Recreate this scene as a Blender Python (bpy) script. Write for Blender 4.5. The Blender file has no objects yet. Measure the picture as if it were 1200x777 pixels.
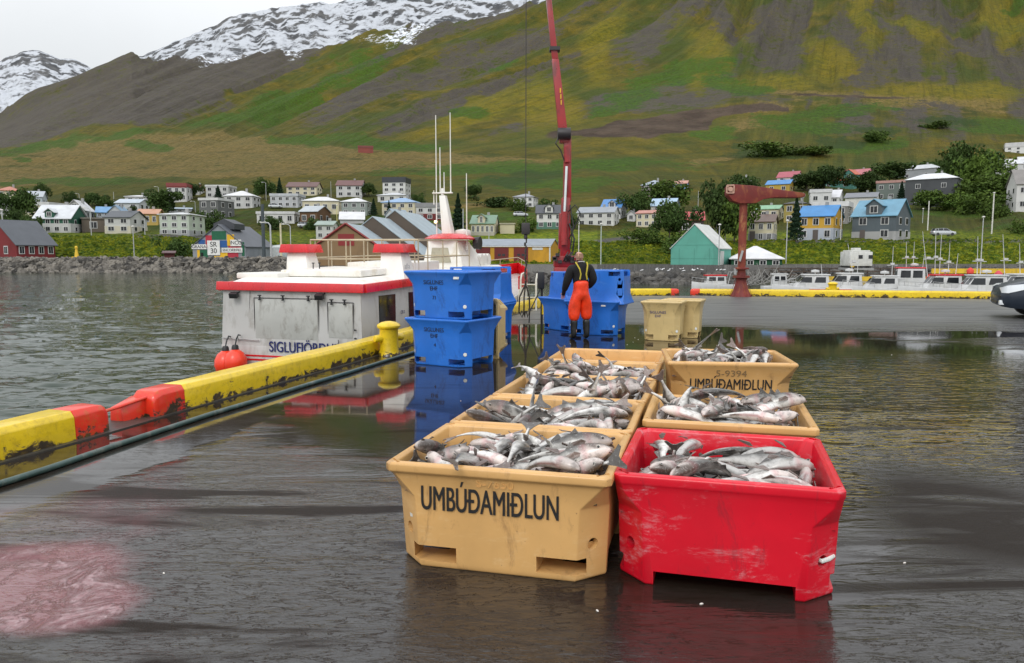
import bpy, bmesh, math, random
import numpy as np
from mathutils import Vector, Matrix, Quaternion, Euler
R = math.radians
sc = bpy.context.scene
col = sc.collection
random.seed(7)

# ---------------------------------------------------------------- camera
F = 894.24; PITCH = 0.1017; H = 1.757
cam_d = bpy.data.cameras.new('camera'); cam = bpy.data.objects.new('camera', cam_d); col.objects.link(cam)
cam.location = (0, 0, H); cam.rotation_euler = (math.pi/2 - PITCH, 0, 0)
cam_d.sensor_width = 36; cam_d.lens = F*36/1200; cam_d.clip_start = .1; cam_d.clip_end = 12000
sc.camera = cam
# ---------------------------------------------------------------- light: bright overcast, sun behind cloud behind the viewer
SUN_EL, SUN_AZ = R(42), R(200)
w = bpy.data.worlds.new('World'); sc.world = w; w.use_nodes = True
nt = w.node_tree; N = nt.nodes; N.clear()
def nn(t, **k):
    n = N.new(t)
    for a, b in k.items(): setattr(n, a, b)
    return n
def lk(a, b): nt.links.new(a, b)
sky = nn('ShaderNodeTexSky', sky_type='NISHITA', sun_disc=False, sun_elevation=SUN_EL, sun_rotation=SUN_AZ)
tc = nn('ShaderNodeTexCoord')
sepz = nn('ShaderNodeSeparateXYZ'); lk(tc.outputs['Generated'], sepz.inputs[0])
rz = nn('ShaderNodeValToRGB'); lk(sepz.outputs[2], rz.inputs[0])     # overcast: paler at the horizon, brighter overhead
rz.color_ramp.elements[0].position = 0.0; rz.color_ramp.elements[0].color = (.42, .432, .437, 1)
rz.color_ramp.elements[1].position = .85; rz.color_ramp.elements[1].color = (.62, .64, .68, 1)
rz.color_ramp.elements.new(.20).color = (.43, .443, .45, 1)
rz.color_ramp.elements.new(.36).color = (.60, .615, .63, 1)
dot = nn('ShaderNodeVectorMath', operation='DOT_PRODUCT'); lk(tc.outputs['Generated'], dot.inputs[0])
dot.inputs[1].default_value = (math.sin(SUN_AZ)*math.cos(SUN_EL), math.cos(SUN_AZ)*math.cos(SUN_EL), math.sin(SUN_EL))
mr = nn('ShaderNodeMapRange'); lk(dot.outputs['Value'], mr.inputs[0]); mr.inputs[1].default_value = -.3; mr.inputs[2].default_value = 1; mr.inputs[3].default_value = 19.2; mr.inputs[4].default_value = 27
ns = nn('ShaderNodeTexNoise'); lk(tc.outputs['Generated'], ns.inputs[0]); ns.inputs['Scale'].default_value = 2.6; ns.inputs['Detail'].default_value = 5
mn = nn('ShaderNodeMapRange'); lk(ns.outputs[0], mn.inputs[0]); mn.inputs[1].default_value = .3; mn.inputs[2].default_value = .7; mn.inputs[3].default_value = .93; mn.inputs[4].default_value = 1.07
m1 = nn('ShaderNodeMath', operation='MULTIPLY'); lk(mr.outputs[0], m1.inputs[0]); lk(mn.outputs[0], m1.inputs[1])
vs = nn('ShaderNodeVectorMath', operation='SCALE'); lk(rz.outputs[0], vs.inputs[0]); lk(m1.outputs[0], vs.inputs['Scale'])
mx = nn('ShaderNodeMixRGB'); mx.inputs[0].default_value = .93; lk(sky.outputs[0], mx.inputs[1]); lk(vs.outputs[0], mx.inputs[2])
bg = nn('ShaderNodeBackground'); bg.inputs['Strength'].default_value = .10; lk(mx.outputs[0], bg.inputs[0])
wo = nn('ShaderNodeOutputWorld'); lk(bg.outputs[0], wo.inputs[0])
sd = bpy.data.lights.new('sun', 'SUN'); so = bpy.data.objects.new('sun', sd); col.objects.link(so)
sd.energy = 1.0; sd.angle = R(16); sd.color = (1, .97, .92)
so.rotation_euler = Vector((math.sin(SUN_AZ)*math.cos(SUN_EL), math.cos(SUN_AZ)*math.cos(SUN_EL), math.sin(SUN_EL))).to_track_quat('Z', 'Y').to_euler()
vsn = sc.view_settings; sc.display_settings.display_device = 'sRGB'
vsn.view_transform = 'Standard'; vsn.look = 'None'; vsn.gamma = 1; vsn.use_curve_mapping = False; vsn.exposure = 0.0

# ---------------------------------------------------------------- measuring helpers
CP, SP = math.cos(PITCH), math.sin(PITCH)
def ray(px, py):
    u = (px-600)/F; v = (388.5-py)/F
    return Vector((u, CP+v*SP, -SP+v*CP))
def G(px, py, z=0.0):
    d = ray(px, py); return Vector((0, 0, H)) + d*((z-H)/d.z)
def at(px, py, Y):
    d = ray(px, py); return Vector((0, 0, H)) + d*(Y/d.y)
def elev(py):
    v = (388.5-py)/F; return (-SP+v*CP)/(CP+v*SP)

# ---------------------------------------------------------------- object helpers
def tag(o, label=None, cat=None, group=None, kind=None):
    if label: o['label'] = label
    if cat: o['category'] = cat
    if group: o['group'] = group
    if kind: o['kind'] = kind
    return o
def empty(name, loc, rz=0, label=None, cat=None, group=None):
    o = bpy.data.objects.new(name, None); col.objects.link(o)
    o.location = loc; o.rotation_euler = (0, 0, rz); o.empty_display_size = .2
    return tag(o, label, cat, group)
def copy_tree(o, parent=None):
    c = o.copy(); col.objects.link(c); c.parent = parent
    for k in ('label',):
        pass
    for ch in list(o.children): copy_tree(ch, c)
    return c
class MB:
    def __init__(s): s.v = []; s.f = []; s.m = []; s.M = Matrix.Identity(4)
    def add(s, vs, fs, mi=0):
        b = len(s.v); s.v += [tuple(s.M @ Vector(p)) for p in vs]
        s.f += [tuple(b+i for i in f) for f in fs]; s.m += [mi]*len(fs); return s
    def box(s, c, d, rot=None, mi=0):
        x, y, z = d[0]/2, d[1]/2, d[2]/2
        vs = [Vector((i*x, j*y, k*z)) for i in (-1, 1) for j in (-1, 1) for k in (-1, 1)]
        if rot is not None: vs = [Euler(rot).to_matrix() @ v for v in vs]
        vs = [v+Vector(c) for v in vs]
        return s.add(vs, [(0, 1, 3, 2), (4, 6, 7, 5), (0, 4, 5, 1), (2, 3, 7, 6), (0, 2, 6, 4), (1, 5, 7, 3)], mi)
    def box2(s, a, b, mi=0):
        return s.box([(a[i]+b[i])/2 for i in range(3)], [abs(b[i]-a[i]) for i in range(3)], None, mi)
    def loft(s, rings, mi=0, caps=True, closed=True):
        n = len(rings[0]); vs = [p for r in rings for p in r]; fs = []
        for i in range(len(rings)-1):
            for j in range(n if closed else n-1):
                a = i*n+j; b = i*n+(j+1) % n
                fs.append((a, b, b+n, a+n))
        if caps: fs.append(tuple(range(n-1, -1, -1))); fs.append(tuple((len(rings)-1)*n+j for j in range(n)))
        return s.add(vs, fs, mi)
    def prism(s, poly, axis, a, b, mi=0):
        """poly: 2D pts; axis 'x','y','z' extrusion a..b"""
        def P(p, t):
            return {'x': (t, p[0], p[1]), 'y': (p[0], t, p[1]), 'z': (p[0], p[1], t)}[axis]
        return s.loft([[P(p, a) for p in poly], [P(p, b) for p in poly]], mi)
    def tube(s, pts, r, n=8, mi=0, caps=True):
        pts = [Vector(p) for p in pts]; rings = []
        rr = r if isinstance(r, (list, tuple)) else [r]*len(pts)
        up = None
        for i, p in enumerate(pts):
            t = (pts[min(i+1, len(pts)-1)]-pts[max(i-1, 0)]).normalized()
            if up is None: up = Vector((0, 0, 1)) if abs(t.z) < .9 else Vector((1, 0, 0))
            x = t.cross(up).normalized(); y = x.cross(t).normalized(); up = y
            rings.append([p+(x*math.cos(2*math.pi*k/n)+y*math.sin(2*math.pi*k/n))*rr[i] for k in range(n)])
        return s.loft(rings, mi, caps)
    def lathe(s, prof, n=20, c=(0, 0, 0), mi=0):
        rings = [[(c[0]+r*math.cos(2*math.pi*k/n), c[1]+r*math.sin(2*math.pi*k/n), c[2]+z) for k in range(n)] for r, z in prof]
        return s.loft(rings, mi)
    def quad(s, a, b, c, d, mi=0): return s.add([a, b, c, d], [(0, 1, 2, 3)], mi)
    def mesh(s, name, mats, smooth=False, bevel=0, fix=True):
        me = bpy.data.meshes.new(name); me.from_pydata(s.v, [], s.f)
        for m in (mats if isinstance(mats, (list, tuple)) else [mats]): me.materials.append(m)
        me.polygons.foreach_set('material_index', s.m)
        if fix or bevel:
            bm = bmesh.new(); bm.from_mesh(me)
            if fix: bmesh.ops.recalc_face_normals(bm, faces=bm.faces)
            if bevel:
                es = [e for e in bm.edges if len(e.link_faces) == 2 and e.calc_face_angle(0) > .45]
                bmesh.ops.bevel(bm, geom=es, offset=bevel, segments=2, affect='EDGES', profile=.6, clamp_overlap=True)
            bm.to_mesh(me); bm.free()
        if smooth:
            me.polygons.foreach_set('use_smooth', [True]*len(me.polygons))
            try: me.set_sharp_from_angle(angle=R(smooth if smooth > 1 else 40))
            except Exception: pass
        me.update(); return me
    def build(s, name, mats, parent=None, smooth=False, bevel=0, fix=True):
        o = bpy.data.objects.new(name, s.mesh(name, mats, smooth, bevel, fix)); col.objects.link(o); o.parent = parent
        return o

# ---------------------------------------------------------------- materials
MATS = {}
class NT:
    def __init__(s, name):
        s.m = bpy.data.materials.new(name); s.m.use_nodes = True; s.t = s.m.node_tree
        s.b = s.t.nodes['Principled BSDF']; s._tc = None
    def n(s, t, **k):
        n = s.t.nodes.new(t)
        for a, b in k.items(): setattr(n, a, b)
        return n
    def l(s, a, b): s.t.links.new(a, b)
    def tc(s, w='Object'):
        if not s._tc: s._tc = s.n('ShaderNodeTexCoord')
        return s._tc.outputs[w]
    def mapped(s, scale=(1, 1, 1), rot=(0, 0, 0), src=None):
        m = s.n('ShaderNodeMapping'); s.l(src or s.tc(), m.inputs[0]); m.inputs['Scale'].default_value = scale; m.inputs['Rotation'].default_value = rot
        return m.outputs[0]
    def noise(s, scale=5, detail=4, rough=.55, vec=None, dist=0):
        n = s.n('ShaderNodeTexNoise'); s.l(vec or s.tc(), n.inputs[0]); n.inputs['Scale'].default_value = scale
        n.inputs['Detail'].default_value = detail; n.inputs['Roughness'].default_value = rough; n.inputs['Distortion'].default_value = dist
        return n.outputs[0]
    def rng(s, v, a, b, c=0, d=1, smooth=False):
        m = s.n('ShaderNodeMapRange'); s.l(v, m.inputs[0])
        if smooth: m.interpolation_type = 'SMOOTHSTEP'
        for i, x in enumerate((a, b, c, d)): m.inputs[i+1].default_value = x
        return m.outputs[0]
    def math(s, op, a, b=None):
        m = s.n('ShaderNodeMath', operation=op)
        for i, x in enumerate((a, b)):
            if x is None: continue
            if isinstance(x, (int, float)): m.inputs[i].default_value = x
            else: s.l(x, m.inputs[i])
        return m.outputs[0]
    def mix(s, fac, a, b, mode='MIX'):
        m = s.n('ShaderNodeMixRGB', blend_type=mode)
        for i, x in enumerate((fac, a, b)):
            if isinstance(x, (int, float)): m.inputs[i].default_value = x
            elif isinstance(x, (tuple, list)): m.inputs[i].default_value = (*x[:3], 1)
            else: s.l(x, m.inputs[i])
        return m.outputs[0]
    def color(s, v): s.l(v, s.b.inputs['Base Color'])
    def rough(s, v):
        if isinstance(v, (int, float)): s.b.inputs['Roughness'].default_value = v
        else: s.l(v, s.b.inputs['Roughness'])
    def bump(s, h, strength=.3, dist=.02):
        b = s.n('ShaderNodeBump'); b.inputs['Strength'].default_value = strength; b.inputs['Distance'].default_value = dist
        s.l(h, b.inputs['Height']); s.l(b.outputs[0], s.b.inputs['Normal']); return b
def mat(name, c, rough=.6, var=.18, scale=3, bump=0, bscale=40, metal=0, coat=0, dirt=None, dirt_amt=.0, dscale=2.5, tl=False):
    """paint / plastic / wall: base colour with soft variation, optional dirt blotches and grain"""
    if name in MATS: return MATS[name]
    t = NT(name)
    n = t.noise(scale, 5)
    k = t.rng(n, .3, .7, 1-var, 1+var*.5)
    cc = t.mix(1, c, (1, 1, 1), 'MULTIPLY')
    m = t.n('ShaderNodeVectorMath', operation='SCALE'); t.l(cc, m.inputs[0]); t.l(k, m.inputs['Scale'])
    out = m.outputs[0]
    if dirt is not None:
        d = t.noise(dscale, 8, .68, t.mapped((1, 1, .45)), .4)
        out = t.mix(t.rng(d, .52, .66, 0, dirt_amt), out, dirt)
    t.color(out); t.rough(t.rng(t.noise(scale*2, 3), .3, .7, max(.02, rough-.08), min(1, rough+.08)))
    t.b.inputs['Metallic'].default_value = metal; t.b.inputs['Coat Weight'].default_value = coat; t.b.inputs['Coat Roughness'].default_value = .12
    if bump: t.bump(t.noise(bscale, 5, .6), bump, .01)
    MATS[name] = t.m; return t.m
# 2D value noise for the terrain (numpy)
def vnoise(x, y, seed=0):
    xi = np.floor(x).astype(np.int64); yi = np.floor(y).astype(np.int64); xf = x-xi; yf = y-yi
    u = xf*xf*(3-2*xf); v = yf*yf*(3-2*yf)
    def h(a, b):
        n = (a*374761393 + b*668265263 + seed*1442695041) & 0xffffffff
        n = ((n ^ (n >> 13))*1274126177) & 0xffffffff
        return ((n ^ (n >> 16)) & 0xffff)/65535.0
    return (h(xi, yi)*(1-u)+h(xi+1, yi)*u)*(1-v)+(h(xi, yi+1)*(1-u)+h(xi+1, yi+1)*u)*v
def fbm(x, y, o=5, seed=0, g=.5):
    s = 0; a = 1; t = 0
    for i in range(o): s = s+a*vnoise(x*2**i+i*17.3, y*2**i-i*9.1, seed+i); t += a; a *= g
    return s/t
# ---------------------------------------------------------------- terrain: flat waterfront, grassy bank, village shelf, mountain
SHORE_X = [-900, 325, 420, 600, 860, 960, 1800]; SHORE_Y = [104, 104, 92, 66, 64, 100, 104]
def colval(px, xs, ys): return np.interp(px, xs, ys)
BANKTOP = ([-500, 0, 200, 330, 450, 560, 700, 790, 900, 1000, 1200, 1700], [276, 276, 277, 286, 286, 284, 284, 283, 283, 281.5, 281, 281])
R_X = [-700, -200, 0, 60, 100, 125, 165, 235, 340, 440, 560, 660, 760, 900, 1000, 1200, 1500, 2200]
R_Y = [210, 182, 145, 112, 95, 84, 71, 74, 68, 44, 22, 0, -18, -34, -42, -46, -30, 40]
R_D = [1500, 1500, 1500, 1500, 1500, 1500, 1500, 1450, 1400, 1300, 1200, 1150, 1100, 1050, 1000, 1000, 1000, 1000]
def terr_ys(px, Y):
    """screen height of the ground for column px at distance Y (numpy)"""
    px = np.asarray(px, float); Y = np.asarray(Y, float)
    yb = np.interp(px, *BANKTOP)
    keysY = [128, 150, 180, 215, 260, 320, 390, 470]
    right = np.clip((px-1130)/60, 0, 1)
    vals = [297.0+1.757*F/128, yb, yb-8-16*right, 256-10*right+0*px, 239-4*right+0*px, 217+0*px, 200+0*px, 183-14*np.clip((px-700)/300, 0, 1)]
    yr = np.interp(px, R_X, R_Y); dr = np.interp(px, R_X, R_D)
    out = np.full(np.broadcast(px, Y).shape, 0.0)
    Yb = np.broadcast_to(Y, out.shape)
    for i in range(len(keysY)-1):
        m = (Yb >= keysY[i]) & (Yb < keysY[i+1]); k = (Yb-keysY[i])/(keysY[i+1]-keysY[i])
        if i == 0: k = k*k*(3-2*k)
        out = np.where(m, vals[i]*(1-k)+vals[i+1]*k, out)
    k = np.clip((Yb-470)/(dr-470), 0, 1)
    out = np.where(Yb >= 470, vals[-1]*(1-k)+yr*k, out)
    return out, yr, dr
def elev_np(y):
    v = (388.5-y)/F; return (-SP+v*CP)/(CP+v*SP)
def terr_z(px, Y, detail=True):
    px = np.asarray(px, float); Y = np.asarray(Y, float)
    ys, yr, dr = terr_ys(px, Y)
    z = H+Y*elev_np(ys)
    sh = np.interp(px, SHORE_X, SHORE_Y)
    zf = np.clip((Y-sh)/3.0, 0, 1)*1.9-1.9
    zf = zf+np.clip((Y-sh-3)/40, 0, 1)*0.02
    z = np.where(Y < 128, zf, z)
    z = np.where(Y < sh, -3.5, z)
    over = np.clip((Y-dr)/400, 0, None)
    zr = H+dr*elev_np(yr)
    z = np.where(Y > dr, zr-(Y-dr)*.35, z)
    if detail:
        up = np.clip((np.interp(px, [550, 800], [185, 118])-ys)/60, 0, 1)*(Y > 200); X = (px-600)/F*Y
        kk = np.interp(px, [0, 500, 700, 850, 1000, 1200], [2.4, 2.1, 1.4, .3, .0, -.4])
        u = (px+kk*ys)
        rid = 1-np.abs(2*fbm(u/46.0, ys/150.0, 5, 3)-1)
        rid2 = 1-np.abs(2*fbm(u/17.0, ys/90.0, 3, 11)-1)
        z = z+up*(Y*.030*(rid-.7)+Y*.013*(rid2-.7)) + np.clip((Y-150)/300, 0, 1)*(fbm(X/60, Y/60, 4, 5)-.5)*np.minimum(Y*.008, 6)
        z = z+np.where(Y > 131, (fbm(X/5, Y/5, 3, 8)-.5)*.8*np.clip((Y-131)/9, 0, 1), 0)
        # roadside ledge running along the hill, following the dark earth cut below the scree
        led = np.exp(-((ys-np.interp(px, [600, 700, 800, 870, 960, 1200], [166, 152, 134, 124, 116, 114]))/5.0)**2)*np.clip((px-650)/80, 0, 1)
        z = z+led*Y*.002
    return z
def ell(px, ys, cx, cy, rx, ry, ang=0):
    a = math.radians(ang); dx = px-cx; dy = ys-cy
    u = (dx*math.cos(a)+dy*math.sin(a))/rx; v = (-dx*math.sin(a)+dy*math.cos(a))/ry
    return np.clip(1.25-(u*u+v*v)*.9, 0, 1)
def poly_mask(px, ys, top, bot, soft=6):
    xs = [p[0] for p in top]; t = np.interp(px, xs, [p[1] for p in top]); b = np.interp(px, [p[0] for p in bot], [p[1] for p in bot])
    return np.clip((ys-t)/soft+.5, 0, 1)*np.clip((b-ys)/soft+.5, 0, 1)
def build_terrain():
    cols_ = np.concatenate([np.arange(-700, -40, 8.0), np.arange(-40, 1240, 2.5), np.arange(1240, 2105, 8.0)])
    Ys = np.concatenate([np.arange(58, 128, 2.5), np.arange(128, 152, 1.0), np.arange(152, 300, 2.5), np.arange(300, 480, 5.0), np.geomspace(480, 1500, 120), np.array([1550, 1700, 2000])])
    P, Y = np.meshgrid(cols_, Ys)
    Z = terr_z(P, Y); ys, yr, dr = terr_ys(P, Y)
    ys = np.where(Y < 128, 300, ys)
    X = (P-600)/F*Y*CP
    nr, nc = P.shape
    V = np.stack([X, Y, Z], -1).reshape(-1, 3)
    idx = np.arange(nr*nc).reshape(nr, nc)
    q = np.stack([idx[:-1, :-1], idx[:-1, 1:], idx[1:, 1:], idx[1:, :-1]], -1).reshape(-1, 4)
    me = bpy.data.meshes.new('hillside'); me.from_pydata(V.tolist(), [], q.tolist())
    me.polygons.foreach_set('use_smooth', [True]*len(me.polygons))
    wob = (fbm(P/40, ys/14, 4, 21)-.5)
    p2 = P+wob*50; y2 = ys+wob*14
    kk = np.interp(P, [0, 500, 700, 850, 1000, 1200], [2.4, 2.1, 1.4, .3, .0, -.4]); u = P+kk*ys
    streak = fbm(u/30.0, ys/120.0, 4, 31)
    # --- scree
    scree = np.clip((175-ys)/25, 0, 1)*np.clip((streak-.47)*6, 0, 1)*.78
    left = poly_mask(p2, y2, [(-700, 0), (0, 120), (165, 50), (300, 60), (440, 30)], [(-700, 260), (0, 178), (90, 158), (200, 148), (270, 122), (330, 92), (440, 48), (500, 20)])
    scree = np.maximum(scree*np.clip((P-300)/100, 0, 1), left*np.clip(.75+(streak-.5)*1.5, 0, 1))
    for e in [(760, 40, 60, 22, -50), (905, 45, 42, 55, 0), (1010, 55, 60, 60, 0), (1170, 75, 45, 30, 20), (870, 105, 45, 16, 10), (840, 30, 20, 40, 0), (1130, 60, 35, 14, 10), (520, 90, 80, 14, -28), (600, 70, 70, 12, -30), (1070, 20, 60, 30, 0)]:
        scree = np.maximum(scree, ell(p2, y2, *e)*.72)
    yel = np.zeros_like(ys)
    for e in [(820, 75, 26, 40, 0), (1000, 20, 16, 40, 0), (960, 75, 35, 22, 0), (1160, 25, 25, 40, -20), (1060, 40, 30, 12, 30), (560, 135, 90, 12, -22), (700, 60, 18, 50, 20), (890, 98, 60, 12, 0), (1100, 110, 120, 14, 0), (640, 130, 40, 30, 0)]:
        yel = np.maximum(yel, ell(p2, y2, *e))
    scree = scree*(1-.85*yel)
    # --- lush green
    lush = np.zeros_like(ys)
    for e in [(350, 118, 95, 16, -20), (420, 92, 50, 18, -20), (260, 140, 45, 9, -10), (70, 172, 60, 6, -8), (15, 184, 20, 5, 0), (150, 163, 40, 5, -10), (180, 170, 25, 5, 0), (545, 135, 24, 8, 0), (790, 88, 70, 15, -10), (740, 110, 45, 14, -25), (860, 102, 40, 12, 10), (590, 85, 25, 7, -8), (420, 165, 40, 9, 5), (360, 168, 40, 7, 0), (620, 196, 210, 9, -1),
              (960, 133, 90, 9, -6), (950, 150, 70, 9, 3), (1160, 148, 60, 10, 0), (835, 156, 32, 8, 0), (1190, 5, 25, 22, 0), (640, 215, 110, 7, 0), (1010, 170, 60, 8, -5), (480, 175, 60, 6, 0), (80, 212, 120, 5, 0), (700, 130, 22, 10, 0)]:
        lush = np.maximum(lush, ell(p2, y2, *e))
    bank = np.clip((ys-268)/6, 0, 1)*np.clip((Y-127)/4, 0, 1)
    lush = np.maximum(lush, bank*.75)
    lush = np.maximum(lush, np.clip((ys-240)/10, 0, 1)*.45)
    # --- tan, dry field
    tan = poly_mask(p2, y2, [(-700, 215), (0, 186), (100, 166), (190, 157), (260, 158), (350, 170), (450, 176), (640, 186), (700, 250)], [(-700, 250), (0, 222), (150, 212), (300, 205), (640, 192), (700, 150)], 4)
    for e in [(870, 128, 60, 7, -12), (1080, 123, 130, 7, 0), (870, 148, 30, 8, -20), (560, 238, 60, 4, 0), (830, 185, 50, 5, -10), (970, 112, 120, 5, 3), (1120, 132, 80, 3, 0)]:
        tan = np.maximum(tan, ell(p2, y2, *e)*.9)
    dark = poly_mask(p2, y2, [(600, 170), (660, 160), (760, 137), (870, 122), (900, 122), (940, 200)], [(600, 165), (720, 163), (800, 156), (860, 138), (930, 118)], 5)
    for e in [(985, 113, 90, 3, 2)]: dark = np.maximum(dark, ell(P, ys, *e)*.8)
    snow = np.zeros_like(ys)
    for e in [(265, 70, 45, 9, -5), (480, 38, 50, 7, -25), (330, 70, 40, 5, 0)]: snow = np.maximum(snow, ell(p2, y2, *e)*.55)
    grav = np.where(Y < 127.6, 1.0, 0.0)
    roads = np.zeros_like(ys)
    for (x0, x1, ya, yb_) in [(690, 765, 284, 276), (160, 240, 276, 279), (480, 520, 262, 264), (900, 1200, 283, 283)]:
        cy = np.interp(P, [x0, x1], [ya, yb_]); roads = np.maximum(roads, ((P > x0) & (P < x1))*np.clip(1.6-abs(ys-cy)/1.6, 0, 1))
    bushes = np.zeros_like(ys)
    for e in [(900, 178, 60, 9, 0), (880, 170, 35, 6, 0), (1030, 155, 25, 5, 0), (1100, 143, 40, 6, 0), (980, 167, 30, 6, 0), (640, 205, 40, 6, 0), (600, 213, 40, 6, 0)]: bushes = np.maximum(bushes, ell(p2, y2, *e))
    for nm, (a, b, c) in dict(zone_a=(lush, scree, tan), zone_b=(snow, np.maximum(dark, 0), np.maximum(grav, roads)), zone_c=(yel, bushes, np.clip((ys-268)/6, 0, 1)*(Y > 127))).items():
        ca = me.color_attributes.new(nm, 'FLOAT_COLOR', 'POINT')
        arr = np.stack([a, b, c, np.ones_like(a)], -1).reshape(-1); ca.data.foreach_set('color', arr.astype(np.float32))
    ca = me.color_attributes.new('flow', 'FLOAT_COLOR', 'POINT'); ca.data.foreach_set('color', np.stack([u/100, ys/100, P/100, np.ones_like(u)], -1).reshape(-1).astype(np.float32))
    o = bpy.data.objects.new('hillside', me); col.objects.link(o); tag(o, kind='structure')
    t = NT('hillside_ground')
    def att(nm):
        a = t.n('ShaderNodeAttribute', attribute_name=nm); s = t.n('ShaderNodeSeparateColor'); t.l(a.outputs['Color'], s.inputs[0]); return s.outputs
    A = att('zone_a'); B = att('zone_b'); Cc = att('zone_c')
    n1 = t.noise(.045, 8, .62); n2 = t.noise(.4, 6, .6); n3 = t.noise(.012, 6, .6); n4 = t.noise(1.6, 5, .6)
    nf = t.noise(.16, 9, .74)
    fa = t.n('ShaderNodeAttribute', attribute_name='flow'); fm_ = t.n('ShaderNodeMapping'); t.l(fa.outputs['Vector'], fm_.inputs[0]); fm_.inputs['Scale'].default_value = (1, .16, 0)
    fs = t.noise(26, 6, .62, fm_.outputs[0], .3); fs2 = t.noise(7, 5, .6, fm_.outputs[0], .3)
    base = t.mix(t.rng(n1, .35, .65), (.048, .054, .008), (.145, .106, .010))
    base = t.mix(t.rng(n3, .42, .6), base, (.055, .070, .010))
    base = t.mix(t.rng(n2, .45, .7, 0, .45), base, (.028, .036, .008))
    base = t.mix(t.math('MULTIPLY', Cc[0], t.rng(nf, .35, .6, .1, .7)), base, (.20, .158, .008))
    def edge(m, n, amp=.9, lo=.45, hi=.6):
        m0 = m; s = t.math('ADD', m, t.math('MULTIPLY', t.math('SUBTRACT', n, .5), amp)); s = t.math('ADD', s, t.math('MULTIPLY', t.math('SUBTRACT', nf, .5), 2.6)); return t.math('MULTIPLY', t.rng(s, lo-.12, hi+.12, 0, 1, True), t.rng(m0, .04, .30, 0, 1))
    tanc = t.mix(t.rng(n2, .35, .65), (.24, .165, .060), (.115, .085, .024))
    base = t.mix(t.rng(fs, .50, .66, 0, .4), base, (.03, .034, .008)); base = t.mix(t.rng(fs2, .5, .64, 0, .35), base, (.15, .12, .02))
    base = t.mix(t.math('MULTIPLY', edge(A[2], n1, 2.8, .38, .70), t.rng(nf, .35, .6, .95, .45)), base, tanc)
    scr = t.mix(t.rng(n4, .3, .7), (.052, .044, .037), (.112, .096, .080))
    scr = t.mix(t.rng(n1, .4, .7, 0, .5), scr, (.038, .034, .030)); scr = t.mix(t.rng(nf, .52, .66, 0, .6), scr, (.075, .072, .018))
    base = t.mix(edge(A[1], n1, 1.9, .4, .62), base, scr)
    lushc = t.mix(t.rng(n2, .35, .65), (.020, .052, .005), (.058, .11, .007))
    base = t.mix(t.math('MULTIPLY', edge(A[0], n1, 2.6, .40, .72), t.rng(n2, .3, .6, .6, 1)), base, lushc)
    bankc = t.mix(t.rng(t.noise(.9, 7, .7), .4, .62), (.030, .080, .004), (.24, .26, .008))
    base = t.mix(t.math('MULTIPLY', Cc[2], t.rng(n2, .25, .5)), base, bankc)
    base = t.mix(t.math('MULTIPLY', edge(Cc[1], n2, 1.4), .8), base, (.026, .050, .010))
    base = t.mix(t.rng(t.math('ADD', B[1], t.math('MULTIPLY', n2, .4)), .6, .85), base, t.mix(t.rng(n1, .4, .6), (.050, .034, .024), (.085, .06, .042)))
    base = t.mix(t.rng(t.noise(.55, 3, .6), .60, .66, 0, .75), base, (.030, .040, .010))
    gr = t.mix(t.rng(n4, .3, .7), (.10, .095, .085), (.17, .16, .145))
    base = t.mix(B[2], base, gr)
    base = t.mix(edge(B[0], t.noise(.12, 8, .7), 2.2), base, (.72, .75, .8))
    t.color(base); t.rough(.95); bnx = fs; t.b.inputs['Specular IOR Level'].default_value = .15
    bn = t.math('ADD', t.math('ADD', t.math('MULTIPLY', n2, .8), t.math('MULTIPLY', fs, 2.5)), t.math('MULTIPLY', n1, 4)); t.bump(bn, .9, 1.6)
    me.materials.append(t.m)
    return o
build_terrain()
def ground(px, yb, lo=129):
    """distance at which the hillside ground shows at screen height yb in column px -> point"""
    YY = np.linspace(lo, 700, 2300); ys, _, _ = terr_ys(np.full_like(YY, px), YY)
    i = int(np.argmax(ys <= yb)); Y = float(YY[i])
    return Y
def gz(X, Y): return float(terr_z(np.array([600+X/CP/Y*F]), np.array([Y]))[0])

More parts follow.
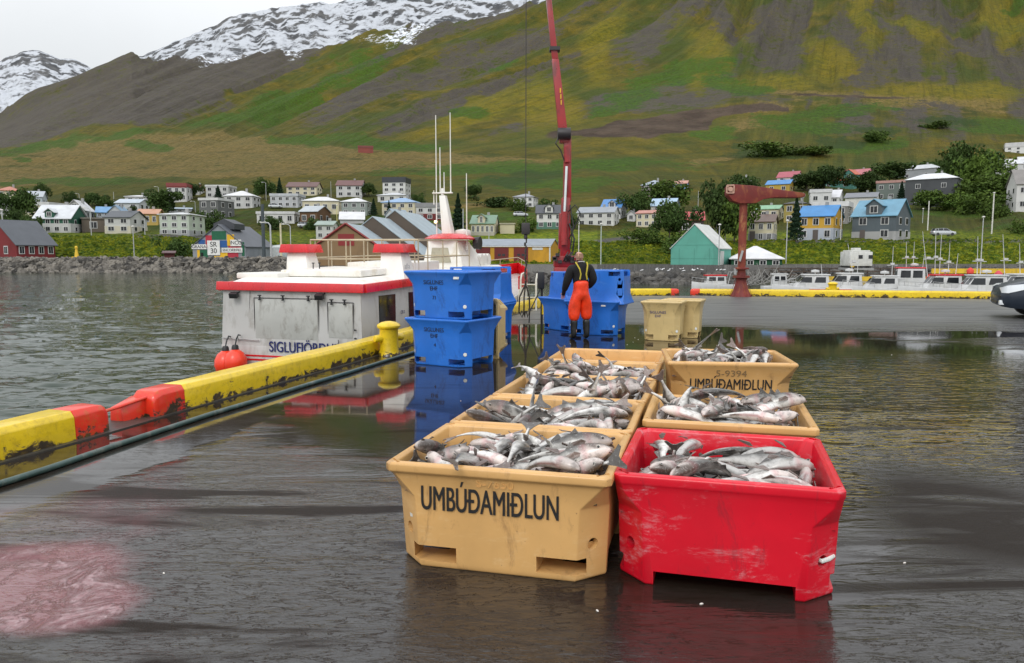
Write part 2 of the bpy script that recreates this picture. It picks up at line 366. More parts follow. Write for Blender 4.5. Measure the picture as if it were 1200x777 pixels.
# ---------------------------------------------------------------- snowy mountains behind
def snow_mountain(name, xs, ys_, D, base_y, step, seed, cliffs=1.0):
    c = np.arange(xs[0], xs[-1], step); top = np.interp(c, xs, ys_)
    top = top-(fbm(c/14, c*0+seed, 4, seed)-.5)*7*cliffs
    n = 130; k = np.linspace(0, 1, n)
    P = np.repeat(c[None], n, 0); K = np.repeat(k[:, None], len(c), 1)
    depth = D*(1-.30*(1-K))
    yy = base_y+(top[None]-base_y)*K
    Z = H+depth*elev_np(yy); X = (P-600)/F*depth*CP
    # terraces: basalt layers -> steps
    lay = Z/(D*.0125)+ (fbm(P/60, K*3, 4, seed+2)-.5)*4.5
    fr = lay-np.floor(lay); stp = np.clip((fr-.55)/.2, 0, 1)
    Z2 = Z+(stp-fr)*D*.003*cliffs*np.clip((K-.15)*3, 0, 1)*np.clip((1-K)*12, 0, 1)
    gul = 1-np.abs(2*fbm(P/26, K*2.2, 4, seed+5)-1)
    Z2 = Z2+(gul-.7)*D*.010*np.clip((1-K)*8, 0, 1)
    Yv = depth+(fbm(P/18, K*9, 4, seed+7)-.5)*D*.01
    rock = np.clip(stp*(1-stp)*4, 0, 1)*.75*np.clip((fbm(P/16, lay/1.2, 4, seed+9)-.42)*5, 0, 1)
    rock = np.maximum(rock, np.clip((fbm(P/11, K*34, 5, seed+12)-.47)*5, 0, 1)*np.clip((K-.35)*2, 0, 1))
    rock = np.maximum(rock, np.clip((.30-K+(fbm(P/10, K*8, 4, seed+3)-.5)*.5)*6, 0, 1))
    Xf = np.concatenate([X, X[-1:]]); Yf = np.concatenate([Yv, Yv[-1:]+D*.3]); Zf = np.concatenate([Z2, Z2[-1:]-D*.2]); rock = np.concatenate([rock, rock[-1:]])
    grn = np.concatenate([np.clip((.22-K)*8, 0, 1), np.zeros((1, len(c)))])
    nr, nc = Xf.shape; idx = np.arange(nr*nc).reshape(nr, nc)
    V = np.stack([Xf, Yf, Zf], -1).reshape(-1, 3); q = np.stack([idx[:-1, :-1], idx[:-1, 1:], idx[1:, 1:], idx[1:, :-1]], -1).reshape(-1, 4)
    me = bpy.data.meshes.new(name); me.from_pydata(V.tolist(), [], q.tolist()); me.polygons.foreach_set('use_smooth', [True]*len(me.polygons))
    ca = me.color_attributes.new('rock', 'FLOAT_COLOR', 'POINT'); ca.data.foreach_set('color', np.stack([rock, grn, rock, np.ones_like(rock)], -1).reshape(-1).astype(np.float32))
    o = bpy.data.objects.new(name, me); col.objects.link(o); tag(o, kind='structure')
    if 'snowrock' not in MATS:
        t = NT('snowrock'); a = t.n('ShaderNodeAttribute', attribute_name='rock'); s = t.n('ShaderNodeSeparateColor'); t.l(a.outputs['Color'], s.inputs[0])
        nz = t.noise(.045, 11, .80, t.mapped((.7, .7, 2.0)), 1.2)
        f = t.rng(t.math('ADD', s.outputs[0], t.math('MULTIPLY', t.math('SUBTRACT', nz, .5), 3.4)), .14, .56)
        rc = t.mix(t.rng(t.noise(.02, 4), .4, .6), (.045, .047, .05), (.09, .088, .085))
        rc = t.mix(t.math('MULTIPLY', s.outputs[1], .7), rc, (.06, .075, .03))
        t.color(t.mix(f, (.46, .48, .51), rc)); t.rough(.9); t.bump(nz, .5, 6)
        MATS['snowrock'] = t.m
    me.materials.append(MATS['snowrock']); return o
snow_mountain('snowy_mountain', [60, 120, 165, 190, 240, 285, 320, 350, 380, 400, 430, 480, 560, 650, 760, 900], [130, 100, 72, 60, 40, 18, 9, 6, 2, 3, -2, -12, -22, -30, -30, 20], 2300, 125, 1.2, 40)
snow_mountain('distant_mountain', [-330, -200, -120, -60, 0, 20, 42, 60, 85, 100, 112, 125, 150, 200], [150, 120, 128, 104, 84, 70, 59, 59, 68, 69, 76, 82, 90, 110], 4200, 150, 1.0, 70, .7)

# ---------------------------------------------------------------- water
mb = MB(); mb.quad((-3000, -300, -.86), (3000, -300, -.86), (3000, 140, -.86), (-3000, 140, -.86))
t = NT('harbour_water'); t.color(t.mix(t.noise(.05, 3), (.012, .026, .014), (.022, .036, .018))); t.rough(.04)
t.b.inputs['IOR'].default_value = 1.33
pos = t.mapped((.55, 1.7, 1), (0, 0, .12))
w1 = t.noise(1.5, 2, .45, pos, .5); w2 = t.noise(.35, 2, .5, pos); w3 = t.noise(5, 2, .5, pos)
t.bump(t.math('ADD', t.math('ADD', t.math('MULTIPLY', w1, 1.0), t.math('MULTIPLY', w2, 1.6)), t.math('MULTIPLY', w3, .5)), .5, .05)
o = mb.build('harbour_water', t.m, fix=False); tag(o, kind='structure')
WATER = t.m

# wavelets with real relief where the water is near
def wavelets():
    c = np.arange(-170, 760, 1.6); Y = 1/np.linspace(1/4.2, 1/106.0, 620)
    P, Y = np.meshgrid(c, Y); X = (P-600)/F*Y*CP
    a = .18; U = X*math.cos(a)+Y*math.sin(a); Vv = -X*math.sin(a)+Y*math.cos(a)
    wz = (fbm(U*1.15, Vv*2.3, 3, 91)-.5)*.13+(fbm(U*.22, Vv*.5, 2, 95)-.5)*.14+(fbm(U*3.1, Vv*5.2, 2, 97)-.5)*.028
    Z = -.8+wz*np.clip((108-Y)/20, 0, 1)*np.clip(40/Y, .35, 1)
    nr, nc = P.shape; idx = np.arange(nr*nc).reshape(nr, nc)
    q = np.stack([idx[:-1, :-1], idx[:-1, 1:], idx[1:, 1:], idx[1:, :-1]], -1).reshape(-1, 4)
    me = bpy.data.meshes.new('water_surface'); me.from_pydata(np.stack([X, Y, Z], -1).reshape(-1, 3).tolist(), [], q.tolist())
    me.polygons.foreach_set('use_smooth', [True]*len(me.polygons)); me.materials.append(WATER)
    o = bpy.data.objects.new('water_surface', me); col.objects.link(o); tag(o, kind='structure')
wavelets()
# ---------------------------------------------------------------- quay
K0 = G(0, 542); K1 = G(421, 423)
kdir = Vector((K1.x-K0.x, K1.y-K0.y, 0)).normalized(); kn = Vector((kdir.y, -kdir.x, 0))   # along the quay / away from the water
KC = G(705, 346.5); KE = G(1164, 350.5); fdir = (KE-KC).normalized()
KINK = [K0-kdir*9, G(0, 542), G(97.5, 515), G(217, 480), G(337, 446), G(421, 423), G(560, 380), G(636, 360), KC]
quay_poly = [Vector((p.x, p.y, 0)) for p in [KINK[0]-kdir*20]+KINK]+[KC+fdir*70, Vector((80, -40, 0)), Vector((-20, -40, 0))]
# slab edge 0.42 m outside the kerb's inner foot
edge = []
for i, p in enumerate(quay_poly[:11]):
    pass
def offset_line(pts, d):
    out = []
    for i, p in enumerate(pts):
        a = pts[max(i-1, 0)]; b = pts[min(i+1, len(pts)-1)]; t_ = (b-a).normalized(); out.append(p+Vector((-t_.y, t_.x, 0))*d)
    return out
edge = offset_line([Vector((p.x, p.y, 0)) for p in [KINK[0]-kdir*20]+KINK[:-1]], .40)
cc_ = KC+Vector((-fdir.y, fdir.x, 0))*.40+(-fdir)*.3
poly = edge+[Vector((cc_.x, cc_.y, 0)), KC+fdir*90+Vector((-fdir.y, fdir.x, 0))*.40, Vector((110, -60, 0)), Vector((-30, -60, 0))]
mb = MB(); mb.prism([(p.x, p.y) for p in poly], 'z', -4, 0)
t = NT('wet_quay')
P0 = t.tc()
def spot(cx, cy, rx, ry, ang):
    m = t.n('ShaderNodeMapping', vector_type='TEXTURE'); t.l(P0, m.inputs[0]); m.inputs['Location'].default_value = (cx, cy, 0); m.inputs['Rotation'].default_value = (0, 0, ang); m.inputs['Scale'].default_value = (rx, ry, 1000)
    l = t.n('ShaderNodeVectorMath', operation='LENGTH'); t.l(m.outputs[0], l.inputs[0])
    return t.rng(l.outputs['Value'], 1.35, .65, 0, 1)
QROT = (0, 0, .25)
flow = t.mapped((.55, 2.2, 1), QROT)
nbig = t.noise(.35, 4, .6, P0); nflow = t.noise(1.0, 5, .55, flow, .8); nfine = t.noise(85, 3, .6, P0); nmid = t.noise(9, 4, .6, t.mapped((.7, 1.7, 1), QROT), .7)
pud = spot(-.6, 9.2, 2.2, 3.4, -.2)
for a in [(4.8, 12.0, 5.0, 5.2, .15), (1.5, 15.5, 6, 3.6, 0), (9, 16.5, 2.6, .8, .1), (-3.4, 7.3, .75, 3.6, -.2), (2.4, 8.5, 1.2, 6, -.25)]: pud = t.math('MAXIMUM', pud, spot(*a))
pmask = t.rng(t.math('ADD', pud, t.math('MULTIPLY', t.math('SUBTRACT', nflow, .5), 1.1)), .28, .72, 0, 1, True)
crk = t.noise(24, 4, .6, t.mapped((.45, 1.6, 1), QROT), 1.5)
# drier strip far out
sepp = t.n('ShaderNodeSeparateXYZ'); t.l(P0, sepp.inputs[0])
dry = t.math('MULTIPLY', t.rng(t.math('ADD', sepp.outputs[1], t.math('MULTIPLY', nbig, 4)), 15, 24, 0, 1, True), t.math('SUBTRACT', 1.0, pmask))
bmask = t.math('MAXIMUM', t.rng(t.noise(.75, 6, .62, t.mapped((.38, 2.3, 1), QROT), 1.0), .475, .40, 0, 1), t.math('MULTIPLY', spot(3.15, 5.0, .9, 1.1, .2), t.rng(nflow, .3, .5)))
ndl = t.noise(10, 5, .62, t.mapped((.42, 1.5, 1), QROT), 1.6)
ripple_line = t.math('MULTIPLY', t.rng(t.math('ABSOLUTE', t.math('SUBTRACT', ndl, .5)), .005, .030, 1, 0), t.rng(nmid, .38, .52))  # thin dark ripple edges of the water film, put into the colour
bare = t.math('MAXIMUM', bmask, t.math('MULTIPLY', ripple_line, .9))  # bare asphalt bands plus the painted ripple edges
cdark = t.mix(bare, (.024, .021, .019), (.014, .009, .006))
cdark = t.mix(t.rng(nfine, .62, .75, 0, .35), cdark, (.13, .12, .11))
cdark = t.mix(t.math('MULTIPLY', dry, .85), cdark, t.mix(t.rng(nflow, .35, .65), (.085, .087, .085), (.13, .132, .128)))
cdark = t.mix(t.math('MULTIPLY', pmask, .5), cdark, (.020, .015, .011))
# pink stain of bloody slush at the near left
st = t.math('MAXIMUM', spot(-2.75, 4.05, .62, .50, .1), spot(-2.35, 3.72, .50, .34, -.3))
st = t.math('MAXIMUM', st, t.math('MULTIPLY', spot(-2.9, 4.8, 1.0, .8, 0), .42))
smask = t.rng(t.math('ADD', st, t.math('MULTIPLY', t.math('SUBTRACT', t.noise(2.2, 5, .6, P0, 1.0), .5), .55)), .25, 1.0, 0, 1, True)
foam = t.rng(t.math('MULTIPLY', smask, t.rng(t.noise(3.2, 8, .72, P0, 1.2), .42, .60)), .3, .8)
frost = t.mix(t.rng(t.noise(26, 6, .75, P0, .3), .45, .66), (.34, .21, .215), (.54, .45, .45))
cdark = t.mix(t.math('MULTIPLY', smask, .75), cdark, (.27, .115, .125))
cdark = t.mix(t.math('MULTIPLY', foam, .5), cdark, frost)
# pale gravelly silt in the near corner
sm2 = t.rng(t.math('ADD', spot(-1.95, 2.65, .55, .5, 0), t.math('MULTIPLY', t.math('SUBTRACT', nmid, .5), 1.2)), .4, .8, 0, .8)
cdark = t.mix(sm2, cdark, t.mix(t.noise(40, 5), (.05, .052, .04), (.16, .155, .12)))
t.color(cdark)
rr = t.mix(pmask, t.mix(bare, t.rng(nmid, .35, .65, .03, .09), (.45, .45, .45)), (.035, .035, .035)); rr = t.mix(dry, rr, (.42, .42, .42)); rr = t.mix(foam, rr, (.6, .6, .6)); t.l(rr, t.b.inputs['Roughness'])
t.b.inputs['IOR'].default_value = 1.52; t.l(t.rng(bare, 0, 1, .55, .12), t.b.inputs['Specular IOR Level'])
hh = t.math('ADD', t.math('ADD', t.math('MULTIPLY', nflow, .6), t.math('MULTIPLY', nmid, .16)), t.math('SUBTRACT', t.math('ADD', t.math('MULTIPLY', nfine, t.rng(bare, 0, 1, .008, .16)), t.math('MULTIPLY', crk, .045)), t.math('MULTIPLY', bare, .06)))
rip = t.noise(4.6, 2, .5, t.mapped((.8, 2.4, 1), (0, 0, -.35)), 1.0)
ripz = t.math('MULTIPLY', spot(6.4, 8.8, 5.5, 3.4, .1), t.rng(rip, .38, .62))
hp = t.math('MULTIPLY', t.math('SUBTRACT', 1.0, t.math('MULTIPLY', pmask, .93)), hh)
hp = t.math('ADD', hp, t.math('MULTIPLY', ripz, .55))
hp = t.math('ADD', hp, t.math('MULTIPLY', foam, .25))
t.bump(t.math('MULTIPLY', hp, t.rng(sepp.outputs[1], 5.2, 8.5, 1, .11)), .75, .05)
o = mb.build('quay', t.m); tag(o, kind='structure')
QUAY_MAT = t.m
# thin steel slab joint lines in the concrete, one low drain gutter foot beside the kerb
# ---------------------------------------------------------------- fish
def lerp_table(t, T):
    for i in range(len(T)-1):
        if t <= T[i+1][0]:
            a, b = T[i], T[i+1]; k = (t-a[0])/(b[0]-a[0])
            return a[1]+(b[1]-a[1])*k
    return T[-1][1]
FISH_H = [(0,.010),(.03,.024),(.08,.037),(.16,.048),(.25,.056),(.36,.058),(.5,.047),(.65,.032),(.8,.018),(.92,.010),(1,.010)]
FISH_W = [(0,.009),(.03,.020),(.08,.029),(.16,.034),(.25,.035),(.36,.032),(.5,.026),(.65,.018),(.8,.010),(.92,.005),(1,.004)]
def fish_shape(L=.60, bend=0.0, sag=0.0, fat=1.0, hull_only=False, seed=0):
    """verts, faces, colours (rgb per vertex). head at +X, back at +Z."""
    rnd = random.Random(seed)
    NS, NR = 18, 12
    V=[]; Fc=[]; C=[]
    def frame(s):
        # centre curve in XY (lateral bend) and XZ (sag)
        n = 24; x=y=z=0.0
        ds = L/n; a=b=0.0
        k = s*n; i=0
        while i < k:
            st = min(1.0, k-i)
            t=(i+.5)/n
            a = bend*(t-.5)*1.2 + bend*.6*max(0,t-.6)*2
            b = sag*(t-.5)
            x -= ds*st*math.cos(a)*math.cos(b); y += ds*st*math.sin(a); z += ds*st*math.sin(b)
            i += 1
        return (x+L*.5, y, z, a, b)
    for i in range(NS+1):
        s = (i/NS)**1.15
        hx = lerp_table(s, FISH_H)*fat; wx = lerp_table(s, FISH_W)*fat
        x,y,z,a,b = frame(s)
        for j in range(NR):
            th = 2*math.pi*j/NR
            lz = math.cos(th)*hx; ly = math.sin(th)*wx
            if s<.2: lz -= .006*(1-s/.2)
            if lz<0 and .15<s<.5: ly*=1.12; lz*=.92
            V.append((x+ly*math.sin(a), y+ly*math.cos(a), z+lz))
            up = math.cos(th)
            back=(.075,.066,.055); side=(.40,.38,.34); belly=(.78,.75,.69)
            k = up*.9+.15*math.sin(s*37+seed)+.1*math.sin(s*71+j)
            if k>.35: m=min(1,(k-.35)/.28); c=[side[q]*(1-m)+back[q]*m for q in range(3)]
            else: m=min(1,(.35-k)/.40); c=[side[q]*(1-m)+belly[q]*m for q in range(3)]
            if s<.2: c=[c[0]*.92+.03,c[1]*.82+.01,c[2]*.8]       # head pinker and browner
            if .20<s<.26: c=[c[0]*.8+.10,c[1]*.6,c[2]*.6]        # gill
            if .27<s<.56 and up<-.90: c=(.38,.15,.13) # gutted belly
            C.append(c)
    for i in range(NS):
        for j in range(NR):
            a=i*NR+j; b=i*NR+(j+1)%NR
            Fc.append((a,b,b+NR,a+NR))
    Fc.append(tuple(range(NR-1,-1,-1)))
    Fc.append(tuple(NS*NR+j for j in range(NR)))
    if hull_only: return V,Fc,C
    def fin(pts, col, th=.0022):
        """pts in (s, height above centre line, lateral) -> thin two-sided plate"""
        base=len(V); n=len(pts)
        for sgn in (1,-1):
            for (s,hh,lat) in pts:
                ss=min(s,1.0)
                x,y,z,a,b=frame(ss)
                ex=(s-ss)*L if s>1 else 0
                x-=ex*math.cos(a); y+=ex*math.sin(a)
                l=lat+sgn*th
                V.append((x+l*math.sin(a), y+l*math.cos(a), z+hh)); C.append(col)
        Fc.append(tuple(base+i for i in range(n)))
        Fc.append(tuple(base+n+i for i in range(n-1,-1,-1)))
        for i in range(n):
            j=(i+1)%n
            Fc.append((base+i,base+n+i,base+n+j,base+j))
    dk=(.10,.085,.07); tn=(.20,.13,.10)
    t=rnd.uniform(.8,1.15)
    fin([(.97,.012,0),(1.05,.030*t,.004),(1.15,.066*t,.01),(1.165,.05*t,.012),(1.125,.012,.004),(1.12,-.012,.004),(1.165,-.05*t,.012),(1.15,-.066*t,.01),(1.05,-.030*t,.004),(.97,-.012,0)],tn if seed%2 else dk)
    fin([(.30,.05,0),(.33,.098,.004),(.44,.046,0)],dk)
    fin([(.47,.042,0),(.51,.084,.004),(.66,.028,0)],dk)
    fin([(.69,.022,0),(.73,.052,.004),(.84,.014,0)],dk)
    fin([(.50,-.040,0),(.55,-.072,0),(.66,-.026,0)],tn)
    for sg in (1,-1):
        fin([(.26,.008,sg*.044),(.30,.022,sg*.062),(.40,.012,sg*.075),(.41,-.012,sg*.075),(.28,-.01,sg*.046)],tn)
        # eye: little dome
        x,y,z,a,b=frame(.09)
        for rr,col,off in ((.0125,(.55,.5,.42),.027),(.0075,(.01,.01,.012),.0305)):
            base=len(V)
            for q in range(8):
                th=2*math.pi*q/8
                lx=rr*math.cos(th); lz=rr*math.sin(th)
                ly=sg*off*fat
                V.append((x+lx+ly*math.sin(a), y+ly*math.cos(a), z+lz+.014)); C.append(col)
            V.append((x+sg*(off+.005)*math.sin(a), y+sg*(off*fat+.004)*math.cos(a), z+.014)); C.append(col)
            for q in range(8):
                f=(base+q,base+(q+1)%8,base+8)
                Fc.append(f if sg<0 else f[::-1])
    # open mouth: dark wedge under the nose
    x,y,z,a,b=frame(.0)
    base=len(V)
    for (dx,dy,dz) in ((.006,0,-.016),(-.03,.018,-.022),(-.03,-.018,-.022),(.002,0,-.03)):
        V.append((x+dx,y+dy,z+dz)); C.append((.16,.06,.05))
    Fc.append((base,base+1,base+3)); Fc.append((base,base+3,base+2)); Fc.append((base+1,base+2,base+3)); Fc.append((base,base+2,base+1))
    return V,Fc,C
FISH_VARIANTS = [dict(L=.54,bend=.3,sag=.2,fat=1.0,seed=0), dict(L=.58,bend=-.6,sag=.1,fat=1.05,seed=1), dict(L=.50,bend=1.1,sag=.2,fat=.95,seed=2),
                 dict(L=.62,bend=.15,sag=-.3,fat=1.15,seed=3), dict(L=.47,bend=-1.2,sag=.2,fat=.95,seed=4), dict(L=.54,bend=.6,sag=-.4,fat=1.1,seed=5)]
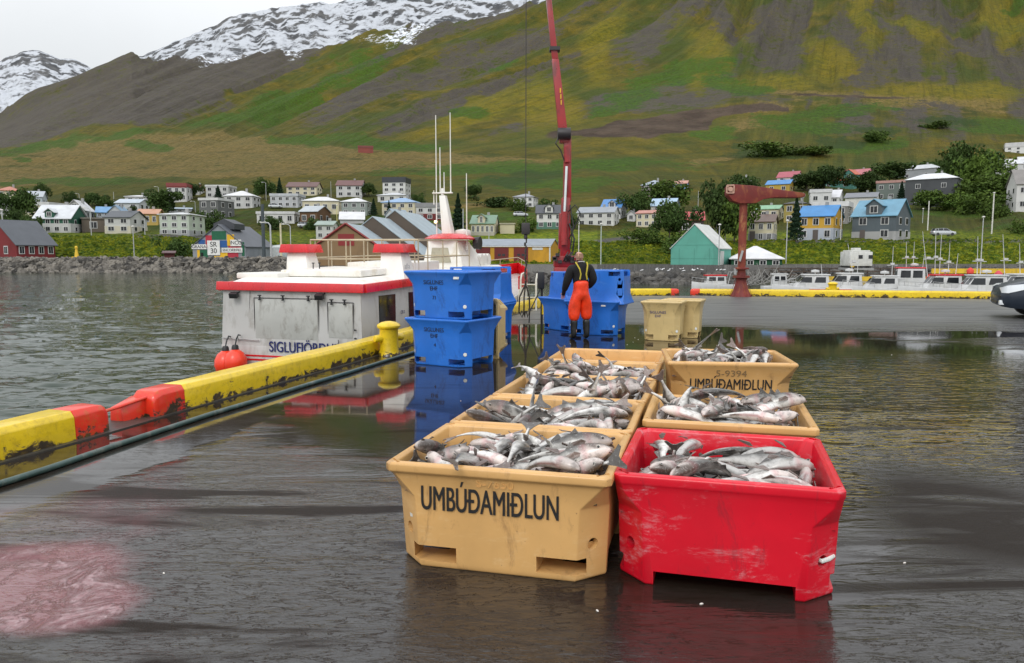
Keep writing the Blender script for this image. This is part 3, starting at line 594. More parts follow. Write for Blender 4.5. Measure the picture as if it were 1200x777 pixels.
FISH_HEAPS = {'a':[[1,0.139,0.431,0.478,0.531,-0.847,0.005,-0.012],[0,-0.285,0.434,0.428,0.02,0.018,-0.975,0.219],[1,0.132,-0.389,0.425,0.368,0.927,0.071,0.018],[1,0.531,0.187,0.475,0.11,-0.71,0.625,-0.305],[2,-0.348,-0.347,0.422,0.058,-0.329,-0.923,0.193],[2,-0.518,0.14,0.428,0.488,-0.591,-0.46,0.448],[1,-0.037,-0.266,0.476,0.619,-0.683,-0.326,0.208],[3,0.065,-0.359,0.479,0.336,-0.929,-0.115,0.102],[0,0.363,0.246,0.449,0.562,0.711,0.281,0.316],[4,0.468,-0.343,0.535,0.316,0.833,-0.337,0.305],[4,0.527,-0.179,0.425,0.301,0.648,-0.609,-0.346],[4,-0.177,0.289,0.422,0.005,0.002,0.983,0.182],[3,0.514,0.165,0.544,0.603,-0.307,0.085,-0.731],[2,-0.38,0.024,0.429,0.929,-0.186,-0.073,0.313],[1,0.316,0.219,0.5,0.099,0.936,0.298,0.16],[0,-0.382,-0.405,0.551,0.265,0.061,-0.945,0.18],[4,-0.421,-0.344,0.549,0.957,-0.103,0.268,0.035],[5,-0.507,-0.1,0.562,0.414,-0.54,0.236,-0.694],[2,-0.39,0.289,0.503,0.928,-0.283,0.222,-0.094],[0,0.111,-0.418,0.525,0.504,-0.862,-0.053,0.002],[5,-0.012,-0.066,0.44,0.529,0.036,-0.217,-0.82],[5,-0.389,0.327,0.578,0.624,-0.733,-0.007,0.272],[2,0.384,-0.107,0.429,0.718,-0.14,-0.143,0.667],[4,-0.011,0.367,0.467,0.092,0.982,-0.114,-0.121],[2,-0.267,-0.289,0.515,0.284,-0.015,-0.952,0.111],[4,0.4,-0.114,0.495,0.214,0.562,0.742,0.296],[4,0.112,0.362,0.494,0.01,-0.131,-0.859,-0.495],[4,-0.171,0.257,0.492,0.129,-0.118,-0.839,-0.516],[4,0.274,0.03,0.428,0.433,0.115,-0.227,-0.864],[3,0.287,0.29,0.484,0.835,-0.464,-0.235,0.178],[4,-0.366,-0.157,0.427,0.561,0.807,-0.123,-0.139],[0,0.447,-0.274,0.558,0.26,0.299,0.902,-0.17],[4,-0.043,-0.325,0.511,0.206,0.118,-0.632,-0.738],[3,0.419,-0.168,0.591,0.955,-0.187,-0.228,-0.026],[3,-0.218,-0.39,0.621,0.522,-0.419,-0.256,0.698],[4,0.223,-0.047,0.509,0.472,0.176,-0.48,-0.718],[1,-0.006,0.123,0.492,0.253,-0.21,0.732,-0.597],[2,-0.431,-0.125,0.549,0.903,-0.234,-0.256,-0.253],[4,0.063,0.013,0.48,0.254,-0.068,-0.353,-0.898],[2,-0.1,0.185,0.469,0.051,-0.165,0.719,-0.673],[4,0.24,-0.23,0.513,0.287,0.909,-0.175,0.247],[3,0.043,-0.133,0.561,0.166,-0.286,0.847,-0.416],[5,0.336,0.278,0.561,0.339,0.061,0.373,-0.862],[3,0.337,0.164,0.608,0.98,-0.113,-0.128,0.101],[0,0.181,0.095,0.534,0.034,-0.084,0.995,0.035],[4,-0.109,0.038,0.53,0.496,0.591,0.271,0.575],[1,0.173,0.27,0.586,0.529,0.748,0.261,0.306],[2,0.027,0.326,0.54,0.125,-0.054,-0.856,0.498],[2,0.235,-0.348,0.587,0.674,-0.697,0.022,-0.243],[4,-0.263,-0.056,0.49,0.039,-0.468,-0.814,-0.342],[0,0.24,-0.014,0.6,0.398,-0.866,-0.256,0.16],[2,-0.361,0.033,0.493,0.101,0.684,0.713,-0.118],[1,0.001,-0.004,0.607,0.455,0.506,0.632,0.371],[0,-0.317,-0.044,0.577,0.615,-0.747,0.178,-0.182]],'b':[[0,-0.155,-0.292,0.423,0.78,-0.625,0.013,-0.028],[4,0.437,0.119,0.477,0.198,-0.747,0.552,-0.313],[2,0.453,0.251,0.422,0.155,-0.706,0.678,-0.135],[4,-0.282,-0.357,0.428,0.102,0.03,0.209,0.972],[4,0.187,-0.253,0.425,0.084,0.839,0.533,0.076],[3,-0.104,-0.004,0.429,0.61,-0.787,-0.083,0.034],[2,0.439,-0.278,0.429,0.724,-0.141,-0.142,0.66],[4,0.289,0.356,0.514,0.212,0.189,-0.044,-0.958],[4,-0.215,0.353,0.428,0.98,0.194,-0.019,-0.04],[4,-0.014,-0.164,0.422,0.205,0.96,0.187,0.028],[1,0.27,-0.428,0.485,0.861,-0.492,-0.118,-0.053],[0,0.397,-0.125,0.479,0.518,-0.717,0.289,-0.367],[2,-0.357,0.137,0.43,0.378,-0.084,0.162,-0.907],[4,-0.326,0.29,0.442,0.024,-0.179,0.953,0.244],[2,0.313,0.344,0.453,0.022,0.991,0.048,0.127],[5,-0.012,0.264,0.425,0.915,-0.14,-0.069,0.371],[1,0.12,-0.321,0.498,0.135,0.171,-0.377,-0.9],[2,-0.377,0.438,0.472,0.833,-0.546,-0.078,-0.039],[1,-0.357,0.019,0.425,0.735,0.57,0.239,0.277],[3,-0.137,-0.15,0.434,0.539,-0.824,-0.159,0.065],[4,0.316,-0.279,0.474,0.366,0.074,-0.469,-0.8],[1,-0.347,-0.216,0.478,0.188,0.344,-0.867,-0.307],[3,-0.13,0.346,0.517,0.883,-0.447,-0.082,0.122],[4,-0.357,-0.167,0.426,0.057,0.334,-0.938,-0.072],[0,0.256,0.04,0.493,0.675,0.531,0.329,0.392],[3,-0.429,-0.159,0.554,0.189,-0.438,0.479,-0.736],[3,-0.252,0.121,0.527,0.062,-0.126,0.746,-0.651],[5,-0.313,0.198,0.488,0.197,-0.166,0.068,-0.964],[0,0.007,-0.309,0.502,0.401,-0.887,-0.209,0.092],[5,-0.27,-0.338,0.534,0.036,0.15,-0.945,0.289],[2,0.019,0.14,0.429,0.715,-0.692,-0.034,0.091],[2,0.271,-0.155,0.555,0.159,-0.889,0.405,-0.139],[0,-0.343,-0.061,0.581,0.709,0.675,-0.064,-0.193],[5,0.375,0.13,0.507,0.437,-0.29,0.512,-0.68],[0,-0.244,0.202,0.539,0.627,-0.717,-0.056,0.301],[5,0.029,-0.435,0.567,0.021,0.044,0.107,-0.993],[1,0.266,0.399,0.598,0.573,0.818,0.058,-0.002],[5,0.051,0.225,0.529,0.835,-0.376,-0.103,0.388],[0,-0.004,-0.108,0.518,0.429,-0.887,0.104,-0.134],[0,0.05,0.054,0.547,0.037,0.953,0.215,0.209],[0,0.209,0.119,0.523,0.062,-0.355,0.926,-0.112],[0,-0.286,0.289,0.562,0.006,0.062,0.767,-0.639],[3,-0.278,0.001,0.586,0.093,0.14,-0.113,0.979],[3,-0.2,-0.249,0.491,0.483,-0.863,-0.127,-0.073],[4,0.527,-0.052,0.534,0.382,0.603,-0.646,-0.27],[3,0.379,0.268,0.604,0.152,0.127,-0.205,-0.958],[1,0.278,0.003,0.604,0.586,0.796,0.094,0.122],[5,-0.1,-0.118,0.583,0.569,-0.192,0.268,-0.753]],'c':[[1,0.144,-0.436,0.461,0.956,0.292,-0.012,-0.013],[4,-0.179,0.338,0.462,0.071,-0.105,-0.992,-0.004],[1,0.268,0.351,0.47,0.646,0.758,0.062,0.065],[0,-0.287,-0.42,0.499,0.051,-0.051,-0.844,0.531],[3,0.242,0.413,0.464,0.06,-0.035,-0.02,-0.997],[1,0.271,-0.329,0.46,0.933,0.334,-0.048,-0.124],[4,0.23,0.152,0.458,0.938,0.189,0.046,0.288],[4,-0.382,-0.284,0.452,0.105,0.606,0.777,0.134],[1,-0.469,-0.191,0.459,0.644,0.281,0.29,0.65],[0,-0.01,0.224,0.494,0.179,0.488,0.673,0.526],[0,-0.333,0.195,0.451,0.431,-0.822,0.329,-0.176],[5,-0.335,0.338,0.456,0.981,-0.047,-0.017,-0.189],[1,0.497,0.103,0.562,0.472,-0.415,0.691,-0.357],[3,0.356,0.081,0.459,0.246,-0.354,0.708,-0.56],[2,0.245,-0.4,0.577,0.189,0.913,-0.284,0.225],[3,-0.394,0.035,0.471,0.371,0.362,0.504,0.691],[4,-0.273,0.35,0.528,0.01,-0.154,-0.889,-0.431],[2,-0.429,-0.218,0.504,0.579,-0.332,-0.48,0.569],[1,0.522,-0.421,0.629,0.451,0.822,-0.347,0.029],[1,0.264,-0.213,0.455,0.761,0.647,-0.008,-0.038],[2,0.165,0.048,0.482,0.096,-0.169,0.972,-0.129],[1,-0.491,0.37,0.614,0.401,0.835,-0.191,-0.324],[5,0.403,0.279,0.545,0.695,0.501,-0.003,0.516],[2,-0.126,-0.295,0.498,0.407,-0.005,0.024,0.913],[4,-0.527,0.018,0.568,0.218,0.658,0.632,0.348],[4,-0.123,0.084,0.49,0.207,-0.146,-0.964,0.084],[1,-0.215,-0.057,0.494,0.706,0.674,-0.065,-0.206],[4,0.177,-0.243,0.523,0.158,-0.024,0.763,0.626],[0,-0.151,-0.417,0.557,0.116,-0.03,-0.875,0.469],[2,-0.187,-0.286,0.517,0.069,-0.657,-0.682,-0.313],[4,0.012,0.026,0.505,0.897,0.415,0.0,0.151],[5,-0.078,0.233,0.554,0.135,-0.047,-0.532,0.835],[2,-0.397,0.179,0.557,0.961,-0.088,0.057,-0.254],[4,0.13,0.239,0.529,0.685,0.615,-0.303,-0.245],[0,0.205,-0.108,0.536,0.705,-0.707,0.043,0.018],[0,0.257,0.265,0.578,0.921,-0.122,0.049,-0.367],[4,-0.003,0.311,0.535,0.113,0.428,0.612,0.655],[1,0.509,-0.157,0.572,0.315,-0.574,0.3,-0.694],[3,-0.163,0.131,0.579,0.007,-0.181,0.492,-0.851],[3,0.343,0.252,0.61,0.883,-0.313,0.046,-0.347],[1,0.292,-0.209,0.574,0.042,0.244,0.758,0.603],[4,0.42,0.013,0.556,0.143,0.9,-0.384,0.152],[4,0.122,-0.311,0.538,0.329,0.908,-0.037,0.256],[5,0.126,0.013,0.561,0.924,-0.349,-0.125,0.09],[3,-0.043,-0.0,0.6,0.543,-0.189,0.392,-0.718],[5,-0.139,-0.325,0.568,0.793,-0.597,-0.116,0.013]],'d':[[1,-0.368,0.21,0.445,0.387,0.295,0.559,0.671],[1,0.101,-0.209,0.445,0.727,0.671,-0.084,-0.12],[0,0.265,0.395,0.447,0.036,-0.038,0.521,-0.852],[5,-0.285,-0.413,0.445,0.033,-0.034,-0.493,0.869],[4,0.498,-0.295,0.454,0.519,0.518,0.503,0.458],[3,0.069,-0.359,0.524,0.093,-0.095,0.024,-0.991],[2,0.32,0.161,0.448,0.919,-0.284,-0.074,0.264],[2,-0.526,0.184,0.447,0.399,-0.588,0.613,-0.347],[2,0.195,-0.343,0.449,0.978,-0.2,0.001,-0.051],[0,-0.214,-0.036,0.443,0.774,-0.621,0.07,-0.099],[3,-0.162,-0.178,0.466,0.696,0.682,-0.199,-0.105],[0,-0.221,0.161,0.476,0.551,-0.573,-0.367,0.483],[1,-0.262,-0.347,0.447,0.875,0.471,-0.044,-0.103],[4,-0.25,0.351,0.494,0.98,0.05,-0.194,0.007],[1,-0.265,-0.269,0.53,0.111,0.045,0.494,0.861],[3,0.428,-0.159,0.492,0.515,0.385,-0.597,-0.479],[2,-0.411,-0.335,0.526,0.844,-0.468,-0.093,-0.244],[5,0.28,0.331,0.445,0.129,-0.069,0.553,-0.82],[1,-0.066,-0.153,0.524,0.839,0.519,-0.137,-0.091],[5,0.217,0.43,0.518,0.017,-0.05,0.666,-0.744],[0,-0.004,-0.03,0.49,0.545,-0.796,0.261,-0.041],[1,0.289,0.203,0.447,0.075,0.245,-0.924,-0.283],[4,0.108,-0.428,0.508,0.701,0.691,-0.062,0.163],[1,-0.327,0.294,0.568,0.562,0.76,-0.313,-0.086],[4,-0.393,-0.061,0.477,0.016,-0.529,0.839,0.131],[4,0.352,-0.055,0.481,0.957,-0.005,-0.154,0.245],[2,-0.04,0.22,0.448,0.491,-0.271,-0.355,0.748],[4,0.383,0.222,0.511,0.415,0.811,0.389,0.14],[1,0.312,0.348,0.547,0.19,0.08,-0.67,-0.713],[1,-0.137,-0.241,0.525,0.799,0.571,-0.188,-0.024],[2,-0.372,-0.314,0.606,0.462,-0.878,0.081,-0.096],[3,0.211,-0.025,0.526,0.487,0.842,-0.228,0.044],[3,0.008,0.047,0.52,0.722,-0.668,-0.033,-0.177],[1,-0.313,-0.012,0.518,0.31,0.448,-0.507,-0.667],[2,0.273,-0.194,0.549,0.306,-0.926,0.186,-0.119],[0,-0.324,0.15,0.541,0.306,-0.237,0.511,-0.767],[4,0.242,0.024,0.51,0.917,0.336,-0.21,-0.037],[3,-0.163,0.301,0.566,0.501,-0.09,-0.551,0.661],[5,-0.484,0.24,0.562,0.682,-0.448,0.124,-0.564]],'e':[[4,-0.382,-0.229,0.358,0.981,0.194,-0.013,-0.006],[1,0.099,0.436,0.361,0.013,0.011,0.302,0.953],[0,0.123,-0.405,0.395,0.988,0.148,-0.036,-0.006],[1,0.255,-0.153,0.361,0.217,0.058,-0.287,-0.931],[1,0.265,-0.322,0.354,0.581,0.813,0.029,-0.003],[1,0.509,0.176,0.477,0.391,0.524,0.512,0.557],[2,-0.528,0.209,0.359,0.667,-0.122,-0.15,0.72],[2,0.306,-0.372,0.443,0.401,-0.914,0.054,-0.027],[0,0.53,-0.019,0.371,0.115,0.704,0.67,0.204],[0,0.221,-0.089,0.376,0.34,0.926,0.102,0.131],[3,-0.185,0.119,0.359,0.432,-0.532,-0.586,0.432],[0,-0.285,-0.292,0.35,0.037,-0.053,0.808,-0.585],[4,-0.338,0.241,0.358,0.781,0.364,0.245,0.444],[0,-0.396,0.046,0.383,0.839,-0.06,-0.126,0.526],[2,-0.506,-0.333,0.5,0.156,0.705,-0.555,0.413],[5,0.126,-0.302,0.431,0.729,-0.651,-0.209,0.021],[1,-0.526,0.031,0.401,0.242,0.665,0.62,0.339],[3,-0.115,-0.257,0.402,0.105,-0.173,0.496,-0.844],[3,0.243,0.347,0.358,0.937,-0.316,-0.068,0.137],[4,0.398,-0.163,0.406,0.182,-0.844,-0.477,-0.165],[2,-0.248,0.18,0.427,0.523,-0.633,-0.522,0.231],[1,-0.013,-0.38,0.43,0.545,0.832,-0.093,0.039],[2,0.266,0.2,0.357,0.498,-0.823,-0.211,0.177],[5,-0.236,-0.155,0.443,0.152,-0.428,0.638,-0.622],[2,0.248,-0.035,0.452,0.812,-0.563,-0.153,0.007],[4,0.029,-0.068,0.395,0.004,-0.955,0.222,-0.195],[1,0.111,0.22,0.354,0.079,0.19,-0.872,-0.445],[1,-0.264,-0.43,0.354,0.014,-0.003,0.901,0.434],[3,-0.14,0.048,0.412,0.174,-0.105,-0.083,-0.976],[2,0.474,0.229,0.381,0.488,-0.305,0.547,-0.608],[2,-0.437,0.208,0.443,0.481,-0.452,-0.481,0.578],[5,-0.112,-0.243,0.493,0.35,-0.277,0.431,-0.784],[1,0.097,0.049,0.378,0.743,0.66,0.107,0.025],[4,-0.36,-0.071,0.397,0.294,0.073,-0.504,-0.809],[3,0.209,0.126,0.464,0.907,-0.382,0.054,-0.168],[2,0.209,0.316,0.431,0.701,-0.708,-0.061,0.061],[1,0.031,0.319,0.44,0.812,0.549,0.124,0.154],[0,-0.009,-0.022,0.439,0.081,0.073,-0.891,0.442]],'f':[[4,0.307,0.088,0.456,0.48,0.833,0.257,0.098],[2,0.219,-0.01,0.459,0.963,-0.195,-0.047,0.182],[0,-0.072,0.091,0.478,0.619,0.777,0.041,0.11],[0,-0.274,-0.009,0.477,0.042,-0.076,-0.859,-0.505],[2,-0.362,-0.431,0.452,0.204,-0.978,0.036,0.003],[4,0.319,0.348,0.458,0.982,0.189,-0.012,0.009],[3,-0.256,0.113,0.499,0.065,-0.201,-0.75,0.626],[5,-0.53,-0.159,0.483,0.096,-0.69,0.692,-0.188],[4,0.377,0.331,0.512,0.257,-0.873,-0.366,-0.195],[2,-0.318,0.353,0.46,0.205,-0.053,0.174,-0.962],[0,0.467,-0.109,0.453,0.601,-0.476,-0.405,0.498],[0,0.168,0.075,0.453,0.397,-0.873,-0.261,0.11],[5,-0.427,-0.152,0.561,0.566,-0.205,0.204,-0.772],[1,-0.388,-0.212,0.534,0.367,0.733,0.516,0.249],[3,0.336,-0.117,0.537,0.395,-0.256,-0.676,0.567],[3,-0.044,0.289,0.459,0.595,-0.76,-0.22,0.141],[5,-0.024,-0.121,0.488,0.237,-0.098,-0.549,0.795],[1,-0.362,0.263,0.559,0.152,-0.949,-0.163,0.222],[4,-0.152,-0.2,0.453,0.007,0.086,0.985,0.15],[2,-0.182,-0.325,0.453,0.168,-0.98,0.105,-0.017],[0,0.514,-0.185,0.507,0.395,-0.547,-0.679,0.289],[0,-0.252,0.365,0.508,0.399,-0.899,-0.082,0.159],[5,-0.493,0.293,0.625,0.664,-0.647,-0.05,0.371],[4,-0.3,-0.224,0.52,0.276,0.841,0.337,0.321],[4,0.504,-0.342,0.553,0.506,0.611,0.162,0.588],[4,0.191,0.341,0.511,0.192,0.06,0.054,-0.978],[5,0.045,-0.242,0.495,0.127,-0.012,-0.6,0.79],[1,-0.195,-0.394,0.549,0.065,-0.161,-0.615,-0.769],[1,0.158,-0.157,0.472,0.609,0.746,-0.168,-0.211],[5,-0.085,0.213,0.571,0.664,-0.341,0.295,-0.597],[0,-0.017,-0.359,0.533,0.604,-0.785,0.103,-0.088],[0,0.317,0.283,0.572,0.045,0.253,0.727,0.637],[4,0.363,-0.323,0.516,0.186,0.087,0.05,-0.977],[5,0.318,0.206,0.581,0.968,-0.182,-0.167,0.04],[3,0.278,-0.315,0.53,0.752,-0.603,-0.248,0.1],[4,-0.211,0.18,0.519,0.153,-0.079,-0.62,-0.765],[2,0.139,-0.252,0.574,0.391,-0.195,-0.326,0.838],[0,0.094,-0.354,0.603,0.575,-0.803,0.099,-0.12],[1,0.097,0.165,0.553,0.368,0.505,0.635,0.455],[1,0.431,0.054,0.582,0.416,0.32,-0.572,-0.631],[1,0.039,0.165,0.548,0.618,0.134,0.185,0.752],[5,-0.043,0.425,0.611,0.063,-0.011,0.588,-0.807],[4,0.289,0.356,0.651,0.314,0.03,-0.1,-0.944],[0,-0.074,-0.212,0.615,0.309,-0.489,0.644,-0.5],[5,-0.524,-0.001,0.567,0.427,-0.604,0.318,-0.593]],'g':[[2,0.352,-0.076,0.603,0.122,-0.708,0.685,-0.116],[0,-0.137,-0.425,0.605,0.013,0.003,-0.582,0.813],[1,0.522,-0.15,0.625,0.548,0.418,0.416,0.593],[2,-0.435,-0.121,0.669,0.439,-0.814,-0.378,0.027],[1,-0.252,0.312,0.606,0.059,0.022,0.571,0.819],[3,-0.261,-0.049,0.609,0.263,-0.304,-0.73,0.552],[3,0.396,0.178,0.609,0.332,-0.396,-0.685,0.514],[3,-0.249,0.371,0.611,0.103,0.019,-0.101,0.989],[3,0.279,-0.029,0.623,0.593,0.461,-0.449,-0.485],[5,-0.15,0.232,0.608,0.032,-0.037,0.86,-0.507],[3,0.096,-0.044,0.618,0.669,0.459,0.263,0.522],[3,-0.262,-0.18,0.65,0.902,-0.218,-0.18,0.326],[2,0.081,0.431,0.633,0.065,0.045,0.991,-0.106],[1,-0.51,0.121,0.628,0.479,0.581,-0.447,-0.483],[2,0.352,0.216,0.681,0.228,-0.916,-0.33,0.018],[5,0.073,-0.203,0.652,0.233,-0.183,0.838,-0.458],[1,-0.352,-0.182,0.647,0.035,0.411,-0.861,-0.296],[2,0.059,-0.437,0.644,0.034,0.05,-0.577,0.815],[2,0.281,-0.338,0.614,0.987,-0.137,-0.025,-0.082],[0,-0.154,0.403,0.707,0.003,-0.094,0.826,-0.555],[4,-0.242,0.088,0.643,0.209,0.189,0.403,0.871],[2,0.365,0.149,0.677,0.908,-0.092,-0.092,0.398],[1,0.243,0.313,0.684,0.901,0.347,-0.065,0.25],[2,-0.111,-0.256,0.645,0.182,-0.339,0.722,-0.575],[2,0.349,-0.201,0.694,0.478,-0.603,-0.466,0.438],[4,0.235,-0.183,0.692,0.287,0.414,-0.508,-0.699],[5,-0.076,-0.068,0.633,0.876,0.14,0.098,0.452],[1,0.059,0.133,0.678,0.668,0.733,-0.059,0.114],[4,0.257,-0.024,0.692,0.812,0.479,0.05,0.329],[4,-0.297,-0.356,0.685,0.158,0.389,-0.736,0.531],[4,-0.004,0.279,0.689,0.833,0.52,-0.113,-0.154],[4,-0.25,0.247,0.684,0.006,0.046,-0.884,-0.465],[0,-0.084,0.087,0.703,0.053,-0.195,-0.901,0.384]]}
# ---------------------------------------------------------------- plastic tubs
def plastic(name, c, scuff, amt, dirt, damt):
    if name in MATS: return MATS[name]
    t = NT(name)
    base = t.mix(t.rng(t.noise(2.2, 5), .3, .7), [x*.88 for x in c], [min(1, x*1.08) for x in c])
    sc_ = t.noise(3.0, 10, .78, t.mapped((1, 1, 2.4)), .6)
    f = t.math('MULTIPLY', t.rng(sc_, .53, .64), t.rng(t.noise(38, 6, .75, t.mapped((.35, .35, 1.8))), .40, .62))
    base = t.mix(t.math('MULTIPLY', f, amt), base, scuff)
    d = t.rng(t.noise(4.2, 9, .75, t.mapped((1.4, 1.4, .5)), .5), .55, .68, 0, damt)
    base = t.mix(d, base, dirt)
    sp = t.rng(t.noise(45, 2, .5), .74, .78, 0, .65)
    base = t.mix(sp, base, dirt)
    t.color(base); t.rough(t.rng(f, 0, 1, .30, .55)); t.b.inputs['Specular IOR Level'].default_value = .45
    t.b.inputs['Subsurface Weight'].default_value = 0
    h = t.math('ADD', t.math('MULTIPLY', t.noise(9, 4), .6), t.math('MULTIPLY', t.noise(130, 3), .12)); t.bump(h, .28, .006)
    MATS[name] = t.m; return t.m
TAN = plastic('tan_plastic', (.64, .37, .135), (.80, .60, .34), .35, (.20, .10, .045), .55)
PALE = plastic('pale_tan_plastic', (.58, .43, .19), (.68, .56, .36), .35, (.16, .11, .05), .5)
RED = plastic('red_plastic', (.64, .005, .020), (.60, .24, .26), .9, (.22, .02, .03), .6)
BLUE = plastic('blue_plastic', (.022, .155, .58), (.10, .30, .66), .3, (.015, .05, .20), .6)
DARKHOLE = mat('dark_recess', (.02, .018, .015), .9)
WHITEP = mat('white_cap_plastic', (.72, .72, .68), .5, dirt=(.3, .28, .22), dirt_amt=.5, dscale=30)
BLACKTXT = mat('black_stencil_ink', (.012, .011, .011), .6, var=.1)
_tub = {}; _prof = {}
def face_in(W, D, H_, z):
    return -np.interp(z, [p[0] for p in _prof[(W, D, H_)]], [p[1] for p in _prof[(W, D, H_)]])
def tub_mesh(W, D, H_, style, m):
    key = (W, D, H_, style, m.name)
    if key in _tub: return _tub[key]
    mb = MB()
    def ring(z, a, b, c):
        return [(a-c, -b, z), (a, -b+c, z), (a, b-c, z), (a-c, b, z), (-a+c, b, z), (-a, b-c, z), (-a, -b+c, z), (-a+c, -b, z)]
    a, b = W/2, D/2; ch = .145 if min(W, D) > .7 else .10; fl = .028
    if m is RED: lo_ = [(0, a-.030, b-.030, ch), (.012, a-.024, b-.024, ch), (H_*.60, a-.012, b-.012, ch), (H_*.66, a-.012, b-.012, ch*.97), (H_*.84, a-.010, b-.010, .045), (H_*.90, a-.006, b-.006, .040), (H_*.92, a, b, .040)]
    elif H_ < .65: lo_ = [(0, a-.052, b-.052, ch), (.012, a-.046, b-.046, ch), (H_*.62, a-.029, b-.029, ch), (H_*.68, a-.028, b-.028, ch*.97), (H_*.86, a-.026, b-.026, .040), (H_*.895, a-.018, b-.018, .030), (H_*.92, a, b, .028)]
    else: lo_ = [(0, a-.068, b-.068, ch), (.012, a-.060, b-.060, ch), (H_*.60, a-.046, b-.046, ch), (H_*.72, a-.042, b-.042, ch*.98), (H_*.88, a-.026, b-.026, .050), (H_*.95, a-.004, b-.004, .030), (H_*.96, a, b, .028)]
    _prof[(W, D, H_)] = [(z_, a_-a) for z_, a_, b_, c_ in lo_]
    sec = lo_+[
           (H_*.985, a, b, .028), (H_, a-.010, b-.010, .028), (H_, a-.040, b-.040, .03), (H_-.012, a-.052, b-.052, .05), (H_*.8, a-.062, b-.062, .085), (.20, a-.085, b-.085, .10), (.165, a-.12, b-.12, .10)]
    mb.loft([ring(*s) for s in sec])
    me = mb.mesh('tub_shell', m, smooth=32, bevel=.009)
    o = bpy.data.objects.new('t', me); col.objects.link(o)
    cm = MB()
    if style == 'arch_front':
        cm.box2((-a*.62, -b-.1, -.05), (a*.62, -b+.45, .078)); cm.box2((-a*.62, b-.45, -.05), (a*.62, b+.1, .078))
        for sy in (-.28*D, .28*D): cm.box2((-a-.1, sy-.11, .03), (a+.1, sy+.11, .115))
    else:
        for sx in (-.285*W, .285*W): cm.box2((sx-.105*W, -b-.1, .035), (sx+.105*W, b+.1, .125))
        cm.box2((-a-.1, -b*.56, -.05), (-a+.3, b*.56, .13)); cm.box2((a-.3, -b*.56, -.05), (a+.1, b*.56, .13))
    for sx in (-1, 1):
        for sy in (-1, 1):
            # drain hollow low on each chamfered corner
            ins = .042 if H_ < .65 else .058; cx, cy = sx*(a-ins-ch/2), sy*(b-ins-ch/2); d = Vector((sx, sy, 0)).normalized()
            cm.tube([Vector((cx, cy, .20))-d*.035, Vector((cx, cy, .20))+d*.08], .034, 14)
            q = Vector((sx*(a-.05), sy*(b-.05), H_)); tt = Vector((sx, -sy, 0)).normalized()
            cm.box((q.x, q.y, H_+.002), (.085, .016, .03), (0, 0, math.atan2(tt.y, tt.x)))
    cme = cm.mesh('c', m); co = bpy.data.objects.new('c', cme); col.objects.link(co)
    md = o.modifiers.new('b', 'BOOLEAN'); md.object = co; md.operation = 'DIFFERENCE'; md.solver = 'EXACT'; md.use_self = True
    dg = bpy.context.evaluated_depsgraph_get(); dg.update()
    res = bpy.data.meshes.new_from_object(o.evaluated_get(dg)); res.name = 'tub_shell'
    bpy.data.objects.remove(o); bpy.data.objects.remove(co)
    # pressed V mark under each drain
    bm = bmesh.new(); bm.from_mesh(res)
    bm.to_mesh(res); bm.free()
    res.polygons.foreach_set('use_smooth', [True]*len(res.polygons)); res.set_sharp_from_angle(angle=R(32))
    while len(res.materials) > 1: res.materials.pop()
    _tub[key] = res; return res
_plug = {}
def tub(m, label, W=1.23, D=1.03, H_=.745, style='pockets', pos=(0, 0), rz=0, z=0, flip=False, group=None, anchor=None, plug=False, rot=None):
    """pos is the front left rim corner when anchor is 'fl', the nearest corner (front right) when 'fr', else the centre"""
    a = Vector((math.cos(rz), math.sin(rz), 0)); r = Vector((-math.sin(rz), math.cos(rz), 0)); c = Vector((pos[0], pos[1], 0))
    if anchor == 'fl': c = c+a*W/2+r*D/2
    if anchor == 'fr': c = c-a*W/2+r*D/2
    e = empty('fish_tub', (c.x, c.y, z), rz, label, 'fish tub', group)
    if flip: e.location.z = z+H_; e.rotation_euler = (math.pi, 0, rz+math.pi)
    if rot: e.rotation_euler = rot
    s = bpy.data.objects.new('shell', tub_mesh(W, D, H_, style, m)); col.objects.link(s); s.parent = e
    ch = .145 if min(W, D) > .7 else .10
    for sx, sy in ((1, -1), (-1, -1)):
        mb = MB(); d = Vector((sx, sy, 0)).normalized(); ins = .042 if H_ < .65 else .058; q = Vector((sx*(W/2-ins-ch/2), sy*(D/2-ins-ch/2), .20))
        if plug:
            mb.tube([q-d*.02, q+d*.003, q+d*.008], [.030, .030, .024], 14); mb.build('drain_plug', WHITEP, e, smooth=True)
        mv = MB(); t_ = Vector((-d.y, d.x, 0))
        for sg in (1, -1):
            p0 = q+d*(-.012 if H_ > .65 else -.006)+Vector((0, 0, -.10)); p1 = p0+t_*.035*sg+Vector((0, 0, .035))
            mv.tube([p0, p1], .006, 6)
        mv.build('moulded_mark', m, e)
    return e
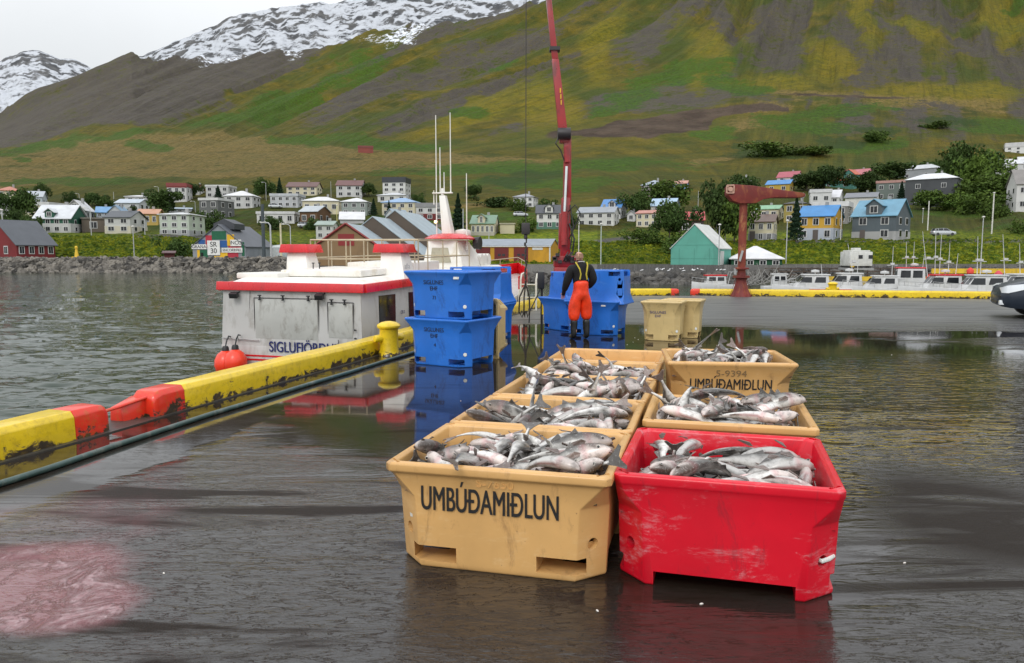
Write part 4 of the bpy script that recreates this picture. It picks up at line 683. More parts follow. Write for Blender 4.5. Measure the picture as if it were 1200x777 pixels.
def text(s, size, loc, rot, m, parent, name='lettering', ext=.0015, sx=1.0, off=0.0, align='CENTER', lsp=1.0, bold=0):
    c = bpy.data.curves.new(name, 'FONT'); c.body = s; c.size = size; c.extrude = ext; c.offset = off; c.align_x = align; c.align_y = 'CENTER'; c.space_line = lsp
    c.materials.append(m); oc_ = bpy.data.objects.new('t', c); col.objects.link(oc_); dg = bpy.context.evaluated_depsgraph_get(); dg.update()
    me = bpy.data.meshes.new_from_object(oc_.evaluated_get(dg)); me.name = name; bpy.data.objects.remove(oc_)
    if bold:
        n0 = len(me.vertices); co = np.zeros(n0*3); me.vertices.foreach_get('co', co); co = co.reshape(-1, 3); fs = [tuple(p.vertices) for p in me.polygons]
        allv = []; allf = []
        for k, (dx, dz) in enumerate(((-bold, 0), (bold, .0004))): allv += (co+np.array([dx, 0, dz])).tolist(); allf += [tuple(i+k*n0 for i in f) for f in fs]
        me = bpy.data.meshes.new(name); me.from_pydata(allv, [], allf); me.materials.append(m)
    o = bpy.data.objects.new(name, me); col.objects.link(o); o.location = loc; o.rotation_euler = rot; o.scale = (sx, 1, 1); o.parent = parent
    return o
RY = .2534; LW, LD, LH = 1.27, 1.055, .600
o0 = Vector((-.715, 4.165, 0)); av = Vector((math.cos(RY), -math.sin(RY), 0)); rv = Vector((math.sin(RY), math.cos(RY), 0)); SP_ = 1.083
def rowpos(u, v): p = o0+av*u+rv*v; return (p.x, p.y)
G_L = 'tan tubs of fish standing in two rows on the wet quay'
labs = ['tan tub full of fish with the number S-7650 moulded above its black lettering',
        'tan tub of pale upturned fish directly behind the S-7650 tub',
        'tan tub heaped above its rim with dark backed fish, third in the left row',
        'tan tub of silver fish with tails up, fourth in the left row',
        'empty looking tan tub closing the far end of the left row']
L = []
for i in range(5):
    L.append(tub(TAN, labs[i], LW, LD, LH, 'pockets', rowpos(0, SP_*i+(.02 if i == 3 else 0)), -RY-(.015 if i == 2 else 0), anchor='fl', group=G_L))
R1 = tub(RED, 'scuffed bright red tub half full of fish beside the S-7650 tub', 1.15, 1.14, LH, 'arch_front', rowpos(LW+.02, -.0), -RY-.02, anchor='fl')
R1.location = (R1.location.x-.0, R1.location.y+.10, 0)
R2 = tub(TAN, 'tan tub piled high with big silver fish right behind the red tub', 1.17, LD, LH, 'pockets', rowpos(LW+.03, 1.46), -RY, anchor='fl', group=G_L)
R3 = tub(TAN, 'taller tan tub numbered 5-9394 at the far end of the right row', 1.19, 1.05, .745, 'pockets', (1.47, 7.12), -.13, anchor='fl', group=G_L)
TANTXT = plastic('tan_moulded', (.60, .33, .11), (.7, .5, .3), .2, (.2, .1, .045), .4)
fy = -(LD/2-.027)
text('UMBÚÐAMIÐLUN', .195, (-.035, fy-.0035, .400), (R(90), 0, 0), BLACKTXT, L[0], sx=.51, bold=.0035)
text('S-7650', .062, (.0, fy-.002, .508), (R(90), 0, 0), TANTXT, L[0], 'moulded_number', .004, 1.25)
text('UMBÚÐAMIÐLUN', .145, (-.01, -(1.05/2-face_in(1.19, 1.05, .745, .53))-.006, .53), (R(95), 0, 0), BLACKTXT, R3, sx=.66, bold=.002)
text('5-9394', .085, (-.01, -(1.05/2-face_in(1.19, 1.05, .745, .637))-.006, .637), (R(97), 0, 0), mat('faded_ink', (.22, .14, .06), .7), R3, 'stencilled_number', .001, 1.2)
mb = MB(); mb.M = Matrix.Translation((.455, 0, .06)); mb.quad((-.47, 0, .0), (-.425, 0, -.03), (-.41, 0, -.12), (-.445, 0, -.125)); mb.quad((-.50, 0, 0), (-.47, 0, 0), (-.445, 0, -.03), (-.452, 0, -.032))
o = mb.build('torn_label', mat('paper_scrap', (.6, .57, .5), .8, dirt=(.3, .25, .2), dirt_amt=.5, dscale=20), L[0], fix=False); o.location = (-(LW/2-.036-.0725)-.003, -(LD/2-.036-.0725)-.003, .33); o.rotation_euler.z = -math.pi/4
# white rope end out of the red tub's drain
mb = MB(); q = Vector((1.15/2-.030-.0725, -(1.14/2-.030-.0725), .20)); d = Vector((1, -1, 0)).normalized()
mb.tube([q-d*.03, q+d*.015, q+d*.02+Vector((.03, .03, .005)), q+d*.015+Vector((.06, .06, .012))], .012, 8)
mb.build('drain_rope', WHITEP, R1, smooth=True)
# blue stacks
BR = -.5368; BFL = (-1.736, 12.146)
ba = Vector((math.cos(BR), math.sin(BR), 0)); br = Vector((-math.sin(BR), math.cos(BR), 0))
B1 = tub(BLUE, 'lower blue tub of the near stack, marked with a 4', pos=BFL, rz=BR, anchor='fl', group='blue tubs', plug=True)
B2 = tub(BLUE, 'upper blue tub of the near stack, marked with 71', pos=BFL, rz=BR, anchor='fl', z=.742, group='blue tubs', plug=True)
for b_, n_ in ((B1, '4'), (B2, '71')):
    text('SIGLUNES\nEHF', .092, (-.04, -(.515-face_in(1.23, 1.03, .745, .52))-.006, .52), (R(94), 0, 0), BLACKTXT, b_, sx=.95, lsp=1.05)
    text(n_, .080, (-.03, -(.515-face_in(1.23, 1.03, .745, .33))-.005, .33), (R(89), 0, 0), BLACKTXT, b_, sx=1)
mb = MB(); mb.box((.40, -.4905, .655), (.10, .006, .06), (R(-10), 0, 0)); mb.build('sticker', WHITEP, B2)
Pn = G(594, 404)
B3 = tub(BLUE, 'upright blue tub behind the near stack, under an upturned one', pos=(Pn.x-.55, Pn.y+1.15), rz=-.35, group='blue tubs', plug=True)
B4 = tub(BLUE, 'upturned blue tub showing just past the right edge of the near stack', pos=(Pn.x-.55, Pn.y+1.15), rz=-.35, z=.742, flip=True, group='blue tubs')
T0 = tub(PALE, 'tan tub stood on its side with writing running downwards behind the blue stack', W=1.0, D=1.03, H_=.58, pos=(0, 0), rot=(R(90), 0, 0), group='pale tan tubs')
T0.location = (-.52, 13.42, .515); T0.rotation_euler = (R(90), 0, R(-48))
T0.rotation_mode = 'QUATERNION'
T0.rotation_quaternion = (Euler((0, 0, R(-20))).to_quaternion() @ Euler((R(90), 0, 0)).to_quaternion())
T0.location = (-.50, 13.35, .50)
text('UMB. MIÐL. 8 1', .075, (.36, -.10, -.002), (R(180), 0, R(-90)), BLACKTXT, T0)
# tubs round the worker
def near(px, py): g = G(px, py); return (g.x, g.y)
P1 = tub(BLUE, 'upright blue tub at the worker\'s left hand, carrying an upturned tub', pos=near(667, 389.5), rz=-.98, anchor='fr', group='blue tubs', plug=True)
P2 = tub(BLUE, 'upright blue tub right behind the worker, its white sticker beside his hip', pos=near(724, 394.5), rz=-.40, anchor='fr', group='blue tubs', plug=True)
U1 = tub(BLUE, 'upturned blue tub in front of the worker\'s chest, left of the other upturned one', W=1.0, D=.9, pos=(P1.location.x+.02, P1.location.y), rz=-.98, z=.60, flip=True, group='blue tubs')
U2 = tub(BLUE, 'upturned blue tub with small drain holes beyond the worker\'s shoulder', W=1.12, D=.96, pos=(P2.location.x+.16, P2.location.y+.02), rz=-.40, z=.66, flip=True, group='blue tubs')
for k in range(9):
    mb = MB(); x = -.35+.22*(k % 3); z = .17+.17*(k//3)
    mb.tube([(x, .440, z), (x, .4455, z)], .013, 8)
    o = mb.build('drain_hole', DARKHOLE, U2)
mb = MB(); mb.box((.28, -.4905, .66), (.10, .006, .055), (R(-10), 0, 0)); mb.build('sticker', WHITEP, P2)
T1 = tub(PALE, 'pale tan tub with faint blue writing at the left of the empty pair', W=.84, D=.66, H_=.80, pos=near(798, 401), rz=-.40, anchor='fr', group='pale tan tubs', plug=True)
c_ = Vector((T1.location.x, T1.location.y, 0)); a_ = Vector((math.cos(.4), -math.sin(.4), 0)); r_ = Vector((math.sin(.4), math.cos(.4), 0)); c_ = c_+a_*.26+r_*.72
T2 = tub(PALE, 'pale tan tub at the right of the empty pair, half hidden by its neighbour', W=.84, D=.66, H_=.80, pos=(c_.x, c_.y), rz=-.40, group='pale tan tubs', plug=True)
BLUETXT = mat('blue_stencil_ink', (.03, .035, .16), .6)
text('SIGLUNES\nEHF', .075, (-.06, -(.33-face_in(.84, .66, .80, .54))-.006, .54), (R(93), 0, 0), BLUETXT, T1)

# ---------------------------------------------------------------- fish in the tubs
t = NT('fish_skin')
a = t.n('ShaderNodeAttribute', attribute_name='skin')
n1 = t.noise(28, 5, .65); n2 = t.noise(90, 3, .6); n3 = t.noise(9, 6, .7)
oi = t.n('ShaderNodeObjectInfo')
cc = t.mix(t.rng(n1, .50, .66, 0, .5), a.outputs['Color'], (.12, .10, .085))
cc = t.mix(t.rng(n2, .55, .7, 0, .35), cc, (.7, .68, .64))
cc = t.mix(t.rng(n3, .62, .76, 0, .30), cc, (.36, .20, .18))
hs = t.n('ShaderNodeHueSaturation'); t.l(cc, hs.inputs['Color']); t.l(t.rng(oi.outputs['Random'], 0, 1, .52, 1.08), hs.inputs['Value']); hs.inputs['Saturation'].default_value = .8
t.color(hs.outputs[0]); t.rough(.34); t.b.inputs['Coat Weight'].default_value = .35; t.b.inputs['Coat Roughness'].default_value = .12
t.bump(n1, .25, .006)
FISHM = t.m
fmesh = []
for v in FISH_VARIANTS:
    V, Fc, C = fish_shape(**v)
    me = bpy.data.meshes.new('fish_body'); me.from_pydata(V, [], Fc); me.materials.append(FISHM)
    ca = me.color_attributes.new('skin', 'FLOAT_COLOR', 'POINT'); ca.data.foreach_set('color', [x for c in C for x in (*c, 1.0)])
    nb = 18*12+2
    me.polygons.foreach_set('use_smooth', [i < nb for i in range(len(me.polygons))]); fmesh.append(me)
fco = [np.array([v.co[:] for v in m_.vertices]) for m_ in fmesh]
def put_fish(tb, rows, dz, label, group, sx=1.0, zrim=.6, hx_=.635, hy_=.527):
    M0 = Matrix.Translation(tb.location) @ tb.rotation_euler.to_matrix().to_4x4()
    for (k, x, y, z, qw, qx, qy, qz) in rows:
        Rm = Quaternion((qw, qx, qy, qz)).to_matrix(); A_ = fco[k] @ np.array(Rm).T; A_ = A_+np.array([x*sx, y, z+dz])
        low = A_[A_[:, 2] < zrim+.015]; ia, ib = hx_-.085, hy_-.085
        if A_[:, 2].max() > zrim+.30: continue
        if len(low):
            ex0, ex1 = min(0, low[:, 0].min()+ia), max(0, low[:, 0].max()-ia); ey0, ey1 = min(0, low[:, 1].min()+ib), max(0, low[:, 1].max()-ib)
            if (ex0 and ex1) or (ey0 and ey1): continue
            x -= ex0+ex1; y -= ey0+ey1
        c0 = A_.mean(0)
        if abs(c0[0]) > ia-.03 or abs(c0[1]) > ib-.03: continue
        o = bpy.data.objects.new('fish', fmesh[k]); col.objects.link(o)
        o.matrix_world = M0 @ Matrix.Translation((x*sx, y, z+dz)) @ Quaternion((qw, qx, qy, qz)).to_matrix().to_4x4()
        tag(o, label, 'fish', group)
def tails(n, zrim, seed, zr=(-.12, -.04), ylo=-.32):
    rr = random.Random(seed); out = []
    for i in range(n):
        # head down, tail sticking out of the heap
        ang = rr.uniform(0, 6.28); tilt = rr.uniform(.55, 1.15)
        q = Quaternion((0, 0, 1), ang) @ Quaternion((0, 1, 0), tilt) @ Quaternion((1, 0, 0), rr.uniform(0, 6.28))
        out.append((rr.randrange(6), rr.uniform(-.38, .38), rr.uniform(ylo, .22), zrim+rr.uniform(*zr), *q))
    return out
HP = FISH_HEAPS
heaps = [(L[0], HP['a'], -.06, 'wet gutted cod lying in the heap in the S-7650 tan tub', 'fish in the S-7650 tub', 2, LH),
         (L[1], HP['b'], -.055, 'pale bellied cod in the tan tub directly behind the S-7650 tub', 'fish in the second tub of the left row', 2, LH),
         (L[2], HP['c'], -.02, 'dark backed cod in the overfilled third tub of the left row', 'fish in the third tub of the left row', 2, LH),
         (L[3], HP['d'], -.03, 'silver cod in the fourth tub of the left row, tails raised', 'fish in the fourth tub of the left row', 5, LH),
         (R1, HP['e'], .045, 'silver and pink cod lying low inside the red tub', 'fish in the red tub', 2, LH-.08),
         (R2, HP['f'], -.0, 'big silver cod piled above the rim of the tub behind the red one', 'fish in the tub behind the red one', 5, LH+.03),
         (R3, HP['g'], -.005, 'cod filling the tall 5-9394 tub to its rim', 'fish in the 5-9394 tub', 6, .745)]
BED = mat('fish_slush', (.10, .07, .06), .4, var=.4, scale=14, bump=.6, bscale=25)
for i, (tb, hp, dz, lab, grp, nt_, zr_) in enumerate(heaps):
    kw = dict(zrim=.745 if tb is R3 else LH, hx_=.595 if tb is R3 else (.575 if tb is R1 else (.585 if tb is R2 else .635)), hy_=.57 if tb is R1 else .527)
    put_fish(tb, hp, dz, lab, grp, **kw)
    put_fish(tb, tails(nt_, zr_, 40+i*7), 0, lab, grp, **kw)
    n = 16; zb = min(h[3] for h in hp)+.0; V = []; Fb = []
    for a in range(n+1):
        for b in range(n+1):
            V.append(((a/n-.5)*1.10, (b/n-.5)*.90, zb+.03*math.sin(a*1.7+i)*math.sin(b*1.3)+random.uniform(-.01, .01)))
    Fb = [(a*(n+1)+b, (a+1)*(n+1)+b, (a+1)*(n+1)+b+1, a*(n+1)+b+1) for a in range(n) for b in range(n)]
    base_n = len(V); 
    me = bpy.data.meshes.new('fish_slush'); me.from_pydata(V, [], Fb); me.materials.append(BED)
    me.polygons.foreach_set('use_smooth', [True]*len(me.polygons))
    o = bpy.data.objects.new('fish_slush', me); col.objects.link(o); o.location = tb.location; o.rotation_euler = tb.rotation_euler
    tag(o, kind='stuff', label='dark slush and packed fish lying under the top layer in a tub', cat='slush')

# ---------------------------------------------------------------- kerb beams, bollards, hose
t = NT('yellow_kerb')
def peel(t, c, lowz=.0):
    b = t.mix(t.rng(t.noise(3, 5), .3, .7), [x*.8 for x in c], c)
    s = t.n('ShaderNodeSeparateXYZ'); t.l(t.tc(), s.inputs[0])
    low = t.rng(s.outputs[2], .0, .22, .19, -.03)
    n = t.noise(3.4, 9, .72, t.mapped((1, 1, 1.6)), .5)
    f = t.rng(t.math('ADD', n, low), .635, .665)
    b = t.mix(f, b, t.mix(t.noise(20, 4), (.012, .010, .006), (.07, .045, .02)))
    b = t.mix(t.rng(t.noise(13, 6, .7), .5, .75, 0, .55), b, (.28, .17, .02))
    t.color(b); t.rough(.34); t.b.inputs['Coat Weight'].default_value = .25
    t.bump(t.math('SUBTRACT', t.math('MULTIPLY', t.noise(16, 5), .5), f), .6, .012)
peel(t, (.86, .60, .012)); YEL = t.m
t = NT('red_kerb'); peel(t, (.80, .035, .012)); REDK = t.m
PROF = [(0, 0), (.012, .23), (.05, .285), (.30, .285), (.34, .24), (.35, 0)]      # from the foot on the quay side towards the water
def beam(pts, m, parent, name, round0=False, round1=False, hs=1.0):
    pts = [Vector((p.x, p.y, 0)) for p in pts]; fine = [pts[0]]
    for a, b in zip(pts[:-1], pts[1:]):
        k = max(1, int((b-a).length/.5)); fine += [a.lerp(b, (i+1)/k) for i in range(k)]
    rings = []; rr = random.Random(3)
    d0 = (fine[1]-fine[0]).normalized(); d1 = (fine[-1]-fine[-2]).normalized()
    seq = [(p, 1.0) for p in fine]
    if round0: seq = [(fine[0], .70), (fine[0]+d0*.02, .86), (fine[0]+d0*.06, .96), (fine[0]+d0*.12, 1)]+seq[1:]
    if round1: seq = seq[:-1]+[(fine[-1]-d1*.12, 1), (fine[-1]-d1*.06, .96), (fine[-1]-d1*.02, .86), (fine[-1], .70)]
    for i, (p, s) in enumerate(seq):
        a = seq[max(i-1, 0)][0]; b = seq[min(i+1, len(seq)-1)][0]; tdir = (b-a).normalized(); nrm = Vector((-tdir.y, tdir.x, 0))
        rings.append([p+nrm*((x-.175)*(.5+.5*s)+.175)+Vector((0, 0, z*s*hs+(rr.uniform(-.004, .004) if z else 0.002))) for x, z in PROF])
    mb = MB(); mb.loft(rings); return mb.build(name, m, parent, smooth=35, bevel=.012)
def kerb(pts, label, red0=0, red1=0, group='yellow kerb beams along the quay edge', r0=True, r1=True):
    pts = [Vector((p.x, p.y, 0)) for p in pts]
    e = empty('kerb_beam', pts[0], 0, label, 'kerb', group); L_ = [p-pts[0] for p in pts]
    s = L_[0]; en = L_[-1]; body = list(L_)
    if red0:
        d = (L_[1]-L_[0]).normalized(); body[0] = s+d*red0; beam([s, s+d*red0], REDK, e, 'red_end', round0=True)
    if red1:
        d = (L_[-2]-L_[-1]).normalized(); body[-1] = en+d*red1; beam([en+d*red1, en], REDK, e, 'red_end', round1=True)
    beam(body, YEL, e, 'beam', round0=(not red0 and r0), round1=(not red1 and r1)); return e
g1 = G(131, 505); g2 = G(184, 490)
kerb([KINK[0]-kdir*3, KINK[1], g1], 'chipped yellow kerb beam with a red rounded end, nearest on the left', red1=.42)
k2 = kerb([g2, KINK[4], KINK[5], KINK[6], KINK[7], KC-kdir*.1], 'long yellow kerb beam running past the boat from a battered red end', red0=.46)
# broken low red stub where the beam starts, with the bent red rod across the gap
d_ = (g1-g2).normalized(); mb = MB(); n_ = Vector((-d_.y, d_.x, 0))*-1
b0 = g2-k2.location
mb.M = Matrix.Translation(b0)
pp = [(Vector((0, 0, .0))+n_*.12), (n_*.34)]
mb.loft([[n_*.13+d_*.04*-1, n_*.36+d_*-.04, n_*.36+d_*-.04+Vector((0, 0, .22)), n_*.15+d_*-.04+Vector((0, 0, .23))], [n_*.14+d_*.14, n_*.36+d_*.14, n_*.35+d_*.14+Vector((0, 0, .18)), n_*.17+d_*.14+Vector((0, 0, .19))], [n_*.18+d_*.27, n_*.36+d_*.27, n_*.35+d_*.27+Vector((0, 0, .15)), n_*.22+d_*.27+Vector((0, 0, .16))]])
mb.build('broken_stub', REDK, k2, bevel=.012, smooth=35)
gm = g1+(g2-g1)*.0
mb = MB(); z = Vector((0, 0, 1))
mb.tube([g1-d_*.1+n_*.2+z*.20, g1+n_*.2-d_*-.02+z*.155, g1.lerp(g2, .5)+n_*.2+z*.17, g2+n_*.14+z*.215, g2-d_*.2+n_*.06+z*.225], .018, 8)
o = mb.build('kerb_rod', REDK, smooth=True); tag(o, 'bent red rod bridging the gap between two red kerb ends', 'rod')
ga = G(796, 346.2); gb = G(809, 346.4)
kerb([KC+fdir*.35, ga], 'yellow kerb beam at the far quay edge behind the pale tubs', red1=.35, group='yellow kerb beams along the far quay edge')
kerb([gb, G(1164, 350.5), G(1164, 350.5)+fdir*14], 'long yellow kerb beam at the far quay edge in front of the small boats', red0=.38, group='yellow kerb beams along the far quay edge')
# bolt hollows along the beams
mbh = []
def hollow(par, p, r=.028):
    mb = MB(); mb.tube([p, p+Vector((0, 0, .001))+kn*.004], r, 10); mb.build('bolt_hole', DARKHOLE, par)
# low concrete upstand foot under the kerbs
mb = MB()
fo = offset_line([Vector((p.x, p.y, 0)) for p in KINK], -.055); fo2 = offset_line([Vector((p.x, p.y, 0)) for p in KINK], .39)
for i in range(len(fo)-1): mb.add([fo[i], fo[i+1], fo2[i+1], fo2[i]]+[p+Vector((0, 0, .012)) for p in (fo[i], fo[i+1], fo2[i+1], fo2[i])], [(4, 5, 6, 7), (0, 1, 5, 4)])
tag(mb.build('kerb_strip', mat('wet_dark_concrete', (.05, .046, .038), .4, bump=.5), fix=False), kind='structure')
def bollard(p, rz, label, s=1.0):
    e = empty('mooring_bollard', p, rz, label, 'bollard', 'yellow mooring bollards'); e.scale = (s, s, s)
    mb = MB(); mb.lathe([(.20, 0), (.185, .03), (.165, .10), (.16, .44), (.165, .46)], 28); mb.build('post', YEL, e, smooth=40)
    mb = MB(); mb.lathe([(.165, .46), (.20, .485), (.205, .515), (.19, .54), (.13, .575), (.05, .592), (0.001, .595)], 28); mb.build('cap', YEL, e, smooth=40)
    for sg in (-1, 1):
        mb = MB(); mb.tube([(sg*.14, 0, .30), (sg*.27, 0, .30), (sg*.29, 0, .30)], [.062, .062, .05], 14); mb.build('horn', YEL, e, smooth=40)
    return e
bollard(G(456, 416), .5+.25, 'stout yellow bollard between the boat and the blue tubs')
bollard(G(977, 347)+Vector((0, .15, 0)), .2, 'yellow bollard on the far quay edge in front of small boats', 1.0)
HOSE = mat('green_hose_rubber', (.045, .085, .075), .35, var=.3, scale=6, dirt=(.2, .2, .17), dirt_amt=.5, dscale=8)
hp_ = [G(-60, 584)+kdir*-.3, G(0, 571), G(62, 551), G(130, 527), G(190, 507), G(250, 487), G(300, 472), G(360, 453), G(410, 438), G(450, 425), G(478, 416.5), G(505, 408)]
mb = MB(); fine = []
for a, b in zip(hp_[:-1], hp_[1:]):
    for i in range(6): fine.append(a.lerp(b, i/6)+Vector((0, 0, .026)))
fine = [fine[0]]+[(fine[i-1]+fine[i]+fine[i+1])/3 for i in range(1, len(fine)-1)]+[fine[-1]]
mb.tube(fine, .026, 10); o = mb.build('water_hose', HOSE, smooth=True); tag(o, 'long green rubber hose laid along the quay beside the yellow kerb', 'hose')
# scraps
rr = random.Random(5)
SCR = mat('fish_scrap', (.7, .66, .6), .5)
for i, (px, py) in enumerate([(192, 672), (744, 396), (748, 398), (612, 470), (700, 716), (822, 708), (742, 401), (1045, 416), (540, 470), (905, 395), (735, 404), (1060, 660)]):
    mb = MB(); p = G(px, py); mb.lathe([(.0, 0), (.014, .002), (.010, .009), (.001, .012)], 7); o = mb.build('fish_scrap', SCR, smooth=True); o.location = p; o.scale = (rr.uniform(.5, .9), .4, .6); o.rotation_euler.z = rr.uniform(0, 3)
    tag(o, 'small pale scrap of fish lying on the wet quay', 'scrap', 'fish scraps on the quay')
# ---------------------------------------------------------------- the moored fishing boat
BW = mat('boat_gelcoat_weathered', (.50, .49, .47), .35, var=.10, scale=1.2, dirt=(.22, .19, .15), dirt_amt=.5, dscale=3.5, bump=.05, bscale=3)
BWH = mat('boat_white_top', (.78, .76, .70), .4, var=.08, dirt=(.55, .45, .28), dirt_amt=.5, dscale=2.2)
BRED = mat('boat_red_trim', (.62, .008, .014), .3, var=.12, coat=.3, dirt=(.25, .02, .02), dirt_amt=.4)
NAVY = mat('navy_lettering', (.012, .018, .12), .4)
BLK = mat('black_rubber', (.015, .015, .016), .45)
GLASS = mat('dark_window_glass', (.015, .017, .02), .06, var=.05)
STEEL = mat('galvanised_steel', (.42, .42, .41), .4, metal=.6, var=.2)
RAILM = mat('stained_rail_steel', (.48, .40, .27), .4, metal=.4, var=.25)
GREYP = mat('grey_hatch_paint', (.46, .46, .43), .45, var=.12, scale=1.5, dirt=(.2, .18, .15), dirt_amt=.6, dscale=5)
ps = -.30                       # boat heading follows the quay
S0 = at(424, 337, 14.5); S0.z = -.8
boat = empty('fishing_boat', S0, ps, 'white fishing boat with red trim moored at the quay, blue lettering on its stern', 'boat')
# local frame: origin at starboard stern corner, +y forward, -x to port
LB, WB, ZT = 15.5, 3.22, 1.86  # z measured from the water
def sec_(y):                    # half widths along the hull: (deck x right, deck x left)
    k = max(0, (y-9.6)/(LB-9.6)); n = WB/2*(k**2.1); return n
ys_ = [0, 1, 2, 4, 6, 8, 9.6, 11, 12.5, 13.8, 14.8, LB]
rings = []
for y in ys_:
    n = sec_(y); xr = -n; xl = -WB+n; zk = -.5; zd = .72+.04*y+(max(0, y-9)*.07)
    m_ = (xr+xl)/2
    if y >= LB: xr = m_+.03; xl = m_-.03
    f = .10 if y < 9.6 else .25
    rings.append([(m_, y-(.9 if y > 14 else 0)*.6, zk), ((xr*(1-f)+m_*f), y-.25*(y > 13), -.15), (xr-.02, y, .45), (xr, y, zd), (xl, y, zd), (xl+.02, y, .45), ((xl*(1-f)+m_*f), y-.25*(y > 13), -.15)])
mb = MB(); mb.loft(rings); mb.build('hull', BW, boat, smooth=35, bevel=.02)
mb = MB()
for zz, th in ((.50, .05), (.42, .05)):
    for i in range(len(ys_)-1):
        for sx in (0, 1):
            pass
    mb.box2((-WB+.02, -.006, zz), (-.02, .0, zz+th*.7))
    mb.box2((-.018, .0, zz), (-.008, 9.0, zz+th*.7))
mb.build('hull_stripe', BRED, boat)
# house / shelter deck
mb = MB(); zb = .60
def cab(y, z0, z1, in0=0, in1=0): return None
mb.loft([[(-.02, .02, .70), (-.02, 9.6, .90), (-WB+.02, 9.6, .90), (-WB+.02, .02, .70)], [(-.05, .10, ZT), (-.05, 9.4, ZT+.18), (-WB+.05, 9.4, ZT+.18), (-WB+.05, .10, ZT)]])
mb.build('deckhouse', BW, boat, bevel=.02, smooth=30)
# red roof edge
mb = MB()
z0, z1 = ZT-.05, ZT+.13
def rail_band(mb, x0, y0, x1, y1, za, zb_, t_=.06):
    d = Vector((x1-x0, y1-y0, 0)).normalized(); n = Vector((d.y, -d.x, 0))*t_
    A = Vector((x0, y0, 0)); B_ = Vector((x1, y1, 0))
    mb.loft([[A+n+Vector((0, 0, za)), A-n+Vector((0, 0, za)), A-n*.6+Vector((0, 0, za+.17)), A+n*.6+Vector((0, 0, za+.17))], [B_+n+Vector((0, 0, zb_)), B_-n+Vector((0, 0, zb_)), B_-n*.6+Vector((0, 0, zb_+.17)), B_+n*.6+Vector((0, 0, zb_+.17))]])
rail_band(mb, .04, .02, -WB-.05, .02, z0, z0+.02); rail_band(mb, .02, .06, .02, 9.4, z0, z0+.22); rail_band(mb, -WB-.02, .06, -WB-.02, 9.4, z0, z0+.22)
mb.build('roof_edge', BRED, boat, bevel=.015, smooth=35)
mb = MB()
mb.loft([[(-.03, .06, ZT+.06), (-.03, 9.3, ZT+.24), (-WB+.03, 9.3, ZT+.24), (-WB+.03, .06, ZT+.06)], [(-.25, .5, ZT+.20), (-.25, 9.1, ZT+.36), (-WB+.2, 9.1, ZT+.36), (-WB+.2, .5, ZT+.20)]])
mb.build('roof', BWH, boat, bevel=.03, smooth=35)
mb = MB(); mb.box((-1.5, 2.1, ZT+.31), (1.9, 2.2, .14), (.02, 0, 0)); mb.box((-1.2, 3.9, ZT+.40), (1.7, 1.6, .22), (.02, 0, .02)); mb.build('roof_hatch', BWH, boat, bevel=.03, smooth=35)
mb = MB(); mb.box((-2.75, 1.2, ZT+.24), (1.0, 1.2, .12)); mb.build('roof_hatch', BWH, boat, bevel=.03, smooth=35)
mb = MB()
for x in (-1.75, -1.60): mb.tube([(x, 1.15, ZT+.38), (x, 1.15, ZT+.50)], .012); mb.box((x, 1.15, ZT+.50), (.05, .03, .02))
mb.build('hatch_latch', BLK, boat)
# exhaust stacks with red caps
def funnel(x, y, h0=ZT+.1):
    mb = MB(); mb.loft([[(x-.30, y-.22, h0), (x+.30, y-.22, h0), (x+.30, y+.42, h0), (x-.30, y+.42, h0)], [(x-.36, y-.04, h0+.62), (x+.12, y-.04, h0+.62), (x+.12, y+.40, h0+.62), (x-.36, y+.40, h0+.62)]])
    f = mb.build('funnel', BWH, boat, bevel=.02, smooth=35)
    mb = MB(); mb.loft([[(x-.50, y-.16, h0+.62), (x+.26, y-.16, h0+.62), (x+.26, y+.52, h0+.62), (x-.50, y+.52, h0+.62)], [(x-.46, y-.14, h0+.81), (x+.20, y-.14, h0+.81), (x+.20, y+.50, h0+.81), (x-.46, y+.50, h0+.81)]])
    mb.build('funnel_cap', BRED, f, bevel=.012, smooth=35); return f
f1 = funnel(-.38, 2.3); f2 = funnel(-2.75, 2.3)
text('afla', .16, (-.12, 2.30, ZT+.42), (R(82), 0, R(82)), mat('faded_grey_ink', (.35, .35, .36)), boat, ext=.001)
# transom hatches
def panel(x0, x1, z0, z1, nm, m, y=-.0):
    mb = MB(); mb.box2((x0, y-.022, z0), (x1, y-.002, z1)); p = mb.build(nm, m, boat, bevel=.012, smooth=35)
    mb = MB(); r = .007
    for a, b in (((x0-.02, z0-.02), (x1+.02, z0-.02)), ((x1+.02, z0-.02), (x1+.02, z1+.02)), ((x1+.02, z1+.02), (x0-.02, z1+.02)), ((x0-.02, z1+.02), (x0-.02, z0-.02))):
        mb.tube([(a[0], y-.006, a[1]), (b[0], y-.006, b[1])], r, 6)
    mb.build('seal', BLK, p); return p
def hinge(par, x, z):
    mb = MB(); mb.box((x, -.03, z), (.03, .02, .11)); mb.box((x, -.035, z+.045), (.075, .025, .02)); mb.box((x, -.035, z-.04), (.05, .022, .02)); mb.build('hinge', BLK, par)
ty = .045
mb = MB(); mb.loft([[(-.01, .0, .55), (-WB+.01, .0, .55), (-WB+.01, .08, .55), (-.01, .08, .55)], [(-.06, .05, ZT-.02), (-WB+.06, .05, ZT-.02), (-WB+.06, .14, ZT-.02), (-.06, .14, ZT-.02)]])
mb.build('transom', BW, boat)
def tilt_parent(): return boat
for nm, x0, x1, z0, z1, hs in (('stern_hatch', -2.40, -.98, .87, 1.66, (-2.25, -1.72, -1.15)), ('stern_door', -.74, -.22, .93, 1.60, (-.64, -.36))):
    p = panel(x0, x1, z0, z1, nm, GREYP, .03)
    for x in hs: hinge(p, x, z1+.03)
    p.rotation_euler.x = 0
